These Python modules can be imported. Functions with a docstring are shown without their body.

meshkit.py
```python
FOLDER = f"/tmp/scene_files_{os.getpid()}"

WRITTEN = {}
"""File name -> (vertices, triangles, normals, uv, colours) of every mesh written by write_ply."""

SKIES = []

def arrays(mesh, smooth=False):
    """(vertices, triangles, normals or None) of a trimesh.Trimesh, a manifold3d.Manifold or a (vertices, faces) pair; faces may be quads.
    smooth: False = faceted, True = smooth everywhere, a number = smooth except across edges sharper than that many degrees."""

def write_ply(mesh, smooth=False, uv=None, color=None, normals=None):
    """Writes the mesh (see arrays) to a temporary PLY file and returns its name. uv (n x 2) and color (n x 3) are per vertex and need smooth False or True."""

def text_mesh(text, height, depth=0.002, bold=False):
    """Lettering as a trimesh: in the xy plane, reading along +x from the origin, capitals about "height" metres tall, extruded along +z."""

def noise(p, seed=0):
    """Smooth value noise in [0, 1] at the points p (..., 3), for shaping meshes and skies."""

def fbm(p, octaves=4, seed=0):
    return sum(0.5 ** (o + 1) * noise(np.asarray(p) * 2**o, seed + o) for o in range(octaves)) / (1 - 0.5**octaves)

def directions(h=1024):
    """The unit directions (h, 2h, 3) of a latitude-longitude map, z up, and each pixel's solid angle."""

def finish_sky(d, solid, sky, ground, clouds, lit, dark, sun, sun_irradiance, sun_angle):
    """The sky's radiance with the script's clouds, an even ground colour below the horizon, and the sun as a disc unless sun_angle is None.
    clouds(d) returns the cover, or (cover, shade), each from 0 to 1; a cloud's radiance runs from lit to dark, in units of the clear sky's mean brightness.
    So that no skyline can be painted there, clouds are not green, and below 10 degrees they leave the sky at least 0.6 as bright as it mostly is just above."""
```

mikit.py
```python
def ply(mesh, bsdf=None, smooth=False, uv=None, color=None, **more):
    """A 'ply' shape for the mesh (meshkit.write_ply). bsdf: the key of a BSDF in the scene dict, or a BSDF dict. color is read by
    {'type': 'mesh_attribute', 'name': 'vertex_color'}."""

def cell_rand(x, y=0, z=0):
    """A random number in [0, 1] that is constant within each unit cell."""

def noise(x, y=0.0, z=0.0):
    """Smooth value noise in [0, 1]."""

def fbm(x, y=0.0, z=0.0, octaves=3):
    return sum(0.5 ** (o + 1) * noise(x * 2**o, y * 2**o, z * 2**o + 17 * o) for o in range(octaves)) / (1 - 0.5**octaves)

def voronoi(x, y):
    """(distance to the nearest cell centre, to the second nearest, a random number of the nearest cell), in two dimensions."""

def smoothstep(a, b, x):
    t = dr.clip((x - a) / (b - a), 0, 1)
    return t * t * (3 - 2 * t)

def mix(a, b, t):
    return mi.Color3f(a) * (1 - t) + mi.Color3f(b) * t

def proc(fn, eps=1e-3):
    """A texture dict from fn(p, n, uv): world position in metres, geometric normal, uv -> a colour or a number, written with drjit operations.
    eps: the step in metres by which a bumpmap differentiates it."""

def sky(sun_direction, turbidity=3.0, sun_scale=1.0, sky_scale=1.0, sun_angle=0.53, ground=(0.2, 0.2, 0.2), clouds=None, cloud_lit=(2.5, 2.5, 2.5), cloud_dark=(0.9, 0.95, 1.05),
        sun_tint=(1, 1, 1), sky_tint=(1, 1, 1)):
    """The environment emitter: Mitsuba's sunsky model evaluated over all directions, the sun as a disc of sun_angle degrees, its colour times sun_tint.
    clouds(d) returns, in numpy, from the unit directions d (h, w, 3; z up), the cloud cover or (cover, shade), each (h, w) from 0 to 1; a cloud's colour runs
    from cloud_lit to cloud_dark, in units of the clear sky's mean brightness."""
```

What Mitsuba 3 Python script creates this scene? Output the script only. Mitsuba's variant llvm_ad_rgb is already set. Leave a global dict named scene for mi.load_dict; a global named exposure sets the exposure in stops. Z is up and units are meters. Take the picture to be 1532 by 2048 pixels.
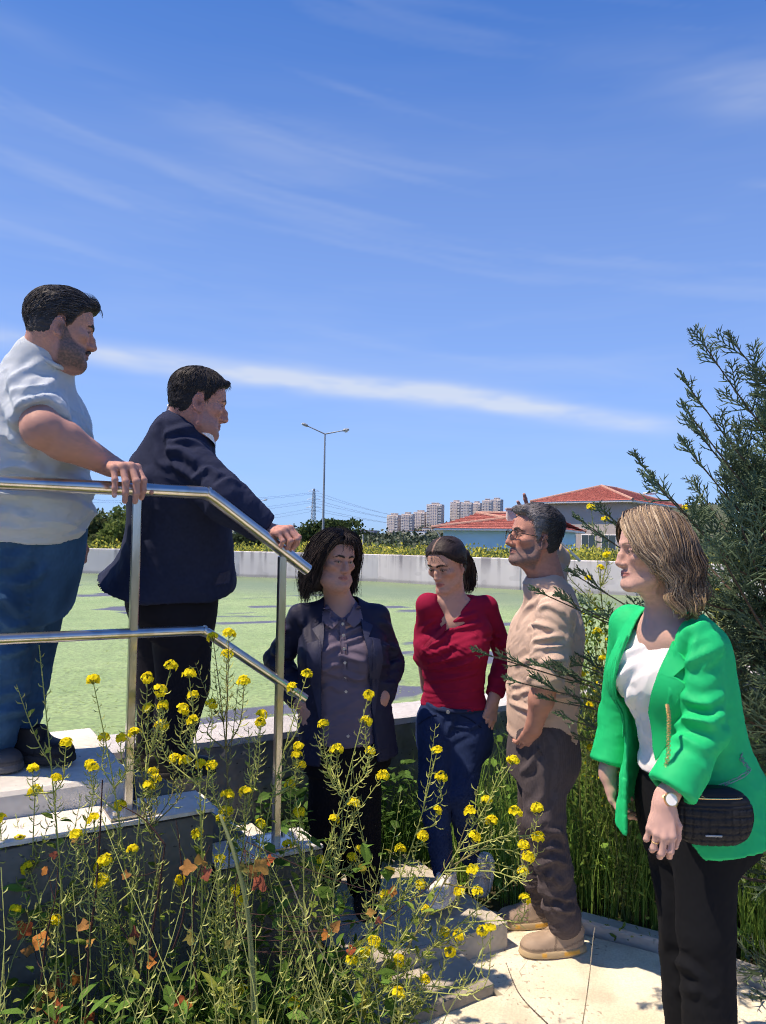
import math, numpy as np, trimesh, mitsuba as mi, drjit as dr, mikit, meshkit
from mikit import proc, noise, fbm, voronoi, smoothstep, mix

# ---------------------------------------------------------------- camera, sky, exposure
FOCAL, PITCH, ROLL, EYE = 1537.0, 2.27, 1.0, np.array([0.0, 0.0, 1.6])
cp, sp_, cr, sr = [f(math.radians(a)) for a in (PITCH, ROLL) for f in (math.cos, math.sin)]
FWD = np.array([0, cp, sp_]); UP0 = np.array([0, -sp_, cp]); RT0 = np.array([1.0, 0, 0])
CUP = cr * UP0 - sr * RT0; CRT = cr * RT0 + sr * UP0


def P(u, v, d):
    """The place d metres ahead of the camera that the photograph shows at pixel (u, v): used to survey the site from the photo."""
    return EYE + d * (FWD + (u - 766) / FOCAL * CRT - (v - 1024) / FOCAL * CUP)


scene, labels = {}, {}
scene['camera'] = {'type': 'perspective', 'fov': math.degrees(2 * math.atan(766 / FOCAL)), 'fov_axis': 'x', 'near_clip': 0.05, 'far_clip': 20000.0,
                   'to_world': mi.ScalarTransform4f().look_at(origin=EYE.tolist(), target=(EYE + FWD).tolist(), up=CUP.tolist())}
exposure = 1.62


def clouds(d):
    az = np.degrees(np.arctan2(d[..., 0], d[..., 1])); el = np.degrees(np.arcsin(np.clip(d[..., 2], -1, 1)))
    q = np.stack([az * 0.10, el * 0.55, az * 0 + 3.0], -1)
    streak = lambda a0, a1, w, s: np.exp(-((el - np.interp(az, a0, a1)) / w) ** 2) * s
    n1 = meshkit.fbm(q * [1.0, 1.0, 1], 5, 3); n2 = meshkit.fbm(q * [0.5, 0.8, 1] + 7 + n1[..., None] * 0.7, 5, 9)
    n3 = meshkit.fbm(np.stack([az * 0.25, el * 1.2, az * 0], -1), 4, 5)
    c = streak([-60, -24, -14, -2, 6, 20, 60], [13.8, 12.9, 12.3, 11.5, 10.9, 8.4, 7], 0.72, 1.0) * np.interp(az, [-70, -28, -20, -10, 8, 18, 23], [0.15, 0.3, 0.55, 0.85, 1.0, 0.5, 0]) * (0.05 + 1.5 * n3) * 1.25
    c = c + streak([-60, -27, -10, 0, 30], [36, 31, 27.5, 25, 22], 1.0, 0.16) * np.interp(az, [-40, -25, -11, -5, 3], [0.4, 1, 1, 0.5, 0]) * np.clip(n2 * 2.6 - 0.8, 0, 1)
    c = c + streak([0, 20, 30, 60], [33, 30.5, 27, 22], 1.6, 0.40) * np.interp(az, [10, 20, 27], [0, 0.6, 1]) * np.clip(n2 * 2.4 - 0.7, 0, 1)
    c = c + 0.17 * np.clip(n2 * 2.2 - 0.95, 0, 1) * np.interp(el, [2, 9, 16, 24, 34, 60], [0.5, 0.9, 1, 0.7, 0.15, 0.1])
    ac = el + 0.17 * az; n4 = meshkit.fbm(np.stack([az * 0.05 + 4, ac * 0.75, az * 0 + 1.5], -1) + 0.35 * n1[..., None], 5, 14)
    c = c + 0.20 * np.clip(n4 * 4.0 - 2.2, 0, 1) * np.interp(el, [8, 13, 20, 30, 40, 60], [0.1, 0.6, 1, 0.9, 0.6, 0.3])
    veil = np.interp(el, [0, 10, 25, 33, 42, 90], [0.36, 0.25, 0.15, 0.05, 0.0, 0.0])
    return np.clip(np.clip(c, 0, 0.85) * 0.62 + veil, 0, 1), 0.0


SUN = np.array([-0.44, -0.10, 0.89])
scene['sky'] = mikit.sky(SUN.tolist(), turbidity=3.2, sky_scale=1.22, sun_scale=1.4, clouds=clouds, cloud_lit=(2.1, 2.2, 2.35), sky_tint=(0.42, 0.81, 1.36), sun_tint=(1.0, 0.97, 0.93), ground=(0.2, 0.2, 0.18))

# ---------------------------------------------------------------- scene helpers
TRI = [0]
import threading
LOCK, HERE = threading.Lock(), threading.local()


def add(key, mesh, bsdf, smooth=False, color=None, label=None, cat=None, group=None, kind=None, **more):
    with LOCK:
        k, n = key, 0
        while k in scene:
            n += 1; k = f'{key}_{n:03d}'
        scene[k] = mikit.ply(mesh, bsdf, smooth=smooth, color=color, **more)
        TRI[0] += len(meshkit.WRITTEN[scene[k]['filename']][1])
        tag(k, label, cat, group, kind)
    return k


ROOTS = set()


def root(name):
    k, n = name, 0
    while k in ROOTS or k in scene:
        n += 1; k = f'{name}_{n:03d}'
    ROOTS.add(k)
    return k


def tag(k, label=None, cat=None, group=None, kind=None):
    d = {a: b for a, b in (('label', label), ('category', cat), ('group', group), ('kind', kind)) if b}
    if d: labels[k] = {**labels.get(k, {}), **d}
    return k


def rgb(*c): return {'type': 'rgb', 'value': list(c)}


def principled(key, base, rough=0.6, spec=0.5, metal=0.0, bump=None, eps=1e-3, **more):
    b = {'type': 'principled', 'base_color': rgb(*base) if isinstance(base, (tuple, list)) else base, 'roughness': rough, 'specular': spec, 'metallic': metal, **more}
    if bump is not None:
        b = {'type': 'bumpmap', 'bump': proc(bump, eps), 'scale': 1.0, 'bsdf': b}
    scene[key] = {'type': 'twosided', 'bsdf': b}


VC = {'type': 'mesh_attribute', 'name': 'vertex_color'}
principled('mat_skin', VC, 0.62, 0.22)
principled('mat_cloth', VC, 0.9, 0.12, sheen=0.04)
principled('mat_satin', VC, 0.65, 0.25)
principled('mat_hair', VC, 0.62, 0.3)
principled('mat_leather', VC, 0.55, 0.2)
principled('mat_plain', VC, 0.7, 0.3)
principled('mat_gold', (0.85, 0.62, 0.28), 0.25, 0.5, 1.0)
principled('mat_eye', VC, 0.08, 0.5)
scene['mat_leaf'] = {'type': 'twosided', 'bsdf': {'type': 'principled', 'base_color': VC, 'roughness': 0.55, 'specular': 0.35}}
scene['mat_thin'] = {'type': 'principledthin', 'base_color': VC, 'roughness': 0.6, 'diff_trans': 0.9, 'eta': 1.3}

# ---------------------------------------------------------------- vectors and simple meshes
A = lambda *x: np.array(x, float)


def unit(v): v = np.asarray(v, float); return v / (np.linalg.norm(v, axis=-1, keepdims=True) + 1e-12)


class Fr:
    """A frame: columns right, forward, up; scale s."""
    def __init__(s, o, fwd, up=(0, 0, 1), sc=1.0, lock='up'):
        s.o = np.asarray(o, float); fwd, up = unit(fwd), unit(up)
        if lock == 'up': fwd = unit(fwd - up * (fwd @ up))
        else: up = unit(up - fwd * (fwd @ up))
        s.R = np.stack([np.cross(fwd, up), fwd, up], 1); s.s = sc
    def w(s, *p): p = np.asarray(p[0] if len(p) == 1 else p, float); return s.o + (p * s.s) @ s.R.T
    def l(s, p): return ((p - s.o) @ s.R) / s.s
    def d(s, *v): return np.asarray(v[0] if len(v) == 1 else v, float) @ s.R.T


def cat(ms):
    """Joins (vertices, triangles[, colours]) tuples or trimeshes."""
    vs, fs, cs, at = [], [], [], 0
    for m in ms:
        if not isinstance(m, tuple): m = (np.asarray(m.vertices), np.asarray(m.faces))
        vs.append(m[0]); fs.append(np.asarray(m[1]) + at); at += len(m[0])
        if len(m) > 2: cs.append(np.broadcast_to(np.asarray(m[2], float), (len(m[0]), 3)))
    return (np.vstack(vs), np.vstack(fs)) + ((np.vstack(cs),) if cs else ())


def tubes(paths, radii, sides=4, cols=None, cap=True):
    """N tubes of M points at once: paths (N, M, 3), radii (N, M), cols (N, M, 3) or (N, 3)."""
    paths = np.asarray(paths, float); N, M, _ = paths.shape
    radii = np.broadcast_to(np.asarray(radii, float), (N, M))
    t = unit(np.gradient(paths, axis=1)) if M > 2 else np.repeat(unit(paths[:, 1:] - paths[:, :1]), 2, 1)
    ref = np.where(np.abs(t[:, :1, 2:]) < 0.9, A(0, 0, 1), A(1, 0, 0))
    a = unit(np.cross(t, ref)); b = np.cross(t, a)
    ang = np.arange(sides) * 2 * np.pi / sides
    v = paths[:, :, None] + radii[:, :, None, None] * (np.cos(ang)[:, None] * a[:, :, None] + np.sin(ang)[:, None] * b[:, :, None])
    i = np.arange(sides); j = (i + 1) % sides
    q = np.stack([np.stack([i, j, j + sides], 1), np.stack([i, j + sides, i + sides], 1)], 1).reshape(-1, 3)
    f = (q[None] + (np.arange(M - 1) * sides)[:, None, None]).reshape(-1, 3)
    if cap:
        k = np.arange(1, sides - 1)
        f = np.vstack([f, np.stack([k * 0, k + 1, k], 1), np.stack([k * 0, k, k + 1], 1) + (M - 1) * sides])
    f = (f[None] + (np.arange(N) * M * sides)[:, None, None]).reshape(-1, 3)
    v = v.reshape(-1, 3)
    if cols is None: return v, f
    cols = np.asarray(cols, float)
    if cols.ndim == 1: cols = np.broadcast_to(cols, (N, M, 3))
    elif cols.ndim == 2: cols = np.broadcast_to(cols[:, None], (N, M, 3))
    return v, f, np.repeat(cols.reshape(-1, 3), sides, 0)


def tube(path, r, sides=8, col=None):
    path = np.asarray(path, float); r = np.broadcast_to(np.asarray(r, float), (len(path),))
    return tubes(path[None], r[None], sides, None if col is None else np.asarray(col, float)[None])


def spline(pts, n):
    """Catmull-Rom through the points (.., K, D), n samples."""
    pts = np.asarray(pts, float); K = pts.shape[-2]
    u = np.linspace(0, K - 1, n); i = np.minimum(u.astype(int), K - 2); f = (u - i)[:, None]
    g = lambda j: pts[..., np.clip(j, 0, K - 1), :]
    p0, p1, p2, p3 = g(i - 1), g(i), g(i + 1), g(i + 2)
    return 0.5 * (2 * p1 + (p2 - p0) * f + (2 * p0 - 5 * p1 + 4 * p2 - p3) * f ** 2 + (3 * p1 - p0 - 3 * p2 + p3) * f ** 3)


BOXF = np.array([[0, 2, 3], [0, 3, 1], [4, 5, 7], [4, 7, 6], [0, 1, 5], [0, 5, 4], [2, 6, 7], [2, 7, 3], [0, 4, 6], [0, 6, 2], [1, 3, 7], [1, 7, 5]])


def box(c, size, R=None, col=None):
    """A box: centre, full size, rotation."""
    v = np.array([[x, y, z] for x in (-.5, .5) for y in (-.5, .5) for z in (-.5, .5)]) * size
    f = BOXF[:, ::1]
    if R is not None: v = v @ np.asarray(R).T
    v = v + c
    f = f if np.linalg.det(np.eye(3) if R is None else R) > 0 else f[:, ::-1]
    return (v, f) if col is None else (v, f, np.broadcast_to(np.asarray(col, float), (8, 3)))


def bevelbox(c, size, R=None, b=0.01):
    s = np.asarray(size) / 2; pts = []
    for sx in (-1, 1):
        for sy in (-1, 1):
            for sz in (-1, 1):
                for k in range(3):
                    p = s - b; p = p.copy(); p[k] = s[k]; pts.append(p * [sx, sy, sz])
    m = trimesh.convex.convex_hull(np.array(pts)); v = np.array(m.vertices)
    if R is not None: v = v @ np.asarray(R).T
    return v + c, np.array(m.faces)


def rotz(a): c, s = math.cos(a), math.sin(a); return np.array([[c, -s, 0], [s, c, 0], [0, 0, 1.0]])


# ---------------------------------------------------------------- signed distance modelling, meshed by surface nets
CULL = 0.06


def smin(a, b, k):
    if k <= 0: return np.minimum(a, b)
    h = np.clip(0.5 + 0.5 * (b - a) / k, 0, 1)
    return b + (a - b) * h - k * h * (1 - h)


class F:
    def __init__(s): s.ops = []; s.lo = A(1e9, 1e9, 1e9); s.hi = -s.lo
    def add(s, prim, k=0.015):
        s.ops.append((0, *prim, k)); s.lo = np.minimum(s.lo, prim[1]); s.hi = np.maximum(s.hi, prim[2]); return s
    def cut(s, prim, k=0.005): s.ops.append((1, *prim, k)); return s
    def clip(s, fn, k=0.0): s.ops.append((2, fn, A(-1e9, -1e9, -1e9), A(1e9, 1e9, 1e9), k)); return s
    def __call__(s, p):
        d = np.full(len(p), CULL, np.float32); lo, hi = p.min(0) - CULL, p.max(0) + CULL
        for kind, fn, a, b, k in s.ops:
            if np.any(a > hi) or np.any(b < lo): continue
            e = fn(p)
            d = smin(d, e, k) if kind == 0 else -smin(-d, e if kind == 1 else -e, k)
        return d
    def prim(s): return (s, s.lo, s.hi)


def cone(a, b, ra, rb=None, flat=None):
    """A round cone; flat = (axis, q) squeezes it to 1/q along the axis."""
    a, b = np.asarray(a, np.float32), np.asarray(b, np.float32); rb = ra if rb is None else rb
    ab = b - a; L = float(ab @ ab) + 1e-12; r = max(ra, rb)
    if flat is not None: n = unit(flat[0]).astype(np.float32); q = flat[1]
    def fn(p):
        pa = p - a; t = np.clip(pa @ ab / L, 0, 1)
        v = pa - t[:, None] * ab
        if flat is not None: v = v + ((q - 1) * (v @ n))[:, None] * n
        return np.sqrt(np.einsum('ij,ij->i', v, v)) - (ra + (rb - ra) * t)
    return fn, np.minimum(a, b) - r, np.maximum(a, b) + r


def ell(c, r, R=None):
    c, r = np.asarray(c, np.float32), np.asarray(r, np.float32); m = float(r.max())
    R = None if R is None else np.asarray(R, np.float32)
    def fn(p):
        q = p - c
        if R is not None: q = q @ R
        k0 = np.linalg.norm(q / r, axis=1); k1 = np.linalg.norm(q / r ** 2, axis=1) + 1e-9
        return k0 * (k0 - 1) / k1
    return fn, c - m, c + m


def loft(fr, z, a, bf, bb, cx=0.0, cy=0.0, n=2.2, grow=0.0):
    """Superelliptic sections along fr's up axis at heights z: half width a, depth to the front bf and to the back bb, centre cx, cy."""
    z = np.asarray(z, float); full = lambda x: np.broadcast_to(np.asarray(x, float), z.shape)
    a, bf, bb, cx, cy, n_ = [full(x) for x in (a, bf, bb, cx, cy, n)]
    zz = np.linspace(z[0], z[-1], 97)
    def sm(x): return spline(np.stack([z, x], 1), 400)
    tab = []
    for x in (a, bf, bb, cx, cy, n_):
        c = sm(x); tab.append(np.interp(zz, c[:, 0], c[:, 1]))
    ta, tf, tb, tx, ty, tn = tab; R, o, s = fr.R.astype(np.float32), fr.o.astype(np.float32), fr.s; hi_z, lo_z = z[-1], z[0]; wz = 96 / (hi_z - lo_z); ta, tf, tb, tx, ty, tn = [t.astype(np.float32) for t in (ta, tf, tb, tx, ty, tn)]
    def fn(p):
        q = (p - o) @ R / s; zq = q[:, 2]
        w = np.clip((zq - lo_z) * wz, 0, 95.999); i0 = w.astype(np.int32); w = w - i0
        ip = lambda t: t[i0] + w * (t[i0 + 1] - t[i0])
        x = np.abs(q[:, 0] - ip(tx)); y = q[:, 1] - ip(ty)
        aa = np.maximum(ip(ta) + grow, 1e-3); b = np.maximum(np.where(y > 0, ip(tf), ip(tb)) + grow, 1e-3); e = ip(tn)
        r = ((x / aa) ** e + (np.abs(y) / b) ** e) ** (1 / e)
        d = (r - 1) * np.minimum(aa, b)
        return np.maximum(d, np.maximum(zq - hi_z - grow, lo_z - grow - zq)) * s
    m = max(a.max(), bf.max(), bb.max()) + grow + max(abs(cx).max(), abs(cy).max())
    c = fr.w(np.array([[x, y, w] for x in (-m, m) for y in (-m, m) for w in (lo_z - grow, hi_z + grow)]))
    return fn, c.min(0), c.max(0)


def placed(f, fr):
    """A field given in fr's coordinates, as a primitive of the world."""
    lo, hi = f.lo - 0.02, f.hi + 0.02
    c = fr.w(np.array([[x, y, z] for x in (lo[0], hi[0]) for y in (lo[1], hi[1]) for z in (lo[2], hi[2])]))
    return (lambda p: f(((p - fr.o) @ fr.R / fr.s).astype(np.float32)) * fr.s), c.min(0), c.max(0)


def nets(f, h, lo=None, hi=None, B=8, slack=1.7):
    """The zero surface of the field f as (vertices, quads)."""
    lo = np.asarray(f.lo if lo is None else lo, float) - 3 * h; hi = np.asarray(f.hi if hi is None else hi, float) + 3 * h
    nb = np.ceil((hi - lo) / (h * B)).astype(int)
    g = np.stack(np.meshgrid(*[np.arange(n) for n in nb], indexing='ij'), -1).reshape(-1, 3)
    cen = (lo + (g + 0.5) * B * h - h / 2).astype(np.float32)
    dc = np.empty(len(g), np.float32)
    order = np.lexsort(((g // 4)[:, 2], (g // 4)[:, 1], (g // 4)[:, 0]))
    for k in range(0, len(g), 2048):
        i = order[k:k + 2048]; dc[i] = f(cen[i])
    G = np.repeat(np.repeat(np.repeat(dc.reshape(nb), B, 0), B, 1), B, 2)
    on = order[np.abs(dc[order]) < min(B * h * 0.87 * slack, CULL * 0.98)]
    o = np.stack(np.meshgrid(*[np.arange(B)] * 3, indexing='ij'), -1).reshape(-1, 3)
    for k in range(0, len(on), 48):
        ids = (g[on[k:k + 48]][:, None] * B + o[None]).reshape(-1, 3)
        G[ids[:, 0], ids[:, 1], ids[:, 2]] = f((lo + ids * h).astype(np.float32))
    S = G < 0
    n = np.array(G.shape) - 1
    cnt = sum(S[x:x + n[0], y:y + n[1], z:z + n[2]].astype(np.int8) for x in (0, 1) for y in (0, 1) for z in (0, 1))
    ci = np.argwhere((cnt > 0) & (cnt < 8))
    idx = np.full(n, -1, np.int32); idx[tuple(ci.T)] = np.arange(len(ci))
    acc, num = np.zeros((len(ci), 3)), np.zeros(len(ci))
    C = [(x, y, z) for x in (0, 1) for y in (0, 1) for z in (0, 1)]
    val = {c: G[ci[:, 0] + c[0], ci[:, 1] + c[1], ci[:, 2] + c[2]] for c in C}
    for c in C:
        for ax in range(3):
            if c[ax] == 0:
                e = list(c); e[ax] = 1; va, vb = val[c], val[tuple(e)]
                x = (va < 0) != (vb < 0); t = np.where(x, va / np.where(x, va - vb, 1), 0)
                pt = np.tile(np.array(c, float), (len(ci), 1)); pt[:, ax] += t
                acc += pt * x[:, None]; num += x
    v = lo + (ci + acc / num[:, None]) * h
    quads = []
    for ax in range(3):
        u_, w_ = (ax + 1) % 3, (ax + 2) % 3
        sl0 = [slice(None)] * 3; sl1 = [slice(None)] * 3; sl0[ax] = slice(0, -1); sl1[ax] = slice(1, None)
        s0, s1 = S[tuple(sl0)], S[tuple(sl1)]
        e = np.argwhere(s0 != s1); e = e[(e[:, u_] > 0) & (e[:, w_] > 0) & (e[:, u_] < n[u_]) & (e[:, w_] < n[w_])]
        fl = s0[tuple(e.T)]
        def at(du, dw): q = e.copy(); q[:, u_] -= du; q[:, w_] -= dw; return idx[tuple(q.T)]
        q = np.stack([at(1, 1), at(0, 1), at(0, 0), at(1, 0)], 1)
        q[~fl] = q[~fl][:, ::-1]
        quads.append(q)
    q = np.vstack(quads); q = q[(q >= 0).all(1)]
    return v, np.vstack([q[:, [0, 1, 2]], q[:, [0, 2, 3]]])


def normals(v, f):
    n = np.zeros_like(v); c = np.cross(v[f[:, 1]] - v[f[:, 0]], v[f[:, 2]] - v[f[:, 0]])
    for k in range(3): np.add.at(n, f[:, k], c)
    return unit(n)


def fuse(v, f, it=1):
    """Laplacian smoothing without much shrinking."""
    e = np.vstack([f[:, [0, 1]], f[:, [1, 2]], f[:, [2, 0]]]); e = np.vstack([e, e[:, ::-1]])
    deg = np.bincount(e[:, 0], minlength=len(v))[:, None] + 1e-9
    for lam in (0.5, -0.52) * it:
        s = np.stack([np.bincount(e[:, 0], v[e[:, 1], k], len(v)) for k in range(3)], 1)
        v = v + lam * (s / deg - v)
    return v


def ridged(q, octaves=2, seed=0):
    """Fold-like noise from 0 to 1, sharp at the crests."""
    return sum(0.55 ** o * (1 - np.abs(2 * meshkit.noise(q * 2.0 ** o, seed + o) - 1)) for o in range(octaves)) / sum(0.55 ** o for o in range(octaves))

# ---------------------------------------------------------------- the setting
E1, E2 = A(0.857, 0.515, 0), A(-0.515, 0.857, 0)
O = P(415, 978, 2.56) * A(1, 1, 0)
RE = np.stack([E1, E2, A(0, 0, 1)], 1)


def S(a, b, z=0.0): return O + a * E1 + b * E2 + A(0, 0, z)


B0 = (P(480, 1472, 3.5) - O) @ E2     # distance of the pond's near wall from the railing
BW = B0 + 0.34
BW_ = float(BW + O @ E2)


def block(a0, a1, b0, b1, z0, z1, bev=0.012): return bevelbox(S((a0 + a1) / 2, (b0 + b1) / 2, (z0 + z1) / 2), [a1 - a0, b1 - b0, z1 - z0], RE, bev)


def concrete(base, dark, stain=0.0, pores=True):
    def fn(p, n, uv):
        a = fbm(p.x * 2.3, p.y * 2.3, p.z * 2.3, 4); b = noise(p.x * 60, p.y * 60, p.z * 60)
        c = mix(dark, base, smoothstep(0.25, 0.7, a))
        if pores:
            k = smoothstep(0.83, 0.9, noise(p.x * 75 + 9, p.y * 75, p.z * 75)) * smoothstep(0.4, 0.6, noise(p.x * 6, p.y * 6, p.z * 6))
            c = c * (1 - 0.55 * k)
        c = c * (0.9 + 0.2 * b)
        if stain > 0:
            s = smoothstep(0.52, 0.72, fbm(p.x * 14, p.y * 14, p.z * 0.7, 3)) * stain
            c = c * (1 - s)
        return c
    return proc(fn)


bump_c = lambda p, n, uv: 0.0022 * fbm(p.x * 45, p.y * 45, p.z * 45, 3) + 0.004 * noise(p.x * 9, p.y * 9, p.z * 9)
principled('mat_wall', concrete((0.135, 0.14, 0.138), (0.075, 0.078, 0.078), 0.35), 0.85, 0.3, bump=bump_c)  # same concrete as the ledge, with its deep shade put into the colour
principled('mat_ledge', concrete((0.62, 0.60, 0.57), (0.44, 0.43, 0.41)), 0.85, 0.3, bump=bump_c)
principled('mat_landing', concrete((0.44, 0.41, 0.36), (0.24, 0.22, 0.19)), 0.9, 0.2, bump=bump_c)
principled('mat_coping', concrete((0.47, 0.46, 0.46), (0.36, 0.355, 0.36)), 0.8, 0.3)


def path_fn(p, n, uv):
    a = fbm(p.x * 3, p.y * 3, 0, 4); g = noise(p.x * 220, p.y * 220, 1)
    c = mix((0.60, 0.55, 0.43), (0.74, 0.69, 0.57), smoothstep(0.3, 0.7, a)) * (0.86 + 0.24 * g)
    pit = smoothstep(0.80, 0.9, noise(p.x * 90, p.y * 90, 4)) * smoothstep(0.45, 0.62, noise(p.x * 7, p.y * 7, 2))
    dirt = smoothstep(0.55, 0.8, fbm(p.x * 5 + 3, p.y * 5, 7, 3))
    return mix(c, (0.30, 0.24, 0.17), pit * 0.7 + dirt * 0.35)


principled('mat_path', proc(path_fn), 0.95, 0.2, bump=lambda p, n, uv: 0.003 * fbm(p.x * 60, p.y * 60, 0, 3) + 0.006 * noise(p.x * 8, p.y * 8, 0))


def far_wall_fn(p, n, uv):
    t = p.x * 0.866 - p.y * 0.5
    a = fbm(t * 1.2, p.z * 2.0, 3, 3)
    top = smoothstep(0.72, 1.29, p.z)
    s = smoothstep(0.46, 0.70, fbm(t * 7.0, p.z * 0.35, 0, 4)) * (0.15 + 0.85 * top * top) + 0.5 * smoothstep(0.58, 0.70, fbm(t * 1.6 + 5, p.z * 0.1, 2, 3)) * (0.3 + 0.7 * top)
    c = mix((0.47, 0.455, 0.475), (0.60, 0.585, 0.60), a)
    sp = smoothstep(0.74, 0.82, noise(t * 6, p.z * 7, 8)) * (1 - top)
    foot = 1 - smoothstep(0.66, 0.72, p.z)
    return mix(c * (1 - 0.12 * sp), (0.17, 0.16, 0.19), dr.clip(s * 0.75, 0, 0.85)) * (1 - 0.35 * foot)


principled('mat_far_wall', proc(far_wall_fn), 0.9, 0.25)


def water_fn(p, n, uv):
    a, b = p.x * 0.857 + p.y * 0.515, -p.x * 0.515 + p.y * 0.857
    w = fbm(p.x * 1.4, p.y * 1.4, 5, 3)
    open_ = smoothstep(0.70, 0.75, fbm(a * 0.55 + w * 0.6 + 1.3, b * 1.5, 2, 4))
    edge = 1 - smoothstep(0.05, 0.17, b - BW_ + 0.5 * (w - 0.5) + 0.06 * noise(a * 9, b * 9, 0))
    d = dr.clip(open_ + edge * smoothstep(0.42, 0.62, noise(a * 1.3 + 2.2, 0, 4)), 0, 1)
    far = smoothstep(12.8, 17.8, p.y + 0.55 * (p.x + 3))  # reflection by the far wall, painted as a greyish green tone
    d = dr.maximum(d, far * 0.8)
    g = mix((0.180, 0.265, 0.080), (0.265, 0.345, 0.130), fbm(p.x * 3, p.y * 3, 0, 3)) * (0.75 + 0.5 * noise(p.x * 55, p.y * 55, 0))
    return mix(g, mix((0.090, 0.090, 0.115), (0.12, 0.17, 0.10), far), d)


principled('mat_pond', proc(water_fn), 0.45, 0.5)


def ground_fn(p, n, uv):
    a = fbm(p.x * 1.5, p.y * 1.5, 0, 4); g = noise(p.x * 70, p.y * 70, 2)
    return mix((0.075, 0.06, 0.042), mix((0.055, 0.075, 0.025), (0.10, 0.115, 0.04), fbm(p.x * 0.05, p.y * 0.05, 3, 3)), smoothstep(0.35, 0.6, a)) * (0.7 + 0.6 * g)


principled('mat_ground', proc(ground_fn), 0.95, 0.2)
principled('mat_steel', proc(lambda p, n, uv: mix((0.60, 0.58, 0.55), (0.46, 0.44, 0.41), smoothstep(0.45, 0.75, fbm(p.x * 30, p.y * 30, p.z * 6, 3)))), 0.2, 0.5, 0.95)

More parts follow.
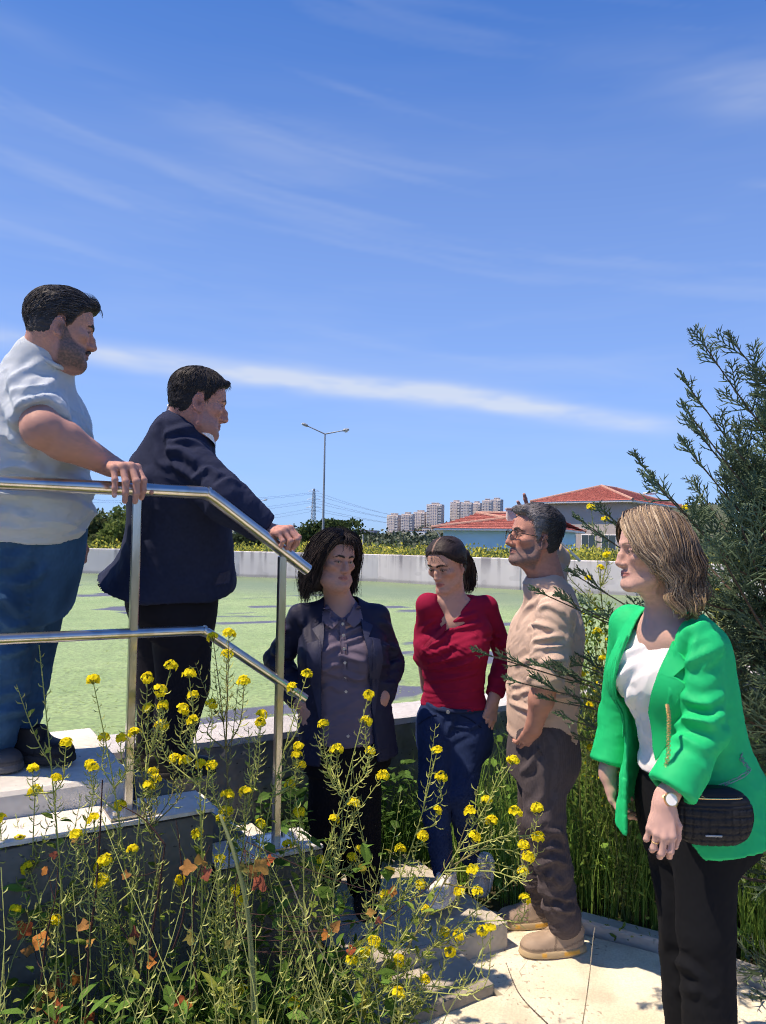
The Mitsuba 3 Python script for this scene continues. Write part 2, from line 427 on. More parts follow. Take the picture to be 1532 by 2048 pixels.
# ground: a sheet out to the horizon, dense near the camera
gx = np.concatenate([-np.geomspace(6000, 6, 24), np.linspace(-5, 7, 49), np.geomspace(8, 6000, 24)])
gy = np.concatenate([-np.geomspace(300, 4, 10), np.linspace(-3, 8, 45), np.geomspace(9, 9000, 30)])
X, Y = np.meshgrid(gx, gy, indexing='ij')
Z = -0.035 + 0.03 * (meshkit.fbm(np.stack([X * 1.6, Y * 1.6, X * 0], -1), 3) - 0.5)
nx, ny = len(gx), len(gy); ii = np.arange(nx * ny).reshape(nx, ny)
gq = np.stack([ii[:-1, :-1], ii[1:, :-1], ii[1:, 1:], ii[:-1, 1:]], -1).reshape(-1, 4)
add('ground', (np.stack([X, Y, Z], -1).reshape(-1, 3), gq), 'mat_ground', smooth=True, kind='structure')

# the pale path, cast in place, and its kerb stones
from shapely.geometry import Polygon, Point, LineString
path_poly = Polygon([S(0.62, -0.20)[:2], S(1.02, -0.33)[:2], S(1.02, 0.1)[:2], S(1.28, 0.1)[:2], S(1.35, 0.25)[:2], (0.83, 3.24), (1.114, 3.09), (1.415, 2.84), (2.6, 1.7), (2.6, -2.5), (-0.1, -2.5), (0.05, 1.4), (0.10, 1.9), (0.02, 2.25), (0.03, 2.45)])


def sheet(poly, z, h, step=0.06, rough=0.0, seed=1):
    """A slab with a given outline: top at z, thickness h, slightly uneven."""
    m = trimesh.creation.extrude_polygon(poly.segmentize(step), h, engine='earcut')
    v, f = trimesh.remesh.subdivide_to_size(m.vertices, m.faces, step * 2.2)
    v = v.copy(); v[:, 2] += z - h; v[:, 2] += rough * (meshkit.fbm(v * A(7, 7, 0), 3, seed) - 0.5)
    return v, f


add('path', sheet(path_poly, 0.0, 0.12, 0.12, 0.010), 'mat_path', smooth=25, kind='structure')
kerb = root('kerb'); tag(kerb, kind='structure')
kl = np.array([(0.76, 3.30), (0.83, 3.24), (1.114, 3.09), (1.415, 2.84), (2.0, 2.28), (2.6, 1.7)]) + [0.045, 0.05]
rng = np.random.default_rng(5)
kp = LineString(kl); s_ = 0.0
while s_ < kp.length - 0.1:
    L = 0.46; a, b = [np.array(kp.interpolate(x).coords[0]) for x in (s_, min(s_ + L - 0.012, kp.length))]
    d = unit(b - a); an = math.atan2(d[1], d[0]) + rng.uniform(-0.02, 0.02)
    add('kerb__kerb_stone', bevelbox(A(*(a + b) / 2, -0.01 + rng.uniform(-0.006, 0.006) - 0.03), [np.linalg.norm(b - a), 0.085, 0.16], rotz(an), 0.010), 'mat_ledge')
    s_ += L

# landing and its lower step at the foot of the stairs
landing_poly = Polygon([S(0.53, -0.09)[:2], S(1.24, -0.09)[:2], S(1.26, 0.72)[:2], S(0.53, 0.78)[:2]])
add('landing', sheet(landing_poly, 0.10, 0.24, 0.06, 0.008, 3), 'mat_landing', smooth=25, kind='structure')
add('landing_step', sheet(Polygon([S(0.46, -0.33)[:2], S(0.99, -0.31)[:2], S(1.01, -0.094)[:2], S(0.46, -0.094)[:2]]), 0.040, 0.2, 0.05, 0.010, 4), 'mat_landing', smooth=25, kind='structure')

# stairs up to the platform beside the pond
st = root('staircase'); tag(st, 'cast concrete stairs with a raised platform and sloping side curb by the pond', 'stairs')
add('staircase__platform', block(-3.2, -0.18, 0.122, B0 - 0.01, -0.1, 0.82), 'mat_ledge')
for i, (a0, z) in enumerate(((-0.177, 0.655), (0.055, 0.49), (0.290, 0.325))):
    add('staircase__step', block(a0, a0 + 0.235, 0.205, B0 - 0.01, -0.1, z), 'mat_ledge')
sp = np.array([[-0.176, -0.1], [0.52, -0.1], [0.52, 0.30], [-0.10, 0.80], [-0.176, 0.815]])
cur = trimesh.creation.extrude_polygon(Polygon(sp).buffer(-0.012).buffer(0.012), 0.08, engine='earcut')
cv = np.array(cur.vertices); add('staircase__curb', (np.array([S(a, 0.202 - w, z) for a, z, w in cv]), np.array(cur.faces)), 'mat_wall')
# the low wall in front of it that carries the railing
lw = root('low_wall'); tag(lw, 'stepped concrete wall carrying the steel railing, weeds growing against it', 'wall')


def grid_box(size, step):
    """A box surface of even squares, corners shared along each face."""
    V, Q, at = [], [], 0
    for ax in range(3):
        u, w = (ax + 1) % 3, (ax + 2) % 3
        nu, nw = max(1, int(round(size[u] / step))), max(1, int(round(size[w] / step)))
        gu, gw = np.meshgrid(np.linspace(-.5, .5, nu + 1) * size[u], np.linspace(-.5, .5, nw + 1) * size[w], indexing='ij')
        i = np.arange(gu.size).reshape(gu.shape); q = np.stack([i[:-1, :-1], i[1:, :-1], i[1:, 1:], i[:-1, 1:]], -1).reshape(-1, 4)
        for sgn in (-1, 1):
            v = np.zeros((gu.size, 3)); v[:, u] = gu.ravel(); v[:, w] = gw.ravel(); v[:, ax] = sgn * size[ax] / 2
            V.append(v); Q.append((q if sgn > 0 else q[:, ::-1]) + at); at += len(v)
    m = trimesh.Trimesh(np.vstack(V), np.vstack([np.vstack(Q)[:, [0, 1, 2]], np.vstack(Q)[:, [0, 2, 3]]]), process=False); m.merge_vertices(digits_vertex=6)
    return np.array(m.vertices), np.array(m.faces)


def rough_block(a0, a1, b0, b1, z0, z1, amp, seed, step=0.035):
    hs = A(a1 - a0, b1 - b0, z1 - z0) / 2; v, f = grid_box(hs * 2, step); r = min(0.014, hs.min() * 0.45)
    q = np.clip(v, -(hs - r), hs - r); n = unit(v - q); v = q + r * n
    w = v + A((a0 + a1) / 2, (b0 + b1) / 2, (z0 + z1) / 2)
    e = meshkit.fbm(w * 16, 3, seed) - 0.5; edge = (np.abs(v) > hs - 0.03).sum(1) >= 2
    w = w + n * (amp * e)[:, None] - n * (edge * np.clip(e, 0, 1) * amp * 3)[:, None]
    return O + w @ RE.T, f


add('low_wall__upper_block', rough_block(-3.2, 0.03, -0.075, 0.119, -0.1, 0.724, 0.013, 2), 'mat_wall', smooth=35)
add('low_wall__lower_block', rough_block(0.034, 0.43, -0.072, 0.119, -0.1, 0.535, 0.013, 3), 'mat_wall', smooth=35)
add('low_wall__coping', rough_block(-3.2, 0.026, -0.082, 0.118, 0.728, 0.742, 0.006, 4), 'mat_ledge', smooth=35)
add('low_wall__coping', rough_block(0.038, 0.42, -0.080, 0.118, 0.538, 0.552, 0.004, 5), 'mat_ledge', smooth=35)

# ---------------------------------------------------------------- railing
rail = root('handrail'); tag(rail, 'stainless steel handrail bending down along the stairs, two men hold it', 'railing')
ZT, ZM = 1.755, 1.300
slope = math.tan(math.radians(34.5))
def rail_tube(z0, r, a_end, bend):
    pts = [S(-2.6, 0, z0)] + [S(x, 0, z0) for x in np.linspace(-2.0, bend - 0.03, 8)] + [S(bend - 0.012, 0, z0 - 0.001), S(bend + 0.012, 0, z0 - 0.009)] + [S(x, 0, z0 - (x - bend) * slope) for x in np.linspace(bend + 0.04, a_end, 6)]
    return tube(np.array(pts), r, 20)
add('handrail__top_rail', rail_tube(ZT, 0.0215, 0.375, 0.0), 'mat_steel', smooth=40)
add('handrail__middle_rail', rail_tube(ZM, 0.0165, 0.375, 0.0), 'mat_steel', smooth=40)
add('handrail__weld_bead', cat([tube([S(-0.004, 0, ZT), S(0.004, 0, ZT - 0.003)], 0.0235, 20), tube([S(-0.004, 0, ZM), S(0.004, 0, ZM - 0.003)], 0.0182, 20)]), 'mat_steel', smooth=40)
for a, zb in ((-0.228, 0.744), (0.275, 0.554), (-1.45, 0.744)):
    zt = ZT - max(a, 0) * slope - 0.02
    add('handrail__post', bevelbox(S(a, 0, (zb + zt) / 2), [0.026, 0.026, zt - zb], RE, 0.003), 'mat_steel')
    add('handrail__base_plate', bevelbox(S(a, 0.0, zb + 0.006), [0.13, 0.13, 0.010], RE, 0.002), 'mat_steel')
    bolts = [tube([S(a + x, y, zb + 0.011), S(a + x, y, zb + 0.024)], 0.008, 6) for x in (-.048, .048) for y in (-.048, .048)]
    for bt in bolts: add('handrail__bolt', bt, 'mat_steel')

# ---------------------------------------------------------------- pond: near wall, water, far wall
pn = root('pond_wall'); tag(pn, 'near pond wall with rough exposed aggregate behind the two standing women', 'wall')
def wall_face():
    a, z = np.meshgrid(np.linspace(-3.2, 9, 300), np.linspace(-0.1, 0.668, 40), indexing='ij')
    nz = meshkit.fbm(np.stack([a * 26, z * 26, a * 0], -1), 3, 6) - 0.5
    am = np.where(z > 0.46, 0.045, 0.010)
    b = B0 + am * (nz + 0.12) - 0.0 * z
    v = O + a[..., None] * E1 + b[..., None] * E2 + z[..., None] * A(0, 0, 1)
    i = np.arange(a.size).reshape(a.shape); q = np.stack([i[:-1, :-1], i[1:, :-1], i[1:, 1:], i[:-1, 1:]], -1).reshape(-1, 4)
    return v.reshape(-1, 3), np.vstack([q[:, [0, 1, 2]], q[:, [0, 2, 3]]])
principled('mat_rough', concrete((0.19, 0.187, 0.175), (0.095, 0.094, 0.09), 0.2), 0.95, 0.2)
add('pond_wall__core', cat([wall_face(), block(-3.2, 9, B0 + 0.05, BW - 0.004, -0.1, 0.658, 0.004)]), 'mat_rough', smooth=60)
add('pond_wall__coping', rough_block(-3.2, 9, B0 + 0.012, BW, 0.662, 0.70, 0.010, 8), 'mat_coping', smooth=40)
wl = [P(u, v, d) * A(1, 1, 0) for u, v, d in ((-900, 1140, 25.0), (60, 1148, 21.0), (480, 1154, 20.6), (760, 1162, 19.2), (1048, 1180, 16.7), (1560, 1200, 14.0), (2400, 1200, 11.4))]
wat = Polygon([S(-3.2, BW - 0.05)[:2], S(9, BW - 0.05)[:2]] + [tuple(w[:2] + A(0, 0.2)) for w in wl[::-1]])
wm = trimesh.creation.triangulate_polygon(wat, engine='earcut')
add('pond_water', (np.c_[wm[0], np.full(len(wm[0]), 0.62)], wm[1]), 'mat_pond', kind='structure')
fw = root('far_wall'); tag(fw, 'long pale concrete wall with dark vertical streaks across the pond', 'wall')
joints = []
for i, (a, b) in enumerate(zip(wl[:-1], wl[1:])):
    d = b - a; L = np.linalg.norm(d); n = max(1, int(round(L / 3.0))); an = math.atan2(d[1], d[0])
    for k in range(n):
        c = a + d * (k + 0.5) / n
        add('far_wall__wall_panel', bevelbox(c + A(0, 0.12, 0.64), [L / n - 0.006, 0.24, 1.32], rotz(an), 0.018), 'mat_far_wall')
# duckweed clumps give the near water a grainy skin
rng = np.random.default_rng(11); n = 9000
a_, b_ = rng.uniform(-2.5, 6.0, n), BW + 0.05 + rng.uniform(0, 1, n) ** 1.6 * 3.5
keep = meshkit.fbm(np.stack([a_ * 0.7, b_ * 1.6, a_ * 0], -1), 3, 4) > 0.42
pts = O + a_[keep, None] * E1 + b_[keep, None] * E2 + A(0, 0, 0.621)
r_ = rng.uniform(0.003, 0.009, len(pts)); hx = np.arange(6) * np.pi / 3
v = pts[:, None] + np.stack([np.cos(hx), np.sin(hx), hx * 0], 1)[None] * r_[:, None, None]; v = np.concatenate([v, (pts + r_[:, None] * A(0, 0, 0.35))[:, None]], 1)
f = np.stack([np.arange(6), (np.arange(6) + 1) % 6, np.full(6, 6)], 1)
cc = np.repeat(A(0.21, 0.29, 0.10) * rng.uniform(0.8, 1.3, (len(pts), 1)), 7, 0)
add('duckweed', (v.reshape(-1, 3), (f[None] + 7 * np.arange(len(pts))[:, None, None]).reshape(-1, 3)), 'mat_leaf', color=cc, label='bright green duckweed floating on the near part of the pond', cat='duckweed', kind='stuff')

# ---------------------------------------------------------------- street lamps, pylon, power lines
principled('mat_galv', (0.30, 0.33, 0.36), 0.5, 0.4, 0.3)
principled('mat_lampglass', (0.75, 0.77, 0.78), 0.25, 0.5)


def street_lamp(u, vt, d, arms, h0, label, r=0.075):
    k = root('street_lamp'); tag(k, label, 'street lamp'); t = P(u, vt, d); b = t * A(1, 1, 0)
    add(k + '__pole', tube([b, (b + t) / 2, t], [r * 1.3, r, r * 0.7], 10), 'mat_galv', smooth=50)
    for (du, dv) in arms:
        e = P(u + du, vt + dv, d); q = t + (e - t) * 0.72
        add(k + '__arm', tube([t, t + (q - t) * 0.5, q], [r * 0.6, r * 0.55, r * 0.5], 8), 'mat_galv', smooth=50)
        x = unit(e - q); fr = Fr((q + e) / 2, x, A(0, 0, 1), lock='fwd'); L = np.linalg.norm(e - q)
        f = F().add(ell(A(0, 0, 0), A(r * 2.4, L * 0.62, r * 1.5))); f.clip(lambda p: -p[:, 2] - r * 0.55)
        v, q_ = nets(f, r * 0.35); add(k + '__lamp_head', (fr.w(v), q_), 'mat_galv', smooth=40)
        f = F().add(ell(A(0, 0.03, -r * 0.45), A(r * 1.9, L * 0.5, r * 0.9))); v, q_ = nets(f, r * 0.35); add(k + '__lamp_glass', (fr.w(v), q_), 'mat_lampglass', smooth=True)


street_lamp(650, 868, 53.0, ((-46, -21), (48, -9)), 0, 'tall double-armed street lamp rising behind the woman in navy blazer')
street_lamp(513, 1005, 110.0, ((-20, -7), (21, -6)), 0, 'small distant double-armed street lamp beside the hand on the sloping rail', 0.08)
py = root('pylon'); tag(py, 'distant lattice steel electricity pylon left of the street lamp', 'pylon')
pb, ph = P(626, 1075, 560.0), 37.0; pb[2] = 3.0
def leg_r(z): return np.interp(z, [0, 12, 34, 37], [3.2, 1.5, 0.75, 0.3])
segs = []; zs = np.linspace(0, ph, 15); rt = rotz(0.5)
for z0, z1 in zip(zs[:-1], zs[1:]):
    r0, r1 = leg_r(z0), leg_r(z1); c0 = [rt @ A(x * r0, y * r0, z0) for x, y in ((-1, -1), (1, -1), (1, 1), (-1, 1))]; c1 = [rt @ A(x * r1, y * r1, z1) for x, y in ((-1, -1), (1, -1), (1, 1), (-1, 1))]
    for k in range(4): segs += [(c0[k], c1[k]), (c0[k], c1[(k + 1) % 4]), (c0[(k + 1) % 4], c1[k]), (c1[k], c1[(k + 1) % 4])]
add('pylon__lattice_frame', tubes(np.array([[pb + a, pb + b] for a, b in segs]), 0.11, 4), 'mat_galv')
arms = []
for z, w in ((35.0, 4.0), (29.0, 5.0), (23.0, 5.6)):
    for s in (-1, 1):
        tip = A(s * w, 0, z); arms.append(tubes(np.array([[pb + A(s * 0.6, 0.5, z), pb + tip], [pb + A(s * 0.6, -0.5, z), pb + tip], [pb + A(s * 0.5, 0, z + 1.6), pb + tip]]), 0.10, 4))
        add('pylon__cross_arm', arms[-1], 'mat_galv')
principled('mat_cable', (0.13, 0.14, 0.18), 0.6)
tw = P(1020, 1000, 900.0)
for i, (z, w) in enumerate(((35.0, 4.0), (29.0, 5.0), (23.0, 5.6))):
    for s in (-1, 1):
        t0 = pb + A(s * w, 0, z - 1.2)
        lft = P(-60, 985 + i * 42 + s * 4, 420.0); rgt = P(880 + 40 * i, 1040 + 9 * i + 2 * s, 1250.0)
        for e in (lft, rgt):
            q = np.linspace(0, 1, 24)[:, None]; pp = t0 + (e - t0) * q - A(0, 0, 1) * 4 * q * (1 - q) * 6
            add('power_line', tube(pp, 0.07 if e is lft else 0.10, 3), 'mat_cable', label=f"{('topmost', 'middle', 'lowest')[i]} pair of power lines running {'left' if e is lft else 'right'} from the distant pylon", cat='power line', group=f"{('topmost', 'middle', 'lowest')[i]} {'left' if e is lft else 'right'} power lines")

# ---------------------------------------------------------------- houses across the pond
principled('mat_white', (0.78, 0.78, 0.78), 0.6)
principled('mat_blue', proc(lambda p, n, uv: mix((0.42, 0.67, 0.85), (0.47, 0.72, 0.88), fbm(p.x, p.y, p.z, 3))), 0.8, 0.2)
principled('mat_grey', proc(lambda p, n, uv: mix((0.40, 0.36, 0.35), (0.47, 0.43, 0.41), fbm(p.x * 0.8, p.y * 0.8, p.z * 0.8, 3))), 0.85, 0.2)
principled('mat_tile', proc(lambda p, n, uv: mix((0.25, 0.075, 0.065), (0.38, 0.14, 0.12), fbm(p.x * 2.0, p.y * 2.0, p.z * 5, 3)) * (0.7 + 0.6 * noise(p.x * 7, p.y * 7, p.z * 12))), 0.85, 0.2)
principled('mat_pane', (0.06, 0.09, 0.11), 0.08, 0.6)
principled('mat_ridge', (0.42, 0.25, 0.20), 0.85, 0.2)


def hip_house(name, label, corner, wdir, w, dep, zb, ze, zr, wall, over, windows, ridge_in=0.5):
    """A hipped-roof house: its near corner, the direction of one facade (w long), the other running back (dep long)."""
    k = root(name); tag(k, label, 'house'); x = unit(wdir); y = A(-x[1], x[0], 0); R = np.stack([x, y, A(0, 0, 1)], 1); at = lambda a, b, z: corner * A(1, 1, 0) + x * a + y * b + A(0, 0, z)
    add(k + '__wall', bevelbox(at(w / 2, dep / 2, (zb + ze) / 2), [w, dep, ze - zb], R, 0.03), wall)
    add(k + '__eave', bevelbox(at(w / 2, dep / 2, ze + 0.10), [w + 2 * over, dep + 2 * over, 0.2], R, 0.03), 'mat_white')
    z0 = ze + 0.205; o = over + 0.06; m = min(w, dep) / 2 * ridge_in * 2
    if w >= dep: r0, r1 = at(m, dep / 2, zr), at(w - m, dep / 2, zr)
    else: r0, r1 = at(w / 2, m, zr), at(w / 2, dep - m, zr)
    c = [at(-o, -o, z0), at(w + o, -o, z0), at(w + o, dep + o, z0), at(-o, dep + o, z0)]
    V = np.array(c + [r0, r1]); fs = [[0, 1, 5], [0, 5, 4], [1, 2, 5], [2, 3, 4], [2, 4, 5], [3, 0, 4]] if w >= dep else [[0, 1, 4], [1, 2, 5], [1, 5, 4], [2, 3, 5], [3, 0, 4], [3, 4, 5]]
    add(k + '__roof', (V, np.array(fs)), 'mat_tile')
    # tile courses: thin rows of half-round tiles lying on the slopes
    rows = []
    for t in fs:
        tri = V[t]; nrm = unit(np.cross(tri[1] - tri[0], tri[2] - tri[0])); lo_ = [p for p in tri if p[2] < z0 + 0.01]
        for q in np.arange(0.0, 1.0, 0.33 / max(np.ptp(tri[:, 2]) * 2.2, 0.4)):
            z = z0 + q * (zr - z0); pts = []
            for a, b in ((0, 1), (1, 2), (2, 0)):
                za, zb_ = tri[a, 2], tri[b, 2]
                if (za - z) * (zb_ - z) < 0: pts.append(tri[a] + (tri[b] - tri[a]) * (z - za) / (zb_ - za))
            if len(pts) >= 2 and np.linalg.norm(pts[0] - pts[1]) > 0.3: rows.append([pts[0] + nrm * 0.02, pts[1] + nrm * 0.02])
    add(f'{k}__roof__tile_course', tubes(np.array(rows), 0.075, 6), 'mat_tile', kind='stuff')
    hips = [(c[0], r0), (c[1], r1 if w >= dep else r0), (c[2], r1), (c[3], r0 if w >= dep else r1), (r0, r1)]
    for a, b in hips: add(f'{k}__roof__ridge_cap', tube([a + A(0, 0, 0.04), b + A(0, 0, 0.06)], 0.16, 8), 'mat_ridge', smooth=40)
    for sx, sy in ((0.05, -over - 0.02), ):
        add(k + '__downpipe', tube([at(-over * 0.6, -over * 0.6, ze), at(0.0, -0.12, ze - 0.9), at(0.0, -0.12, zb)], 0.06, 6), 'mat_white')
    for a, z, ww, hh, side in windows:
        if side == 0: c_, sz = at(a, -0.03, z), [ww, 0.08, hh]; off = -y * 0.045; RR = R
        else: c_, sz = at(w + 0.03, a, z), [ww, 0.08, hh]; off = x * 0.045; RR = np.stack([y, -x, A(0, 0, 1)], 1)
        kw = add(k + '__window', bevelbox(c_, [sz[0] + 0.16, 0.06, sz[2] + 0.16], RR, 0.01), 'mat_white')
        for s in (-1, 1): add(kw + '__pane', bevelbox(c_ + off + RR[:, 0] * s * ww * 0.255, [ww * 0.47, 0.05, hh], RR, 0.005), 'mat_pane')
    return k


c0 = P(886, 1090, 66.0); xd = unit((P(1122, 1090, 62.0) - c0) * A(1, 1, 0))
hip_house('house', 'low bright blue house with shallow red tiled roof across the pond', c0, xd, 9.7, 9.0, -0.1, 2.72, 4.35, 'mat_blue', 0.75, [], 0.9)
c0 = P(1084, 1090, 84.0); xd = unit((P(1254, 1090, 78.0) - c0) * A(1, 1, 0)); wl_ = np.linalg.norm((P(1254, 1090, 78.0) - c0)[:2])
hip_house('house', 'two storey grey house with red hipped roof beyond the pond', c0, xd, wl_, 13.5, -0.1, 6.1, 8.2, 'mat_grey', 0.9, [(3.1, 2.0, 1.5, 1.5, 0), (5.4, 2.0, 1.5, 1.5, 0), (7.6, 2.0, 1.5, 1.5, 0), (3, 2.0, 1.5, 1.5, 1), (7, 2.0, 1.5, 1.5, 1)])
c0 = P(1500, 1090, 60.0); xd = unit(A(1, -0.3, 0))
hip_house('house', 'pale turquoise house mostly hidden behind the dark conifer', c0, xd, 9, 9, -0.1, 7.6, 9.6, 'mat_blue', 0.7, [(3, 5.5, 1.4, 1.4, 0)])
ch = P(1022, 1024, 66.0); add('house__chimney', cat([bevelbox(ch + A(0, 0, -.55), [.75, .75, 1.5], None, .03), bevelbox(ch + A(0, 0, .28), [.95, .95, .14], None, .02)]), 'mat_grey')
sk = P(1300, 987, 84.0); add('house_001__skylight', bevelbox(sk, [1.3, .9, .16], rotz(.55), .03), 'mat_white')
# ---------------------------------------------------------------- hill, towers, far woods
def hill_v(u): return np.interp(u, [-1500, -600, 0, 300, 480, 530, 590, 640, 700, 760, 800, 850, 900, 960, 1060, 1200, 1400, 1600, 2600], [1066, 1060, 1064, 1072, 1070, 1062, 1054, 1058, 1061, 1068, 1064, 1052, 1044, 1036, 1030, 1020, 1006, 1010, 1040])
us = np.linspace(-2200, 3400, 240); ds = np.geomspace(500, 3400, 26)
HV = []
for d in ds:
    k = np.interp(d, [500, 1000, 1500, 3400], [0.02, 0.35, 1.0, 1.0]); base = np.array([P(u, 1085 + (u - 766) * 0.01745, d) for u in us]); top = np.array([P(u, hill_v(u), d)[2] for u in us])
    top = np.minimum(top, np.array([P(u, hill_v(u), 1600)[2] for u in us]) * np.interp(d, [0, 1600, 3400], [1, 1, 0.8]))
    base[:, 2] = -2 + k * top + 2.5 * (meshkit.fbm(base * A(0.012, 0.012, 0), 3, 2) - 0.5) * (0.3 + k); HV.append(base)
HV = np.array(HV); i = np.arange(HV.shape[0] * HV.shape[1]).reshape(HV.shape[:2]); q = np.stack([i[:-1, :-1], i[:-1, 1:], i[1:, 1:], i[1:, :-1]], -1).reshape(-1, 4)
principled('mat_hill', proc(lambda p, n, uv: mix(mix((0.045, 0.060, 0.045), (0.075, 0.085, 0.055), fbm(p.x * 0.02, p.y * 0.02, p.z * 0.1, 4)), (0.22, 0.19, 0.15), smoothstep(0.66, 0.76, fbm(p.x * 0.006 + 3, p.y * 0.006, p.z * 0.06, 3)))), 0.95, 0.1)
add('hill', (HV.reshape(-1, 3), q), 'mat_hill', smooth=True, kind='structure')
def hill_z(x, y):
    d = y; u = 766 + x / y * FOCAL; k = np.interp(d, [500, 1000, 1500, 3400], [0.02, 0.35, 1.0, 1.0]); return -2 + k * min(P(u, hill_v(u), d)[2], P(u, hill_v(u), 1600)[2])


principled('mat_tower', (0.62, 0.56, 0.52), 0.8, 0.2)
principled('mat_tower_dark', (0.22, 0.24, 0.33), 0.5, 0.4)
TW = [(789, 1030, 26, 0, 1068), (816, 1028, 24, 1, 1066), (842, 1024, 26, 0, 1064), (871, 1009, 32, 1, 1058), (913, 1004, 22, 0, 1044), (934, 1005, 22, 1, 1044), (954, 1006, 20, 0, 1042), (975, 1001, 20, 1, 1042), (994, 999, 22, 0, 1040)]
TWN = ['leftmost of the distant apartment towers, lower than the others', 'second distant apartment tower from the left', 'third distant apartment tower from the left', 'tall pale apartment tower standing alone at the middle of the row', 'apartment tower just right of the gap in the skyline', 'second apartment tower right of the skyline gap', 'third apartment tower right of the skyline gap', 'last but one apartment tower of the skyline', 'rightmost apartment tower, above the blue house roof']
for (u, vt, wpx, kind, vb), lab in zip(TW, TWN):
    d = 1500.0 + (u % 37) * 2; k = root('apartment_tower'); tag(k, lab, 'tower', 'apartment towers on the hill')
    t = P(u, vt, d); bz = hill_z(t[0], t[1]) - 3; w = wpx / FOCAL * d * 1.22; h = t[2] - bz; R = rotz(-0.35 if kind else -0.55); c = t * A(1, 1, 0)
    at = lambda x, y, z: c + R @ A(x, y, 0) + A(0, 0, bz + z)
    W = w * 0.80
    add(k + '__wall', cat([box(at(0, 0, h / 2), [W, W * 0.62, h], R), box(at(0, 0, h / 2 - 1), [W * 0.5, W * 0.9, h - 2], R)]), 'mat_tower')
    add(k + '__roof', cat([box(at(0, 0, h + 1.4), [W * 0.42, W * 0.42, 2.8], R), box(at(0, 0, h + 3.1), [W * 0.5, W * 0.5, 0.6], R)]), 'mat_tower')
    nf = int(h / 3.1); win, bal = [], []
    for fl in range(nf):
        z = 1.9 + fl * 3.1
        for x in (-0.42, -0.31, 0.31, 0.42): win.append(box(at(x * W, -W * 0.31, z), [W * 0.07, 0.5, 1.7], R))
        for x in (-0.15, 0.0, 0.15): win.append(box(at(x * W, -W * 0.45, z), [W * 0.09, 0.5, 1.6], R))
        for y in (-0.2, 0.0, 0.2): win += [box(at(W * 0.5, y * W, z), [0.5, W * 0.1, 1.7], R), box(at(-W * 0.5, y * W, z), [0.5, W * 0.1, 1.7], R)]
        bal += [box(at(sx * W * 0.37, -W * 0.36, z - 1.2), [W * 0.24, W * 0.1, 0.9], R) for sx in (-1, 1)]
    add(k + '__window_panes', cat(win), 'mat_tower_dark', kind='stuff'); add(k + '__balcony_slabs', cat(bal), 'mat_white', kind='stuff')
rng = np.random.default_rng(21)
mb = root('hillside_building')
for u, v, d, w, h, m, lab in ((858, 1062, 1300, 22, 8, 'mat_tower', 'low pale block below the distant towers'), (835, 1068, 1200, 26, 7, 'mat_white', 'long white shed on the slope under the towers'), (893, 1073, 1150, 18, 6, 'mat_white', 'small white building on the slope beside the blue roof'), (722, 1066, 1400, 60, 7, 'mat_tower_dark', 'long dark row building on the hill right of the lamp post'), (595, 1070, 900, 16, 5, 'mat_white', 'white low building on the hill by the pylon foot'), (574, 1072, 800, 20, 5, 'mat_ridge', 'terracotta coloured building on the far slope by the railing hand')):
    k = root('hillside_building'); ROOTS.add(k); c = P(u, v, d); tag(k, lab, 'building')
    R = rotz(-0.3); add(k + '__wall', box(c + A(0, 0, -1), [w, w * 0.5, h + 4], R), m); add(k + '__roof', box(c + A(0, 0, h / 2 + 1.2), [w + 1, w * 0.5 + 1, 0.5], R), 'mat_tile')
    wn = [box(c + R @ A(x * w, -w * 0.25, h * 0.1), [w * 0.09, 0.4, 1.6], R) for x in (-.36, -.18, 0, .18, .36)]
    for w_ in wn: add(k + '__window', w_, 'mat_pane')

# ---------------------------------------------------------------- people: head, hands, cloth
principled('mat_green', (.012, .46, .155), .65, .25)
principled('mat_black', (.02, .02, .022), .45, .5)
principled('mat_maroon', (.235, .010, .042), .85, .25, sheen=.03)
principled('mat_shirt', (.125, .105, .155), .85, .25, sheen=.03)
principled('mat_navy', (.018, .022, .060), .6, .4, )
principled('mat_button', (.45, .42, .40), .3, .5)
HZ = [-.117, -.106, -.085, -.066, -.045, -.02, 0.0, .022, .045, .075, .098, .113, .122]
HF = [.052, .074, .081, .0835, .083, .083, .080, .0925, .093, .084, .064, .041, .010]
HB = [.004, .014, .034, .054, .072, .089, .096, .099, .100, .092, .074, .049, .012]
HA = [.020, .035, .049, .0575, .064, .069, .0715, .0735, .0755, .070, .055, .036, .010]
IDF = Fr(A(0, 0, 0), A(0, 1, 0))
EYEX = 0.0315


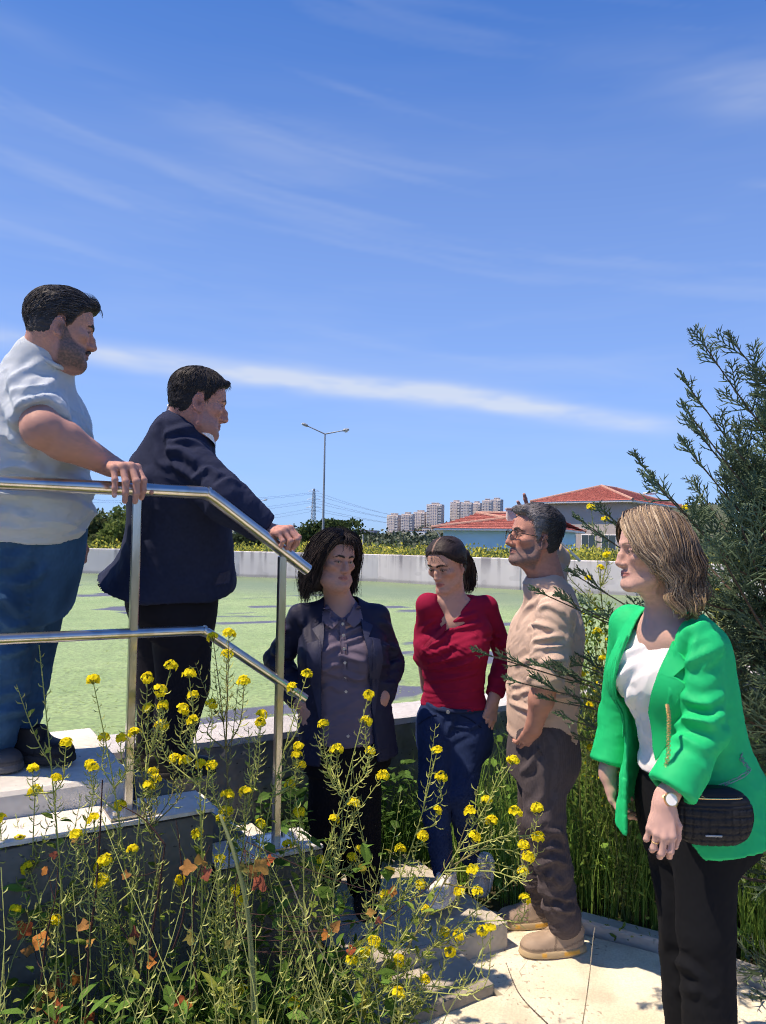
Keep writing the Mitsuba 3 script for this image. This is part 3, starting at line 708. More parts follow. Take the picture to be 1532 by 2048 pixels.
def head_field(female=0, width=1.0, nose=0.0, hump=0.0, brow=1.0, jaw=1.0, fat=0.0, ears=True, squint=0.0, smile=0.0, neck=None, rn=(.055, .062), lips=1.0):
    """A head in its own coordinates: x to its right, y ahead, z up, eyes at z = 0."""
    f = F(); j = jaw * (0.92 if female else 1.0); g = lambda x, y, z: A(x, y, z)
    zz = np.array(HZ); low = np.clip((-zz - .03) / .06, 0, 1)
    f.add(loft(IDF, HZ, np.array(HA) * width * (1 - low * (1 - j)), HF, HB, n=np.interp(zz, [-.11, -.02, .06], [2.0, 2.15, 2.3])), 0)
    for s in (-1, 1):
        f.add(cone(g(s * .061 * width, -.004, -.035), g(s * .055 * width * j, .012, -.074), .012, .0125), .030)
        f.add(cone(g(s * .055 * width * j, .012, -.074), g(s * .022, .064, -.102), .0125, .013), .030)
        f.add(ell(g(s * .046 * width, .057, -.016), g(.019, .021, .014)), .026)
        f.add(cone(g(s * .010, .089, .021), g(s * .044, .074, .024), .0075 * brow, .007 * brow), .014)
        f.cut(ell(g(s * .030, .099, .003), g(.020, .0155, .0115)), .010)
        f.add(ell(g(s * EYEX, .0735, .001), g(.0165, .0135, .0125)), .004)
        f.cut(ell(g(s * EYEX, .0905, .0005 - .001 * squint), g(.0132, .0085, .0041 - .0022 * squint)), .001)
        f.add(ell(g(s * .0125, .0915 + nose * .3, -.0385), g(.0078, .0110, .0076) * (1 - .10 * female)), .006)
        if fat: f.add(ell(g(s * .042, .030, -.080), g(.026, .034, .028) * (1 + .3 * fat)), .02)
    nt = .1040 + nose
    f.add(cone(g(0, .0765, .006), g(0, .0860 + nose * .5, -.035), .0095, .0135), .008)
    f.add(cone(g(0, .0835, .012), g(0, .0965 + hump + nose * .5, -.012), .0078, .0085), .010)
    f.add(cone(g(0, .0965 + hump + nose * .5, -.012), g(0, nt - .002, -.034), .0085, .0100), .008)
    f.add(ell(g(0, nt - .001, -.0355), g(.0098, .0088, .0085) * (1 - .10 * female)), .006)
    f.add(cone(g(0, nt - .006, -.0425), g(0, .088, -.0475), .0058, .006), .006)
    for s in (-1, 1): f.cut(ell(g(s * .0062, nt - .010, -.0475), g(.0035, .006, .0035)), .002)
    mz = -.0665; c = smile * .004
    up = [g(-.023, .0745, mz + c), g(-.011, .0855, mz + .0045), g(0, .0880, mz + .0042), g(.011, .0855, mz + .0045), g(.023, .0745, mz + c)]
    lo = [g(-.020, .0760, mz - .003 + c), g(-.010, .0838, mz - .0055), g(0, .0858, mz - .0062), g(.010, .0838, mz - .0055), g(.020, .0760, mz - .003 + c)]
    for i in range(4):
        f.add(cone(up[i], up[i + 1], lips * [.003, .0052, .0056, .0052, .003][i], lips * [.003, .0052, .0056, .0052, .003][i + 1]), .004)
        f.add(cone(lo[i], lo[i + 1], lips * [.0035, .0062, .0070, .0062, .0035][i], lips * [.0035, .0062, .0070, .0062, .0035][i + 1]), .004)
    gr = [g(-.025, .0775, mz + c), g(-.012, .0925, mz - .0006), g(.012, .0925, mz - .0006), g(.025, .0775, mz + c)]
    for i in range(3): f.cut(cone(gr[i], gr[i + 1], .0018), .002)
    f.add(ell(g(0, .0690, -.099), g(.020 * (1.1 - .2 * female), .0165, .0155)), .018)
    if fat: f.add(ell(g(0, .030, -.108), g(.038, .040, .022) * (1 + .25 * fat)), .025)
    if ears:
        for s in (-1, 1):
            e = g(s * .0765 * width, -.012, -.010); up_ = unit(A(s * .10, -.22, 1)); out = unit(A(s * 1, -.42, 0))
            R = np.stack([out, np.cross(up_, out), up_], 1); R[:, 1] = unit(R[:, 1]); R[:, 2] = np.cross(R[:, 0], R[:, 1])
            f.add(ell(e, g(.0055, .0165, .0290), R), .004)
            f.cut(ell(e + R @ g(.0060, .001 * s, -.002), g(.0045, .0085, .0135), R), .003)
            ring = [e + R @ g(.0035, -s * .0165 * math.cos(t) * 1.0, .0290 * math.sin(t)) for t in np.linspace(-0.9, 3.0, 9)]
            if (ring[0] - e)[1] > 0: ring = [e + R @ g(.0035, s * .0165 * math.cos(t), .0290 * math.sin(t)) for t in np.linspace(-0.9, 3.0, 9)]
            for i in range(8): f.add(cone(ring[i], ring[i + 1], .0034), .002)
            f.add(ell(e + R @ g(.001, 0, -.027) + g(0, .004, 0), g(.0045, .0075, .0085), R), .004)
    if neck is not None:
        nb = np.asarray(neck, float)
        f.add(cone(g(0, -.028, -.020), nb + g(0, -.008, 0), rn[0], rn[1]), .026)
        f.add(cone(g(0, .016, -.088), nb + g(0, .018, .012), rn[0] * .62, rn[1] * .8), .026)
    return f


def face_colours(q, skin, lip=(.45, .2, .17), brow=(.04, .03, .025), beard=0.0, beard_col=(.12, .10, .10), blush=0.5, stubble_top=-.030, brow_thick=1.0, seed=0, makeup=0.0):
    """Base colours of a head's skin, ear and lid shade painted in, at the points q of its own coordinates."""
    x, y, z = np.abs(q[:, 0]), q[:, 1], q[:, 2]; g = lambda c, s: np.exp(-(c / s) ** 2); skin = np.asarray(skin, float)
    c = np.tile(skin, (len(q), 1)); mixc = lambda c, k, m: c * (1 - m[:, None]) + np.asarray(k) * m[:, None]
    n = meshkit.fbm(q * 90, 3, seed); c = c * (0.84 + 0.32 * n[:, None]) * (0.93 + .14 * meshkit.noise(q * 320, 6)[:, None])
    red = blush * (g(x - .042, .022) * g(z + .028, .02) + g(x, .012) * g(z + .036, .012) * .9 + (x > .066) * (y < .01) * (y > -.05) * .8) * (y > -.05)
    c = mixc(c, skin * A(1.08, .78, .72), np.clip(red, 0, 1) * .5)
    conch_shade = g(y + .010, .0085) * g(z + .012, .0135) * (x > .068) * .55; c = c * (1 - conch_shade[:, None])  # shade of the ear hollow, painted into the skin colour
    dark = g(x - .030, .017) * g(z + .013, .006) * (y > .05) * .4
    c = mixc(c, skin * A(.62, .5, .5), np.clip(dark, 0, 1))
    if beard > 0:
        zb = np.interp(y, [-.02, .01, .03, .055, .075, .1], [.015, .0, -.030, -.046, -.045, -.047]); m = np.clip((zb - z) / .008, 0, 1) * np.clip((y + .012) / .01, 0, 1) * np.clip((z + .135) / .02, 0, 1)
        m = m * (1 - .8 * g(x, .022) * g(z + .0665, .006)) * (0.65 + 0.35 * np.clip(meshkit.noise(q * 200, 4) * 2 - .4, 0, 1))
        c = mixc(c, beard_col, np.clip(m * beard, 0, 1))
    zl = -.0665
    lipm = (x < .0245) * np.clip((.0105 * np.sqrt(np.clip(1 - (x / .0255) ** 2, 0, 1)) - np.abs(z - zl + .0008)) / .0025, 0, 1) * (y > .066)
    c = mixc(c, lip, lipm * (.85 if makeup else .6))
    c = mixc(c, A(.08, .03, .03), g(z - zl, .0013) * (x < .024) * (y > .066) * .8)
    zbr = np.interp(x, [.010, .022, .038, .052], [.0205, .0245, .0265, .0190]); bm = np.clip((.0056 * brow_thick * np.interp(x, [.01, .02, .04, .055], [.9, 1, .8, .3]) - np.abs(z - zbr)) / .002, 0, 1) * (x > .010) * (x < .055) * (y > .05)
    c = mixc(c, brow, bm)
    lash = np.clip(1 - np.abs(np.hypot((x - EYEX) / .0155, (z - .0005) / .0062) - 1) / .28, 0, 1) * (z > -.002) * (y > .05)
    c = mixc(c, A(.03, .02, .02), lash * .9)
    lid_shade = np.clip((1 - np.hypot((x - EYEX) / .0150, (z - .0008) / .0048)) / .25, 0, 1) * (y > .05); c = mixc(c, A(.025, .018, .018), lid_shade * .6)  # shadow of the upper lid painted dark over the eye opening
    return c


def eye_mesh(fr, s, iris=(.05, .03, .02), look=(0, 0)):
    m = trimesh.creation.icosphere(4, 0.0132); v = np.array(m.vertices); d = unit(v)
    ax = unit(A(look[0], 1, look[1])); t = np.arccos(np.clip(d @ ax, -1, 1))
    c = np.where((t < .17)[:, None], A(.005, .005, .006), np.where((t < .47)[:, None], iris, A(.40, .36, .34)))
    return fr.w(v + A(s * EYEX, .0728, .0008)), np.array(m.faces), c


FING = [((.030, .082, .004), (.043, .026, .021), .0092), ((.009, .090, .007), (.047, .030, .022), .0095), ((-.012, .085, .005), (.044, .028, .022), .0090), ((-.031, .075, .000), (.034, .021, .019), .0080)]


def hand(f, fr, side, curl, spread=(0.06, 0.0, -0.06, -0.14), thumb=((.75, .62, -.25), (.35, .9, -.3), (.1, 1, -.2)), k=.010):
    """Adds a hand to f: fr sits at the wrist, forward along the fingers, up out of the back of the hand; side is +1 when the thumb lies to fr's right.
    curl: three bends in radians for each finger, index first. Returns the finger-tip frames."""
    W = lambda p: fr.w(A(p[0] * side, p[1], p[2])); D = lambda p: fr.d(A(p[0] * side, p[1], p[2])); sc = fr.s; tips = []
    f.add(cone(fr.w(A(0, -.02, 0)), fr.w(A(0, .02, 0)), .027 * sc, .026 * sc, (fr.R[:, 2], 1.35)), .02)
    for (b, ls, r), cu, sp in zip(FING, curl, spread):
        f.add(cone(W((b[0] * .55, .012, 0)), W(b), .0135 * sc, (r + .0030) * sc), k)
    f.add(cone(W((.012, .03, -.006)), W((-.014, .05, -.004)), .017 * sc, .016 * sc), .015)
    for (b, ls, r), cu, sp in zip(FING, curl, spread):
        p = W(b); ang = 0; fw = A(math.sin(sp), math.cos(sp), 0)
        for n, (L, c) in enumerate(zip(ls, cu)):
            ang += c; d = D(fw * math.cos(ang) + A(0, 0, -1) * math.sin(ang)); q = p + d * L * sc
            r0, r1 = r * (1.04, .96, .88)[n] * sc, r * (.96, .88, .76)[n] * sc
            f.add(cone(p, q, r0, r1), .0028 if n else .006)
            if n < 2: f.add(ell(q, A(1, 1, 1) * r1 * 1.10), .004)
            p = q
        tips.append((p, d))
    p = W((.024, .020, -.008)); r = .0125
    f.add(cone(W((.006, .012, -.004)), p, .016 * sc, .0145 * sc), .012)
    for L, d, r0, r1 in zip((.040, .032, .027), thumb, (.0142, .0108, .0100), (.0112, .0100, .0085)):
        q = p + D(unit(d)) * L * sc; f.add(cone(p, q, r0 * sc, r1 * sc), .006); p = q
    tips.append((p, D(unit(thumb[2]))))
    return tips


def nails(tips, fr, sc, col=(.62, .42, .38)):
    """Finger nails: small flat ovals on the backs of the finger ends."""
    out = []
    for p, d in tips:
        up = unit(fr.R[:, 2] - d * (fr.R[:, 2] @ d) + 1e-6); R = np.stack([unit(np.cross(d, up)), d, up], 1)
        m = trimesh.creation.icosphere(1, 1.0); out.append((np.array(m.vertices) * A(.0052, .0062, .0016) * sc @ R.T + p + up * .0062 * sc - d * .001 * sc, np.array(m.faces), col))
    return out


def bend(v, a, b):
    a, b = np.asarray(a, float), np.asarray(b, float); ab = b - a; L = np.linalg.norm(ab); ax = ab / L
    t = (v - a) @ ax; rad = v - a - t[:, None] * ax
    return t / L, np.linalg.norm(rad, axis=1), t, rad, ax


def creases(v, a, b, amp, fa, fl, t0, wid, seed=0, reach=.16, skew=0.0):
    """Cross folds round a limb a-b: amplitude in metres, folds per metre along the limb and round it, strongest at t0 (of the limb's length)."""
    t, r, tm, rad, ax = bend(v, a, b)
    u = unit(np.cross(ax, A(.3, .9, .2))); w = np.cross(ax, u); x, y = rad @ u, rad @ w
    q = np.stack([(tm + skew * x) * fa, x * fl, y * fl], 1)
    return 2.3 * amp * (ridged(q, 3, seed) - .5) * np.exp(-((t - t0) / wid) ** 2) * np.clip((reach - r) / .05, 0, 1)


def drag(v, fr, amp, fx, fz, ang, z0, zw, seed=0, x0=0.0, xw=9.0):
    """Slanting drag folds over a torso: ang turns them from level."""
    q = fr.l(v) * fr.s; c, s = math.cos(ang), math.sin(ang); w = .25 * (meshkit.fbm(q * 6, 2, seed + 50) - .5)
    u, t = q[:, 0] * c + q[:, 2] * s, -q[:, 0] * s + q[:, 2] * c + .12 * w
    return 2.8 * amp * (ridged(np.stack([u * fx, t * fz, q[:, 1] * fx], 1), 3, seed) - .5) * np.exp(-((q[:, 2] - z0) / zw) ** 2 - ((q[:, 0] - x0) / xw) ** 2)


def zoom(x0, y0, k): return lambda *q: [(x0 + q[i] / k, y0 + q[i + 1] / k) for i in range(0, len(q), 2)]


Z1, Z2, Z3, Z4, Z5 = zoom(0, 540, 3.064), zoom(0, 1000, 2.926), zoom(480, 1000, 2.641), zoom(940, 980, 2.588), zoom(940, 1450, 2.588)


def lay_folds(v, n, folds):
    """Raises single folds of cloth along lines surveyed from the photograph: each is pulled onto the garment first, then modelled in space."""
    out = np.zeros(len(v)); q = v - EYE; dd = q @ FWD; U = 766 + FOCAL * (q @ CRT) / dd; V = 1024 - FOCAL * (q @ CUP) / dd; face = (n * q).sum(1) < 0
    for pts, w, amp in folds:
        A3 = []
        for u, w_ in pts:
            r = np.hypot(U - u, V - w_) + 40 * (~face); k = np.where(r < max(r.min() + 4, 6))[0]; A3.append(v[k[np.argmin(dd[k])]])
        line = spline(np.array(A3), 24); near = np.where(np.linalg.norm(v - line[12], axis=1) < np.linalg.norm(line[0] - line[-1]) * .75 + 5 * w)[0]
        if len(near) == 0: continue
        d = np.linalg.norm(v[near][:, None] - line[None], axis=2); j = d.argmin(1); d = d.min(1); t = j / 23.0
        out[near] += amp * np.sin(np.pi * np.clip(.12 + .76 * t, 0, 1)) ** .8 * (np.exp(-(d / w) ** 2) - .55 * np.exp(-((d - 2.0 * w) / (1.1 * w)) ** 2))
    return out


def cloth(key, field, h, bsdf, col, disp=(), var=.10, smooth_it=1, shade=None, extra=(), folds=(), **kw):
    HERE.cloths.append(field)
    v, f = nets(field, h)
    if smooth_it: v = fuse(v, f, smooth_it)
    n = normals(v, f)
    d = np.zeros(len(v))
    for fn in disp: d = d + fn(v)
    if folds: d = d + lay_folds(v, n, folds)
    d = d + .0016 * (meshkit.fbm(v * 45, 2, 8) - .5)
    v = v + n * d[:, None]
    c = np.asarray(col, float) * (1 - var / 2 + var * meshkit.fbm(v * 14, 3, 1)[:, None]) * (1 - var / 2 + var * meshkit.noise(v * 130, 5)[:, None])
    if shade is not None: c = shade(v, c)
    m = cat([(v, f, c)] + list(extra)) if extra else (v, f, c)
    return add(key, m[:2], bsdf, smooth=True, color=m[2], **kw)


def slot(fr, z, xl, xr, y0=0.0):
    """An opening down the front: between xl(z) and xr(z), ahead of y0."""
    z, xl, xr = [np.asarray(x, float) for x in (z, xl, xr)]
    def fn(p):
        q = (p - fr.o) @ fr.R / fr.s; a, b = np.interp(q[:, 2], z, xl), np.interp(q[:, 2], z, xr)
        return np.maximum(np.maximum(a - q[:, 0], q[:, 0] - b), np.maximum(y0 - q[:, 1], np.maximum(z[0] - q[:, 2], q[:, 2] - z[-1])))
    c = fr.w(np.array([[x, y, w] for x in (-.6, .6) for y in (y0, .6) for w in (z[0], z[-1])]))
    return fn, c.min(0), c.max(0)


def shell(f, th):
    """The field's skin, th thick, inwards."""
    return (lambda p: (lambda d: np.maximum(d, -(d + th)))(f(p))), f.lo, f.hi


def surf_y(fr, x, z, field, y1=.45, y0=-.25, n=140):
    """Distance along fr's forward axis at which the field is met from the front at (x, z)."""
    ys = np.linspace(y1, y0, n); p = fr.w(np.stack(np.broadcast_arrays(x[:, None], ys[None], z[:, None]), -1).reshape(-1, 3)).astype(np.float32)
    d = np.concatenate([field(p[i:i + 60000]) for i in range(0, len(p), 60000)]).reshape(len(x), n)
    k = np.argmax(d < 0, 1); k = np.where(d.min(1) < 0, np.maximum(k, 1), n // 2); i = np.arange(len(x)); a, b = d[i, k - 1], d[i, k]
    return ys[k - 1] + (ys[k] - ys[k - 1]) * np.clip(a / np.where(a - b == 0, 1, a - b), 0, 1)


def patch(fr, outline, field, off, th, step=.022, lift=None):
    """A flap of cloth lying on a garment: outline in (x, z) of fr, draped on the field's front, off above it, th thick."""
    po = Polygon(outline).buffer(0); m = trimesh.creation.extrude_polygon(po.segmentize(step), 1.0, engine='earcut')
    v, f = trimesh.remesh.subdivide_to_size(np.array(m.vertices) * A(1, 1, .02), m.faces, step * 1.6)
    y = surf_y(fr, v[:, 0], v[:, 1], field); k = v[:, 2] / .02
    if lift is not None: y = y + lift(v[:, 0], v[:, 1])
    return fr.w(np.stack([v[:, 0], y + off - th * (1 - k), v[:, 1]], 1)), f[:, ::-1]


def shoe(key, heel, toe, up, mat, col, sole=(.5, .45, .38), w=.048, h=.095, sc=1.0, accent=None):
    """A sneaker: upper and sole as parts of the person."""
    fr = Fr(heel, unit(toe - heel), up); L = np.linalg.norm(toe - heel)
    f = F().add(loft(fr, [0.012, .03, .055, .075, h], [w * .98, w, w * .86, w * .78, w * .72], np.array([L * .50, L * .50, L * .40, L * .20, L * .10]), np.array([L * .49, L * .49, L * .46, L * .42, L * .36]), cy=np.array([L * .5, L * .5, L * .47, L * .42, L * .40]), n=2.3), 0)
    f.add(ell(fr.w(A(0, L * .78, .035)), A(w * .9, L * .20, .032), fr.R), .02)
    f.cut(ell(fr.w(A(0, L * .30, h + .015)), A(w * .55, L * .17, .03), fr.R), .006)
    v, q = nets(f, .0045); l = fr.l(v); c = np.tile(np.asarray(col, float), (len(v), 1)) * (.88 + .24 * meshkit.fbm(v * 40, 3)[:, None])
    c = np.where(((np.abs(l[:, 1] - L * (.55 + .05 * np.sin(l[:, 0] * 60))) < .004) & (l[:, 2] > .02))[:, None], c * .6, c)
    seam = np.abs(l[:, 2] - .032 - .05 * np.clip(.45 - l[:, 1] / L, 0, 1)) < .0028; c = np.where(seam[:, None], c * .62, c)
    a = add(key, (v, q), 'mat_leather' if mat is None else mat, smooth=True, color=c)
    f = F().add(loft(fr, [-.004, 0.0, .014, .026], [w * .95, w * 1.08, w * 1.1, w * 1.04], [L * .5, L * .53, L * .53, L * .51], [L * .48, L * .52, L * .52, L * .5], cy=L * .5, n=2.5), 0)
    v, q = nets(f, .005); c = np.tile(np.asarray(sole, float), (len(v), 1)); l = fr.l(v)
    if accent is not None: c = np.where(((np.abs(l[:, 1] - L * .28) < L * .13) | (np.abs(l[:, 1] - L * .72) < L * .04))[:, None] & ((l[:, 2] > .006) & (l[:, 2] < .02))[:, None], accent, c)
    add(a + '__sole', (v, q), 'mat_plain', smooth=True, color=c)
    la = []
    for i in range(4):
        y, z = L * (.46 + .075 * i), .079 - .0105 * i
        la.append(tube(fr.w(np.array([[x * w * .5, y + .006 * abs(x), z - .016 * x * x - .002] for x in np.linspace(-1, 1, 7)])), .0028, 5))
    add(a + '__laces', cat(la), 'mat_plain', color=np.tile(np.asarray(col) * 1.25, (sum(len(x[0]) for x in la), 1)), smooth=True)
    return a


def hair_shell(fr, zline_y, zline_z, thick, soft=.014, bulge=None, width=1.0, h=.004, noise_amp=.003, fq=(60, 160, 60)):
    """Short hair: the skull grown by its thickness, kept above the hairline (z as a function of y); returns (v, f) and the local coordinates."""
    f = F(); zz = np.array(HZ); keep = zz > -.075
    base = loft(IDF, zz[keep], np.array(HA)[keep] * width, np.array(HF)[keep], np.array(HB)[keep], n=2.3, grow=0.0)
    cen = A(0, -.005, .02)
    def fn(p):
        hl = np.interp(p[:, 1], zline_y, zline_z); up = np.clip((p[:, 2] - hl) / soft, -1, 1.0)
        t = thick(p) if callable(thick) else thick
        s = (1 + t * np.sqrt(np.clip(up, 0, 1)) / .095)[:, None]
        return base[0]((cen + (p - cen) / s).astype(np.float32)) + np.where(up < 0, -up * .02, 0)
    f.add((fn, base[1] - .04, base[2] + .04), 0)
    if bulge:
        for b in bulge: f.add(b, .012)
    v, q = nets(f, h); n = normals(v, q)
    v = v + n * (noise_amp * (ridged(v * np.asarray(fq, float), 2, 3) - .45))[:, None]
    return v, q


def strands(guides, n, rng, r=(.0011, .0004), steps=14, jit=.004, cols=None, clump=0.0, wave=0.0, layers=(.0, .01)):
    """Locks of hair between neighbouring guide curves (K, M, 3) in head coordinates; returns a coloured mesh."""
    G = spline(np.asarray(guides, float), steps); K = len(G)
    i = rng.uniform(0, K - 1.001, n)
    if clump > 0: i = i * (1 - clump) + clump * np.round(i * 4) / 4; i = np.clip(i, 0, K - 1.001)
    k = i.astype(int); w = (i - k)[:, None, None]; p = G[k] * (1 - w) + G[k + 1] * w
    t = np.linspace(0, 1, steps)
    p = p + rng.normal(0, jit, (n, 1, 3)) * (0.25 + 1.2 * t)[None, :, None] + rng.normal(0, jit * .5, (n, 1, 3)) * np.sin(t * rng.uniform(2, 7, (n, 1)))[..., None]
    out = unit(p - A(0, -.01, .02)); p = p + out * rng.uniform(layers[0], layers[1], (n, 1, 1))
    if wave: p = p + wave * np.sin(t * rng.uniform(9, 14, (n, 1)) + rng.uniform(0, 6, (n, 1)))[..., None] * rng.normal(0, 1, (n, 1, 3)) * t[None, :, None]
    ln = rng.uniform(.8, 1.0, n); idx = ln[:, None] * t * (steps - 1); a = np.minimum(idx.astype(int), steps - 2); fr_ = (idx - a)[..., None]; j = np.arange(n)[:, None]
    p = p[j, a] * (1 - fr_) + p[j, a + 1] * fr_
    rad = (r[0] + (r[1] - r[0]) * t ** 1.5)[None] * rng.uniform(.7, 1.3, (n, 1))
    c = np.asarray(cols, float)[rng.integers(0, len(cols), n)] * rng.uniform(.75, 1.25, (n, 1))
    return p, rad, c


def trousers(key, joints, rads, h, col, waist, fr, disp, bsdf='mat_cloth', folds=(), shade=None, smooth_it=1, extra=(), k=.04, **kw):
    """joints: two chains hip-knee-ankle, rads for each joint; waist = (z, a, bf, bb) table over the hips in fr."""
    f = F().add(loft(fr, *waist), 0)
    for ch, r in zip(joints, rads):
        for i in range(len(ch) - 1): f.add(cone(ch[i], ch[i + 1], r[i], r[i + 1]), k if i == 0 else .015)
    return cloth(key, f, h, bsdf, col, disp, folds=folds, smooth_it=smooth_it, shade=shade, extra=extra, **kw), f


PEOPLE = {}


def person(label): return PEOPLE[label]


def body_mesh(key, head_fr, hf, limbs, h, colour, extra=()):
    """The continuous body: head with neck, chest, arms and hands in one skin. limbs: list of (prim, k)."""
    f = F().add(placed(hf, head_fr), 0)
    for pr, k in limbs: f.add(pr, k)
    HERE.body = (key, f, h, colour, extra)


def finish_body(h=None):
    """Meshes the body last, without the skin that lies well inside the clothes."""
    key, f, h0, colour, extra = HERE.body
    v, q = nets(f, h or h0); n = normals(v, q); c = colour(v)
    deep = np.full(len(v), 9.0, np.float32)
    for g in HERE.cloths:
        i = np.where(((v > g.lo) & (v < g.hi)).all(1))[0]
        for k in range(0, len(i), 4096): deep[i[k:k + 4096]] = np.minimum(deep[i[k:k + 4096]], g(v[i[k:k + 4096]].astype(np.float32)))
    q = q[~(deep < -.014)[q].all(1)]; used = np.unique(q); back = np.full(len(v), -1); back[used] = np.arange(len(used))
    v, c, n, q = v[used], c[used], n[used], back[q]
    m = cat([(v, q, c)] + list(extra)) if extra else (v, q, c)
    return add(key, m[:2], 'mat_skin', smooth=True, color=m[2])


def limb(pts, rads, clip=True, flat=None, k=.012):
    """A sleeve or trouser leg: round cones through the points, cut square at the end."""
    f = F()
    for i in range(len(pts) - 1): f.add(cone(pts[i], pts[i + 1], rads[i], rads[i + 1], flat), k)
    if clip:
        e = np.asarray(pts[-1], np.float32); d = unit(np.asarray(pts[-1], float) - np.asarray(pts[-2], float)).astype(np.float32)
        f.clip(lambda p: (p - e) @ d)
    return f.prim()


# ---------------------------------------------------------------- helpers shared by the others
def neck_ring(pb, pf, right, hw, r, n=40, a0=-math.pi, a1=math.pi):
    """A ring round a neck from its back point pb to its front point pf, hw wide to each side."""
    c, f = (pb + pf) / 2, (pf - pb) / 2; ts = np.linspace(a0, a1, n)
    return [c + right * hw * math.sin(t) + f * math.cos(t) for t in ts]


def crew(f, T, low, pb, pf, hw):
    """A round neckline: cloth up to the ring from pb (back) to pf (front), cut away above it."""
    c = (pb + pf) / 2; ax = unit(np.cross(T.R[:, 0], pf - pb)); r = np.linalg.norm(pf - pb) / 2
    f.add(cone(T.w(low), c - ax * .03, hw + .03, max(hw, r) + .010), .035)
    f.cut(cone(c + ax * (max(hw, r) + .006), c + ax * .3, max(hw, r) + .008, .13), .003)


def rest_hand(hfld, wr, kn, dorsal, side, sc, curl=.35, thumb=((.6, .75, -.3), (.25, .95, -.3), (.05, 1, -.25))):
    fr = Fr(wr, kn - wr, dorsal, sc, lock='fwd')
    return fr, hand(hfld, fr, side, [(curl, curl * 1.5, curl), (curl * 1.15, curl * 1.6, curl), (curl * 1.25, curl * 1.65, curl), (curl * 1.3, curl * 1.7, curl)], thumb=thumb)


def ops_of(f): return [((o[1], o[2], o[3]), o[4]) for o in f.ops]


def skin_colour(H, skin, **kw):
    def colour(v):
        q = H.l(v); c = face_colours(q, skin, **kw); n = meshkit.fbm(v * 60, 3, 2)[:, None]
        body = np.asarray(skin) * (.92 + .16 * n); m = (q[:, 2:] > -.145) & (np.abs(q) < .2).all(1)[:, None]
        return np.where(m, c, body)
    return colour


def crop_hair(key, H, rng, line_y, line_z, thick, comb, n, cols, base_col, r=.0016, L=.03, lift=.004, bulge=None, noise_amp=.003, fq=(60, 160, 60), tint=None):
    """Short hair: a shell on the skull and locks combed over it (comb: direction field at points of the head)."""
    v, q = hair_shell(H, line_y, line_z, thick, bulge=bulge, noise_amp=noise_amp, fq=fq)
    col = np.tile(np.asarray(base_col, float), (len(v), 1)) * (.7 + .6 * meshkit.noise(v * 150, 3)[:, None])
    if tint is not None: col = tint(v, col)
    hl = np.interp(v[:, 1], line_y, line_z); fade = np.clip((v[:, 2] - hl + .004 * meshkit.noise(v * 300, 9)) / .011, 0, 1)[:, None]; fade = np.maximum(fade, (v[:, 1:2] > .055)); col = A(.22, .13, .105) * (1 - fade) + col * fade; ok = np.where((v[:, 2] > hl + .007))[0]; nr = normals(v, q)
    add(key, (H.w(v), q), 'mat_hair', smooth=True, color=col)
    i = rng.choice(ok, n); p0, n0 = v[i], nr[i]; d = comb(p0) + rng.normal(0, .16, (n, 3)); d = unit(d - n0 * (d * n0).sum(1, keepdims=True)); t = np.linspace(0, 1, 5)
    ln = L * rng.uniform(.5, 1.2, n); cen = A(0, -.005, .02)
    P_ = p0[:, None] + d[:, None] * (ln[:, None] * t)[..., None]; rr = np.linalg.norm(p0 - cen, axis=1)[:, None, None]; P_ = cen + unit(P_ - cen) * (rr + (lift * (np.sin(np.pi * np.clip(t * .9 + .05, 0, 1)) * 1.0 - .45))[None, :, None])
    c = np.asarray(cols, float)[rng.integers(0, len(cols), n)] * rng.uniform(.7, 1.3, (n, 1))
    if tint is not None: c = tint(p0, c)
    m = tubes(H.w(P_.reshape(-1, 3)).reshape(P_.shape), (r * (1 - .75 * t ** 2))[None] * rng.uniform(.6, 1.2, (n, 1)) * H.s, 3, c)
    add(key + '__strands', m[:2], 'mat_hair', smooth=True, color=m[2])

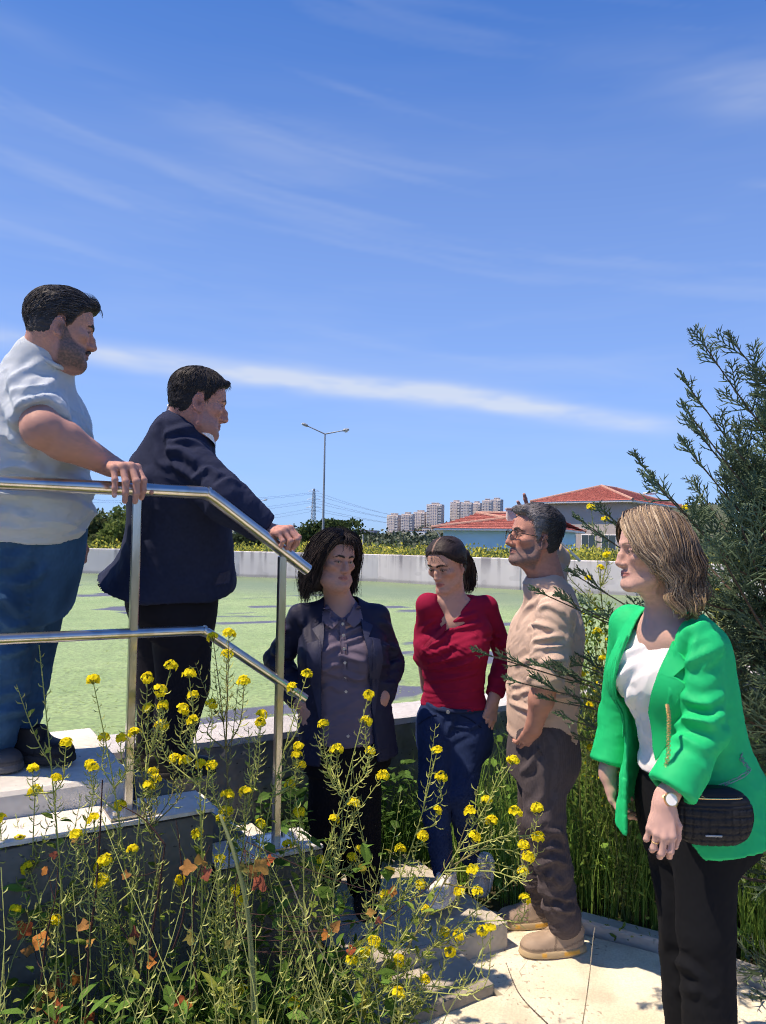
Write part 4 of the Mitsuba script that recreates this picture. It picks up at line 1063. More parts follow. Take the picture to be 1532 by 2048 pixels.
# ---------------------------------------------------------------- woman in the green blazer
def woman_green():
    K = person('woman in bright green blazer and black trousers, hair over her cheek, nearest the camera'); HERE.cloths = []; rng = np.random.default_rng(41)
    skin = A(.52, .325, .275)
    H = Fr(P(1302, 1106, 2.20), A(-1, -.10, -.02), A(.03, 0, 1), .93)
    pel, nb = P(1386, 1560, 2.26), P(1334, 1212, 2.235)
    T = Fr(pel, A(-.80, -.60, 0), nb - pel)
    hf = head_field(1, .96, nose=.0, lips=.72, jaw=.95, ears=True, smile=1.0, neck=H.l(nb), rn=(.050, .056))
    shN, elN, wrN = P(1398, 1290, 2.085), P(1408, 1462, 2.045), P(1328, 1607, 1.985)
    shF, elF, wrF = P(1262, 1252, 2.38), P(1240, 1430, 2.46), P(1215, 1550, 2.43)
    L = [(cone(pel + T.d(0, 0, .10), nb - T.d(0, 0, .10), .09, .10), .05), (cone(shN, shF, .034), .04), (cone(shN, elN, .034, .034), .02), (cone(elN, wrN, .036, .026), .02), (cone(shF, elF, .045, .038), .02), (cone(elF, wrF, .036, .026), .02)]
    hfld = F()
    hN = Fr(wrN, P(1322, 1665, 1.96) - wrN, A(-.25, -1, .15), .90, lock='fwd')
    curl = [(.35, .75, .45), (.45, .85, .5), (.5, .9, .5), (.55, .95, .5)]
    tN = hand(hfld, hN, -1, curl, (.05, 0, -.04, -.09), thumb=((.55, .75, -.35), (.1, .95, -.35), (-.1, 1, -.3)))
    hF = Fr(wrF, P(1232, 1610, 2.42) - wrF, A(-.75, .45, .2), .90, lock='fwd')
    tF = hand(hfld, hF, 1, [(.3, .5, .3), (.35, .6, .35), (.4, .65, .35), (.45, .7, .4)], thumb=((.5, .75, -.45), (.2, .95, -.3), (.05, 1, -.25)))
    for o in hfld.ops: L.append(((o[1], o[2], o[3]), o[4]))
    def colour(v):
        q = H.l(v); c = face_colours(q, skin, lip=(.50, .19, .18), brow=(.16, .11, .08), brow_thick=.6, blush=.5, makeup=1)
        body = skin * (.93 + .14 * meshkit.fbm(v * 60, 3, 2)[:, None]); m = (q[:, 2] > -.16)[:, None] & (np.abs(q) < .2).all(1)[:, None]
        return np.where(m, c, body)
    ex = nails(tN, hN, .9, (.72, .45, .42)) + nails(tF, hF, .9, (.72, .45, .42))
    body_mesh(K + '__body', H, hf, L, .0031, colour, ex)
    for s in (-1, 1): add(K + '__eye', (e := eye_mesh(H, s, (.06, .04, .025)))[:2], 'mat_eye', smooth=True, color=e[2])
    ear = H.w(A(-.0785, -.006, -.041)); add(K + '__earring', tube([ear + .007 * A(math.cos(t), math.sin(t) * .5, math.sin(t)) for t in np.linspace(0, 6.28, 14)], .0014, 6), 'mat_gold', smooth=True)
    # white top
    sh = F().add(loft(T, [.052, .075, .12, .22, .33, .42, .50], [.150, .145, .135, .142, .150, .138, .062], [.125, .120, .108, .120, .130, .100, .058], [.09, .085, .08, .08, .082, .075, .05], cy=[0, 0, 0, 0, 0, -.005, -.005], n=2.3), 0)
    for s in (-1, 1): sh.add(ell(T.w(A(s * .075, .085, .335)), A(.075, .058, .075), T.R), .05)
    cloth(K + '__white_top', sh, .005, 'mat_cloth', (.76, .74, .77), folds=[(Z4(745, 870, 820, 835, 890, 800), .010, .009), (Z4(755, 1190, 795, 1120, 815, 1050), .011, .009), (Z4(745, 1000, 780, 960, 830, 900), .011, .007), (Z4(780, 1210, 815, 1190, 840, 1150), .009, .008)], disp=[lambda v: drag(v, T, .005, 5, 26, .35, .10, .10, 3), lambda v: drag(v, T, .006, 6, 20, -.7, .30, .12, 7)], var=.04)
    # blazer: torso shell open down the front, sleeves, wide hem
    jz = [-.155, -.10, 0, .10, .20, .33, .42, .475, .515]
    ja = np.array([.250, .232, .202, .176, .170, .168, .162, .120, .060]); jf = np.array([.225, .215, .195, .170, .150, .158, .130, .090, .050]); jb = np.array([.22, .195, .155, .120, .108, .110, .105, .085, .055])
    jk = F().add(loft(T, jz, ja, jf, jb, n=2.25), 0)
    for s in (-1, 1): jk.add(ell(T.w(A(s * .080, .088, .325)), A(.085, .070, .085), T.R), .05)
    jk.add(cone(T.w(A(0, -.01, .455)), shN + T.d(-.01, 0, .0), .054, .048), .04).add(cone(T.w(A(0, -.01, .455)), shF, .056, .058), .04)
    body_solid = F(); body_solid.ops = list(jk.ops); body_solid.lo, body_solid.hi = jk.lo, jk.hi
    J = F().add(shell(jk, .010), 0)
    J.cut(slot(T, [-.30, -.155, -.05, .06, .16, .26, .36, .45, .60], [-.22, -.15, -.075, -.012, -.003, -.004, -.045, -.085, -.08], [.11, .115, .122, .128, .135, .122, .092, .075, .06], .02), .004)
    J.cut(loft(T, [.36, .45, .60], .066, .10, .060, cy=.0), .01)
    J.cut(loft(T, [-.40, -.120], .4, .4, .4), .003)
    cuffN = elN + (wrN - elN) * .83; cuffF = elF + (wrF - elF) * .80
    slN = F().add(cone(shN, elN, .052, .051), 0).add(limb([elN, elN + (cuffN - elN) * .55, cuffN], [.054, .055, .054]), .02)
    slF = F().add(cone(shF, elF, .064, .060), 0).add(limb([elF, cuffF], [.060, .053]), .02)
    J.add(slN.prim(), .035).add(slF.prim(), .022)
    for cu, el, r in ((cuffN, elN, .0600), (cuffF, elF, .056)):
        d = unit(cu - el); J.add(limb([cu - d * .075, cu - d * .004], [r, r + .003]), .003)
        J.cut(cone(cu - d * .03, cu + d * .08, .046, .048), .003)
    def fold(v):
        e = creases(v, shN, elN, .008, 13, 4.5, .95, .38, 2, .13, .4) + creases(v, elN, cuffN, .007, 15, 5, .12, .5, 3, .13, -.4) + creases(v, shF, elF, .006, 13, 5, .9, .4, 4, .12)
        return e + drag(v, T, .005, 8, 2.2, 1.35, .0, .17, 5) + drag(v, T, .004, 4, 12, .7, .27, .10, 9, -.1, .12)
    def tint(v, c): return c
    laps = [patch(T, [(-.080, .455), (-.132, .405), (-.098, .372), (-.138, .345), (-.115, .27), (-.010, .125), (-.001, .16), (-.003, .26), (-.048, .36)], body_solid, .010, .008, lift=lambda x, z: .004 + .0 * x),
            patch(T, [(.078, .455), (.130, .41), (.108, .375), (.150, .345), (.158, .26), (.140, .14), (.130, .16), (.122, .26), (.090, .36)], body_solid, .010, .008)]
    cols = [(m[0], m[1], np.tile(A(.012, .46, .155), (len(m[0]), 1))) for m in laps]
    cloth(K + '__blazer', J, .0052, 'mat_satin', (.012, .46, .155), [fold], var=.05, folds=[(Z4(1090, 740, 1180, 690, 1290, 660), .014, .010), (Z4(1085, 905, 1200, 850, 1320, 790), .013, .011), (Z4(1330, 830, 1250, 890, 1180, 920), .011, .008), (Z4(1085, 1000, 1082, 880, 1110, 760), .012, -.014), (Z4(1110, 1170, 1220, 1185, 1310, 1150), .013, .013), (Z4(1060, 1245, 1150, 1190, 1280, 1230), .012, .011), (Z4(1010, 870, 992, 760, 1000, 640), .014, .012), (Z4(990, 960, 1035, 1060, 1005, 1200), .013, .010), (Z4(810, 985, 885, 1035, 970, 985), .014, -.010), (Z4(1110, 1070, 1200, 1100, 1320, 1060), .012, .010), (Z4(1000, 1330, 1110, 1290, 1200, 1330), .012, .009), (Z4(870, 1100, 900, 1220, 940, 1330), .016, .007)])
    for c in cols: add(K + '__blazer__lapel', c[:2], 'mat_satin', smooth=40, label='notched lapel')
    scene[K + '__blazer__lapel']['bsdf'] = scene[K + '__blazer__lapel_001']['bsdf'] = {'type': 'ref', 'id': 'mat_green'}
    col = [T.w(A(.088 * math.sin(t), -.062 * math.cos(t) - .01, .475 + .018 * math.cos(t) - .02 * abs(math.sin(t)))) for t in np.linspace(-1.75, 1.75, 18)]
    col2 = [p + T.d(0, -.016, -.045) + unit(p - T.w(A(0, -.01, .46))) * .012 for p in col]
    cv = np.array(col + col2); n_ = len(col); cf = [[i, i + 1, i + n_ + 1, i + n_] for i in range(n_ - 1)]
    add(K + '__blazer__collar', (cv, np.array(cf)), 'mat_green', smooth=True)
    # trousers, belt
    hipN, knN, anN = P(1412, 1610, 2.17), P(1410, 1860, 2.15), P(1425, 2205, 2.14)
    hipF, knF, anF = P(1345, 1600, 2.33), P(1372, 1850, 2.30), P(1385, 2195, 2.32)
    waist = ([-.20, -.12, -.04, .05, .10], [.165, .180, .172, .150, .142], [.12, .125, .118, .112, .108], [.13, .150, .140, .115, .105])
    f_ = lambda v: creases(v, hipN, knN, .006, 5, 7, .1, .3, 4, .15, 1.0) + creases(v, knN, anN, .006, 9, 5, .15, .35, 5, .13, .8) + creases(v, hipF, knF, .006, 6, 6, .9, .4, 6, .14, -.6) + creases(v, knF, anF, .006, 9, 5, .3, .4, 7, .13)
    trousers(K + '__trousers', [(hipN, knN, anN), (hipF, knF, anF)], [(.098, .074, .070), (.098, .074, .068)], .0055, (.008, .009, .012), waist, T, [f_], folds=[(Z5(1050, 1235, 1110, 1245, 1200, 1340), .014, .009), (Z5(1060, 1370, 1150, 1375, 1230, 1400), .014, .008), (Z5(950, 800, 1000, 950, 1010, 1150), .018, .008)], var=.15)
    bt = [T.w(A(.152 * math.sin(t), .116 * math.cos(t), .052)) for t in np.linspace(-2.2, 2.2, 30)]
    add(K + '__belt', tubes(np.array([bt]), .011, 6), 'mat_black', smooth=True)
    for an, kn in ((anN, knN), (anF, knF)):
        g = an * A(1, 1, 0); shoe(K + '__shoe', g + A(.05, .02, .02), g + A(-.17, -.05, .0), A(0, 0, 1), None, (.02, .02, .02), (.02, .02, .02), .042)
    # watch and ring
    wd = unit(wrN - elN); wp = wrN - wd * .012; u = unit(np.cross(wd, A(0, 0, 1))); w = np.cross(wd, u)
    ringp = [wp + .0285 * (u * math.cos(t) * 1.02 + w * math.sin(t) * .92) for t in np.linspace(0, 2 * math.pi, 25)[:-1]]
    links = [bevelbox((a + b) / 2, [.0068, .0125, .004], np.stack([unit(b - a), wd, np.cross(unit(b - a), wd)], 1), .001) for a, b in zip(ringp, ringp[1:] + ringp[:1])]
    add(K + '__watch__strap', cat(links), 'mat_gold')
    fo = unit(hN.R[:, 2] * .9 + hN.R[:, 0] * -.25); wc = wp + fo * .0285
    add(K + '__watch__case', tube([wc - fo * .003, wc + fo * .004], [.0175, .0165], 24), 'mat_gold', smooth=40)
    add(K + '__watch__dial', tube([wc + fo * .0042, wc + fo * .0046], [.0145, .0145], 24), 'mat_white', smooth=40)
    b, ls, r = FING[2]; p0 = hN.w(A(-b[0], b[1], b[2])); d0 = hN.d(0, math.cos(curl[2][0]), -math.sin(curl[2][0])); pr = p0 + d0 * .022
    s1 = unit(np.cross(d0, A(.3, .2, .9))); s2 = np.cross(d0, s1)
    add(K + '__ring', tube([pr + .0088 * (s1 * math.cos(t) + s2 * math.sin(t)) for t in np.linspace(0, 6.2832, 20)], .0018, 6), 'mat_gold', smooth=True)
    # hair: an ash blonde bob with highlights, swept over the near cheek
    base, q = hair_shell(H, [-.12, -.06, -.02, .02, .05, .075, .1], [-.10, -.09, -.05, .0, .045, .072, .085], lambda p: .010 + .008 * np.clip(p[:, 2] / .1, 0, 1), bulge=[cone(A(-.03, -.06, .02), A(-.02, -.085, -.10), .062, .045), cone(A(.03, -.06, .02), A(.02, -.085, -.10), .062, .045)], h=.005, noise_amp=.004, fq=(90, 40, 30))
    add(K + '__hair', (H.w(base), q), 'mat_hair', smooth=True, color=(A(.26, .19, .135) + (A(.07, .05, .04) - A(.16, .115, .083)) * np.clip(.5 - base[:, 1:2] * 8, 0, 1)) * (.6 + .8 * meshkit.noise(base * A(80, 30, 20), 3)[:, None]))
    g = lambda *p: np.array(p)
    front_near = [  # from a parting on the far side of the crown, over the forehead, across the near cheek, back to the ear and down to a curl
        g((.025, .060, .118), (-.030, .098, .095), (-.066, .094, .045), (-.086, .060, -.005), (-.090, .020, -.035), (-.088, -.012, -.055)),
        g((.022, .045, .126), (-.032, .090, .104), (-.074, .084, .050), (-.094, .050, -.010), (-.097, .012, -.040), (-.094, -.020, -.070)),
        g((.020, .030, .131), (-.036, .072, .114), (-.082, .066, .056), (-.100, .036, -.010), (-.104, .002, -.050), (-.102, -.024, -.105)),
        g((.018, .012, .135), (-.042, .048, .120), (-.088, .044, .060), (-.105, .018, -.010), (-.108, -.014, -.062), (-.108, -.022, -.130)),
        g((.014, -.008, .136), (-.046, .022, .120), (-.092, .018, .060), (-.106, -.004, -.015), (-.108, -.030, -.075), (-.106, -.030, -.150)),
        g((.008, -.028, .134), (-.048, -.008, .118), (-.092, -.012, .060), (-.106, -.028, -.020), (-.106, -.046, -.085), (-.098, -.048, -.160)),
        g((.004, -.050, .126), (-.046, -.042, .110), (-.088, -.046, .050), (-.100, -.062, -.030), (-.098, -.076, -.095), (-.086, -.078, -.165)),
        g((.002, -.072, .112), (-.040, -.076, .096), (-.076, -.084, .036), (-.088, -.100, -.040), (-.084, -.110, -.100), (-.070, -.108, -.160)),
        g((.0, -.090, .090), (-.030, -.104, .070), (-.054, -.118, .010), (-.064, -.128, -.060), (-.058, -.132, -.110), (-.046, -.128, -.155))]
    back = [front_near[-1]] + [g((x * .2, -.092, .088), (x * .5, -.112, .062), (x * .8, -.126, .0), (x, -.135, -.065), (x, -.138, -.110), (x * .9, -.132, -.150)) for x in (-.03, .0, .03)]
    far = [p * A(-1, 1, 1) for p in front_near[::-1][:7]] + [g((.020, .058, .118), (.050, .082, .092), (.076, .070, .040), (.088, .036, -.02), (.092, .0, -.07), (.088, -.02, -.13))]
    P3 = [(.46, .355, .245), (.40, .30, .205), (.30, .22, .155), (.19, .135, .10), (.52, .42, .30)]; D3 = [(.12, .088, .068), (.085, .063, .05), (.16, .118, .088), (.24, .18, .13)]
    sets = [strands(front_near[:6], 1100, rng, (.0021, .0008), 13, .006, P3, .7, .008, (.002, .010)), strands(front_near[4:], 800, rng, (.0021, .0008), 13, .007, D3, .6, .007, (.0, .009)), strands(back, 300, rng, (.002, .0008), 11, .006, D3, .4, .003, (-.006, .006)), strands(far, 420, rng, (.0019, .0007), 11, .005, D3, .4, .003, (-.004, .006))]
    t = np.linspace(0, 1, 15)
    for k in range(11):      # curled locks resting on the near shoulder and at the nape
        y0 = -.012 - .0095 * k + .004 * rng.normal(); c0 = A(-.112 + .006 * rng.normal() + .003 * max(0, k - 6), y0, -.088 - .03 * rng.uniform()); ph = rng.uniform(-.6, .6); R_ = rng.uniform(.014, .024); ln = rng.uniform(.065, .115); tw_ = rng.uniform(5.0, 7.5)
        g0 = np.stack([c0[0] - .006 * np.sin(np.pi * t) + R_ * .6 * np.cos(t * tw_ + ph) * t, c0[1] + R_ * np.sin(t * tw_ + ph) * (.25 + .75 * t), c0[2] - ln * t + R_ * .5 * np.cos(t * tw_ + ph) * t], 1)
        m_ = 60; off = rng.normal(0, 1, (m_, 1, 3)) * .0052 * (1.15 - .75 * t)[None, :, None]; p_ = g0[None] + off + .0012 * np.sin(t * 9 + rng.uniform(0, 6, (m_, 1)))[..., None]
        sets.append((p_, (.0016 - .0010 * t ** 2)[None] * rng.uniform(.7, 1.2, (m_, 1)), np.array(P3)[rng.integers(0, 5, m_)] * A(1.0, .93, .82) * rng.uniform(.7, 1.15, (m_, 1))))
    fly = strands(front_near[2:8], 40, rng, (.0006, .0003), 16, .016, [(.3, .22, .15)], 0, .006, (.004, .016)); sets.append(fly)
    wv = lambda p: p + A(.35, 1, .2) * (.0075 * np.sin(p[..., 2:] * 62 + p[..., 1:2] * 38 + p[..., :1] * 20) * np.clip((.07 - p[..., 2:]) / .10, 0, 1))
    ms = [tubes(H.w(wv(p).reshape(-1, 3)).reshape(p.shape), r * H.s, 3, c) for p, r, c in sets]; m = cat(ms)
    add(K + '__hair__strands', m[:2], 'mat_hair', smooth=True, color=m[2])
    # the quilted shoulder bag on its chain
    B = root('shoulder_bag'); tag(B, 'black quilted shoulder bag with chain strap against the green blazer', 'bag')
    bc = P(1424, 1627, 2.015); bf = Fr(bc, A(-.10, -1, .05), A(-.03, 0, 1))
    fb = F().add(loft(Fr(bc, bf.R[:, 1], bf.R[:, 2]), [-.077, -.06, -.03, .0, .03, .055, .070], [.060, .086, .100, .104, .098, .078, .045], [.022, .032, .037, .038, .036, .028, .016], [.022, .032, .037, .038, .036, .028, .016], n=2.4), 0)
    v, q = nets(fb, .0035); l = bf.l(v); n = normals(v, q)
    gx, gz = np.abs(((l[:, 0] + .3) / .020) % 1 - .5) * 2, np.abs(((l[:, 2] + .3) / .020) % 1 - .5) * 2
    low = l[:, 2] < .024
    dent = -.0035 * (np.exp(-((1 - gx) / .16) ** 2) + np.exp(-((1 - gz) / .16) ** 2)) * (low & (np.abs(l[:, 1]) > .012)) - .003 * np.exp(-((l[:, 2] - .030) / .003) ** 2) - .002 * np.exp(-((l[:, 2] - .050) / .002) ** 2)
    add(B + '__pouch', (v + n * dent[:, None], q), 'mat_leather', smooth=True, color=np.tile(A(.012, .014, .019), (len(v), 1)) * (.85 + .3 * meshkit.noise(v * 200, 2)[:, None]))
    zy = surf_y(bf, np.linspace(-.07, .07, 24), np.full(24, .048), fb, .08, -.02, 80)
    add(B + '__zip', tube(bf.w(np.stack([np.linspace(-.07, .07, 24), zy + .001, .048 + 0 * zy], 1)), .0022, 6), 'mat_gold', smooth=True)
    add(B + '__name_plate', bevelbox(bf.w(A(.008, surf_y(bf, A(.008), A(-.045), fb, .08, -.02, 80)[0] + .001, -.045)), [.042, .003, .005], bf.R, .001), 'mat_galv')
    def chain(pts, n):
        p = spline(np.array(pts), n); out = []
        for i in range(n - 1):
            a, b = p[i], p[i + 1]; d = unit(b - a); s1 = unit(np.cross(d, A(.2, .9, .3))); s2 = np.cross(d, s1); s = s1 if i % 2 else s2; c = (a + b) / 2; hl = np.linalg.norm(b - a) * .68
            out.append(tube([c + d * hl * math.cos(t) + s * .0052 * math.sin(t) for t in np.linspace(0, 6.2832, 11)], .0014, 4))
        return cat(out)
    add(B + '__chain', chain([P(1334, 1408, 2.0), P(1338, 1440, 1.985), P(1337, 1500, 1.975), P(1345, 1570, 1.99), bf.w(A(-.098, .0, .02))], 60), 'mat_gold', smooth=True)
    add(B + '__chain', chain([P(1476, 1490, 2.12), P(1484, 1520, 2.09), P(1489, 1550, 2.06), bf.w(A(.100, .0, .02))], 18), 'mat_galv', smooth=True)
    add(B + '__ring', tube([bf.w(A(.104 + .008 * math.cos(t), 0, .016 + .010 * math.sin(t))) for t in np.linspace(0, 6.2832, 14)], .0018, 5), 'mat_gold', smooth=True)


# ---------------------------------------------------------------- man in glasses and beige sweater
def man_glasses():
    K = person('man in glasses and beige sweater looking up, one hand in his trouser pocket'); HERE.cloths = []; rng = np.random.default_rng(42); skin = A(.42, .215, .17)
    H = Fr(P(1069, 1077, 3.02), A(-.965, -.20, .16), A(.13, -.02, 1), .97, lock='fwd')
    pel, nb = P(1086, 1450, 3.06), P(1097, 1170, 3.04)
    T = Fr(pel, A(-.985, -.17, 0), nb - pel)
    hf = head_field(0, 1.0, nose=.006, hump=.003, jaw=1.0, neck=H.l(nb), rn=(.056, .064), squint=.3)
    shN, elN, wrN = P(1112, 1226, 2.86), P(1092, 1366, 2.80), P(1067, 1455, 2.875)
    shF, elF, wrF = P(1094, 1206, 3.20), P(1114, 1116, 3.26), P(1080, 1066, 3.14)
    L = [(cone(pel + T.d(0, 0, .12), nb - T.d(0, 0, .12), .09, .08), .05), (cone(shN, shF, .036), .04), (cone(shN, elN, .042, .042), .02), (cone(elN, elN + (wrN - elN) * .35, .043, .045), .02), (cone(elN + (wrN - elN) * .35, wrN, .045, .029), .02), (cone(shF, elF, .047, .042), .02), (cone(elF, wrF, .044, .029), .02)]
    hh = F(); hN, tN = rest_hand(hh, wrN, P(1052, 1492, 2.935), A(.1, -1, .2), -1, .98, .25, ((.8, .55, -.2), (.4, .9, -.2), (.1, 1, -.2)))
    frF = Fr(wrF, P(1064, 1028, 3.13) - wrF, A(-.2, 1, .2), .92, lock='fwd')
    tF = hand(hh, frF, 1, [(.05, .1, .05), (.05, .08, .05), (.9, 1.2, .6), (1.0, 1.2, .6)], (.10, -.10, -.1, -.15))
    L += ops_of(hh)
    body_mesh(K + '__body', H, hf, L, .0034, skin_colour(H, skin, lip=(.40, .17, .15), brow=(.03, .026, .025), beard=.85, beard_col=(.12, .10, .105), blush=.9, brow_thick=1.3), nails(tF, frF, .92) + nails(tN, hN, .98))
    for s in (-1, 1): add(K + '__eye', (e := eye_mesh(H, s))[:2], 'mat_eye', smooth=True, color=e[2])
    # cropped grey-black hair
    ly, lz = [-.11, -.075, -.045, -.030, -.018, .004, .010, .020, .030, .048, .070, .085], [-.075, -.068, -.055, -.035, .024, .026, -.018, -.010, .012, .062, .084, .090]
    def tint(v, c): k = np.clip((v[:, 1] + .02) / .07, 0, 1)[:, None] * np.clip(1.25 - v[:, 2:] / .13, .35, 1); return c * (1 - k) + k * A(.26, .25, .265) * (.35 + 1.3 * meshkit.noise(v * A(140, 60, 160), 8)[:, None])
    crop_hair(K + '__hair', H, rng, ly, lz, lambda p: .010 + .012 * np.clip((p[:, 2] - .04) / .06, 0, 1), lambda p: A(0, .5, -.5) + np.stack([p[:, 0] * 0, p[:, 2] * 6, p[:, 1] * 0 - .3], 1), 2400, [(.05, .048, .05), (.09, .085, .09), (.03, .028, .03)], (.035, .033, .036), .0009, .016, .0010, [cone(A(-.04, .080, .104), A(.04, .080, .104), .018)], .004, (110, 70, 110), tint)
    # glasses
    def rim(s): return [H.w(A(s * .034 + .026 * math.copysign(abs(math.cos(t)) ** .75, math.cos(t)), .106 - .006 * abs(math.cos(t)) * (s * math.cos(t) > 0), .0 + .0185 * math.copysign(abs(math.sin(t)) ** .75, math.sin(t)) - .003)) for t in np.linspace(0, 6.2832, 33)]
    G = [tube(rim(s), .0017, 6) for s in (-1, 1)] + [tube([H.w(A(x, .108, .006)) for x in (-.009, 0, .009)], .0016, 6)]
    G += [tube([H.w(A(s * .060, .103, .008)), H.w(A(s * .074, .085, .008)), H.w(A(s * .079, .03, .008)), H.w(A(s * .079, -.012, .010)), H.w(A(s * .077, -.030, -.010))], .0017, 6) for s in (-1, 1)]
    m = cat(G); add(K + '__glasses', m, 'mat_black', smooth=True)
    # sweater
    sw = F().add(loft(T, [-.005, .02, .08, .18, .30, .40, .475, .555], [.165, .172, .172, .174, .186, .178, .128, .062], [.128, .134, .136, .134, .134, .126, .098, .060], [.105, .112, .112, .112, .120, .118, .100, .070], cy=[0, 0, 0, 0, 0, -.005, -.012, -.012], n=2.35), 0)
    sw.add(cone(T.w(A(0, -.02, .495)), shN, .066, .060), .04).add(cone(T.w(A(0, -.02, .495)), shF, .066, .060), .04)
    sw.add(limb([shN, shN + (elN - shN) * .6, elN + (wrN - elN) * .02], [.068, .064, .056]), .025)
    sw.add(limb([shF, elF, elF + (wrF - elF) * .40], [.064, .050, .046]), .025)
    sw.add(loft(T, [-.045, -.04, .0, .012], [.166, .170, .168, .150], [.130, .132, .128, .12], [.118, .122, .118, .11], n=2.4), .006)
    q0 = elN + (wrN - elN) * .03; d0 = unit(elN - shN); sw.add(limb([q0 - d0 * .05, q0 + d0 * .010], [.0555, .0545]), .006)
    crew(sw, T, A(0, -.01, .47), P(1120, 1152, 3.04), P(1051, 1168, 3.02), .066)
    rb = neck_ring(P(1120, 1152, 3.04), P(1051, 1168, 3.02), T.R[:, 0], .066, 0); m = tubes(np.array([rb]), .0085, 8); add(K + '__sweater__neck_rib', m, 'mat_cloth', smooth=True, color=np.tile(A(.48, .36, .295), (len(m[0]), 1)))
    f_ = lambda v: creases(v, shN, elN, .011, 18, 5, .85, .45, 2, .12, .6) + creases(v, shN, elN, .007, 22, 5, .2, .25, 3, .12, -.8) + creases(v, shF, elF, .010, 18, 5, .6, .5, 2, .12) + drag(v, T, .007, 6, 22, .25, .13, .07, 4) + drag(v, T, .008, 6, 14, -.6, .30, .16, 6)
    cloth(K + '__sweater', sw, .0055, 'mat_cloth', (.50, .375, .31), [f_], var=.08, folds=[(Z4(345, 555, 380, 520, 440, 535), .010, .010), (Z4(350, 610, 400, 585, 470, 625), .010, .010), (Z4(300, 705, 350, 690, 430, 720), .010, .011), (Z4(340, 775, 400, 760, 470, 745), .010, .012), (Z4(330, 815, 400, 805, 470, 800), .008, .010), (Z4(360, 880, 420, 870, 480, 880), .009, .009), (Z4(200, 1095, 280, 1125, 390, 1150), .010, .008), (Z4(215, 1010, 300, 975, 350, 935), .011, .009), (Z4(225, 900, 300, 870, 350, 850), .011, .008), (Z4(240, 690, 275, 620, 345, 565), .012, .009), (Z4(215, 1060, 270, 1040, 330, 1010), .010, .008)])
    # trousers
    hN_, kN, aN = P(1090, 1468, 2.97), P(1088, 1640, 2.96), P(1127, 1840, 3.03); hF_, kF, aF = P(1078, 1465, 3.15), P(1072, 1640, 3.16), P(1084, 1808, 3.26)
    waist = ([-.20, -.13, -.05, .02, .06], [.150, .172, .168, .156, .150], [.125, .132, .126, .118, .115], [.125, .145, .135, .118, .112])
    f_ = lambda v: creases(v, kN, aN, .014, 20, 5, .75, .5, 3, .12, .5) + creases(v, hN_, kN, .008, 9, 6, .9, .45, 4, .13, .9) + creases(v, kF, aF, .014, 20, 5, .75, .5, 5, .12, .5) + creases(v, hF_, kF, .007, 8, 6, .8, .5, 6, .13) + creases(v, hN_, kN, .006, 10, 5, .1, .2, 8, .14, 1.4)
    stripe = lambda v, c: c * (1 - .16 * (np.sin((T.l(v) @ A(.6, 1, 0)) * 900) > .3))[:, None]
    trousers(K + '__trousers', [(hN_, kN, aN), (hF_, kF, aF)], [(.092, .074, .062), (.090, .072, .060)], .0055, (.085, .073, .083), waist, T, [f_], folds=[(Z5(330, 805, 400, 790, 475, 830), .012, .013), (Z5(350, 725, 430, 700, 505, 720), .012, .012), (Z5(375, 645, 430, 640, 480, 650), .012, .011), (Z5(410, 930, 480, 960, 550, 950), .012, .013), (Z5(400, 885, 470, 905, 545, 880), .012, .012), (Z5(300, 430, 370, 350, 350, 190), .014, .010), (Z5(255, 250, 300, 200, 330, 130), .013, .009), (Z5(420, 560, 470, 560, 510, 590), .012, .009)], shade=stripe)
    po = [T.w(A(-.168 + .002 * i, .085 - .012 * i, -.03 - .016 * i)) for i in range(8)]
    add(K + '__trousers__pocket_edge', tube(np.array(po) + T.d(-.006, .004, 0), .0035, 5), 'mat_cloth', smooth=True, color=np.tile(A(.07, .06, .07), (40, 1)))
    # shoes
    hl = P(1168, 1884, 3.05) * A(1, 1, 0); to = P(1043, 1906, 3.0) * A(1, 1, 0); hl = to + (hl - to) * 1.0
    shoe(K + '__shoe', hl + A(0, 0, .006), to + A(0, 0, .006), A(0, 0, 1), None, (.33, .255, .20), (.42, .33, .21), .052, .10, accent=(.62, .36, .07))
    hl = P(1104, 1858, 3.26) * A(1, 1, 0); to = P(996, 1848, 3.22) * A(1, 1, 0)
    shoe(K + '__shoe', hl + A(0, 0, .006), to + A(0, 0, .006), A(0, 0, 1), None, (.33, .255, .20), (.42, .33, .21), .052, .10, accent=(.62, .36, .07))


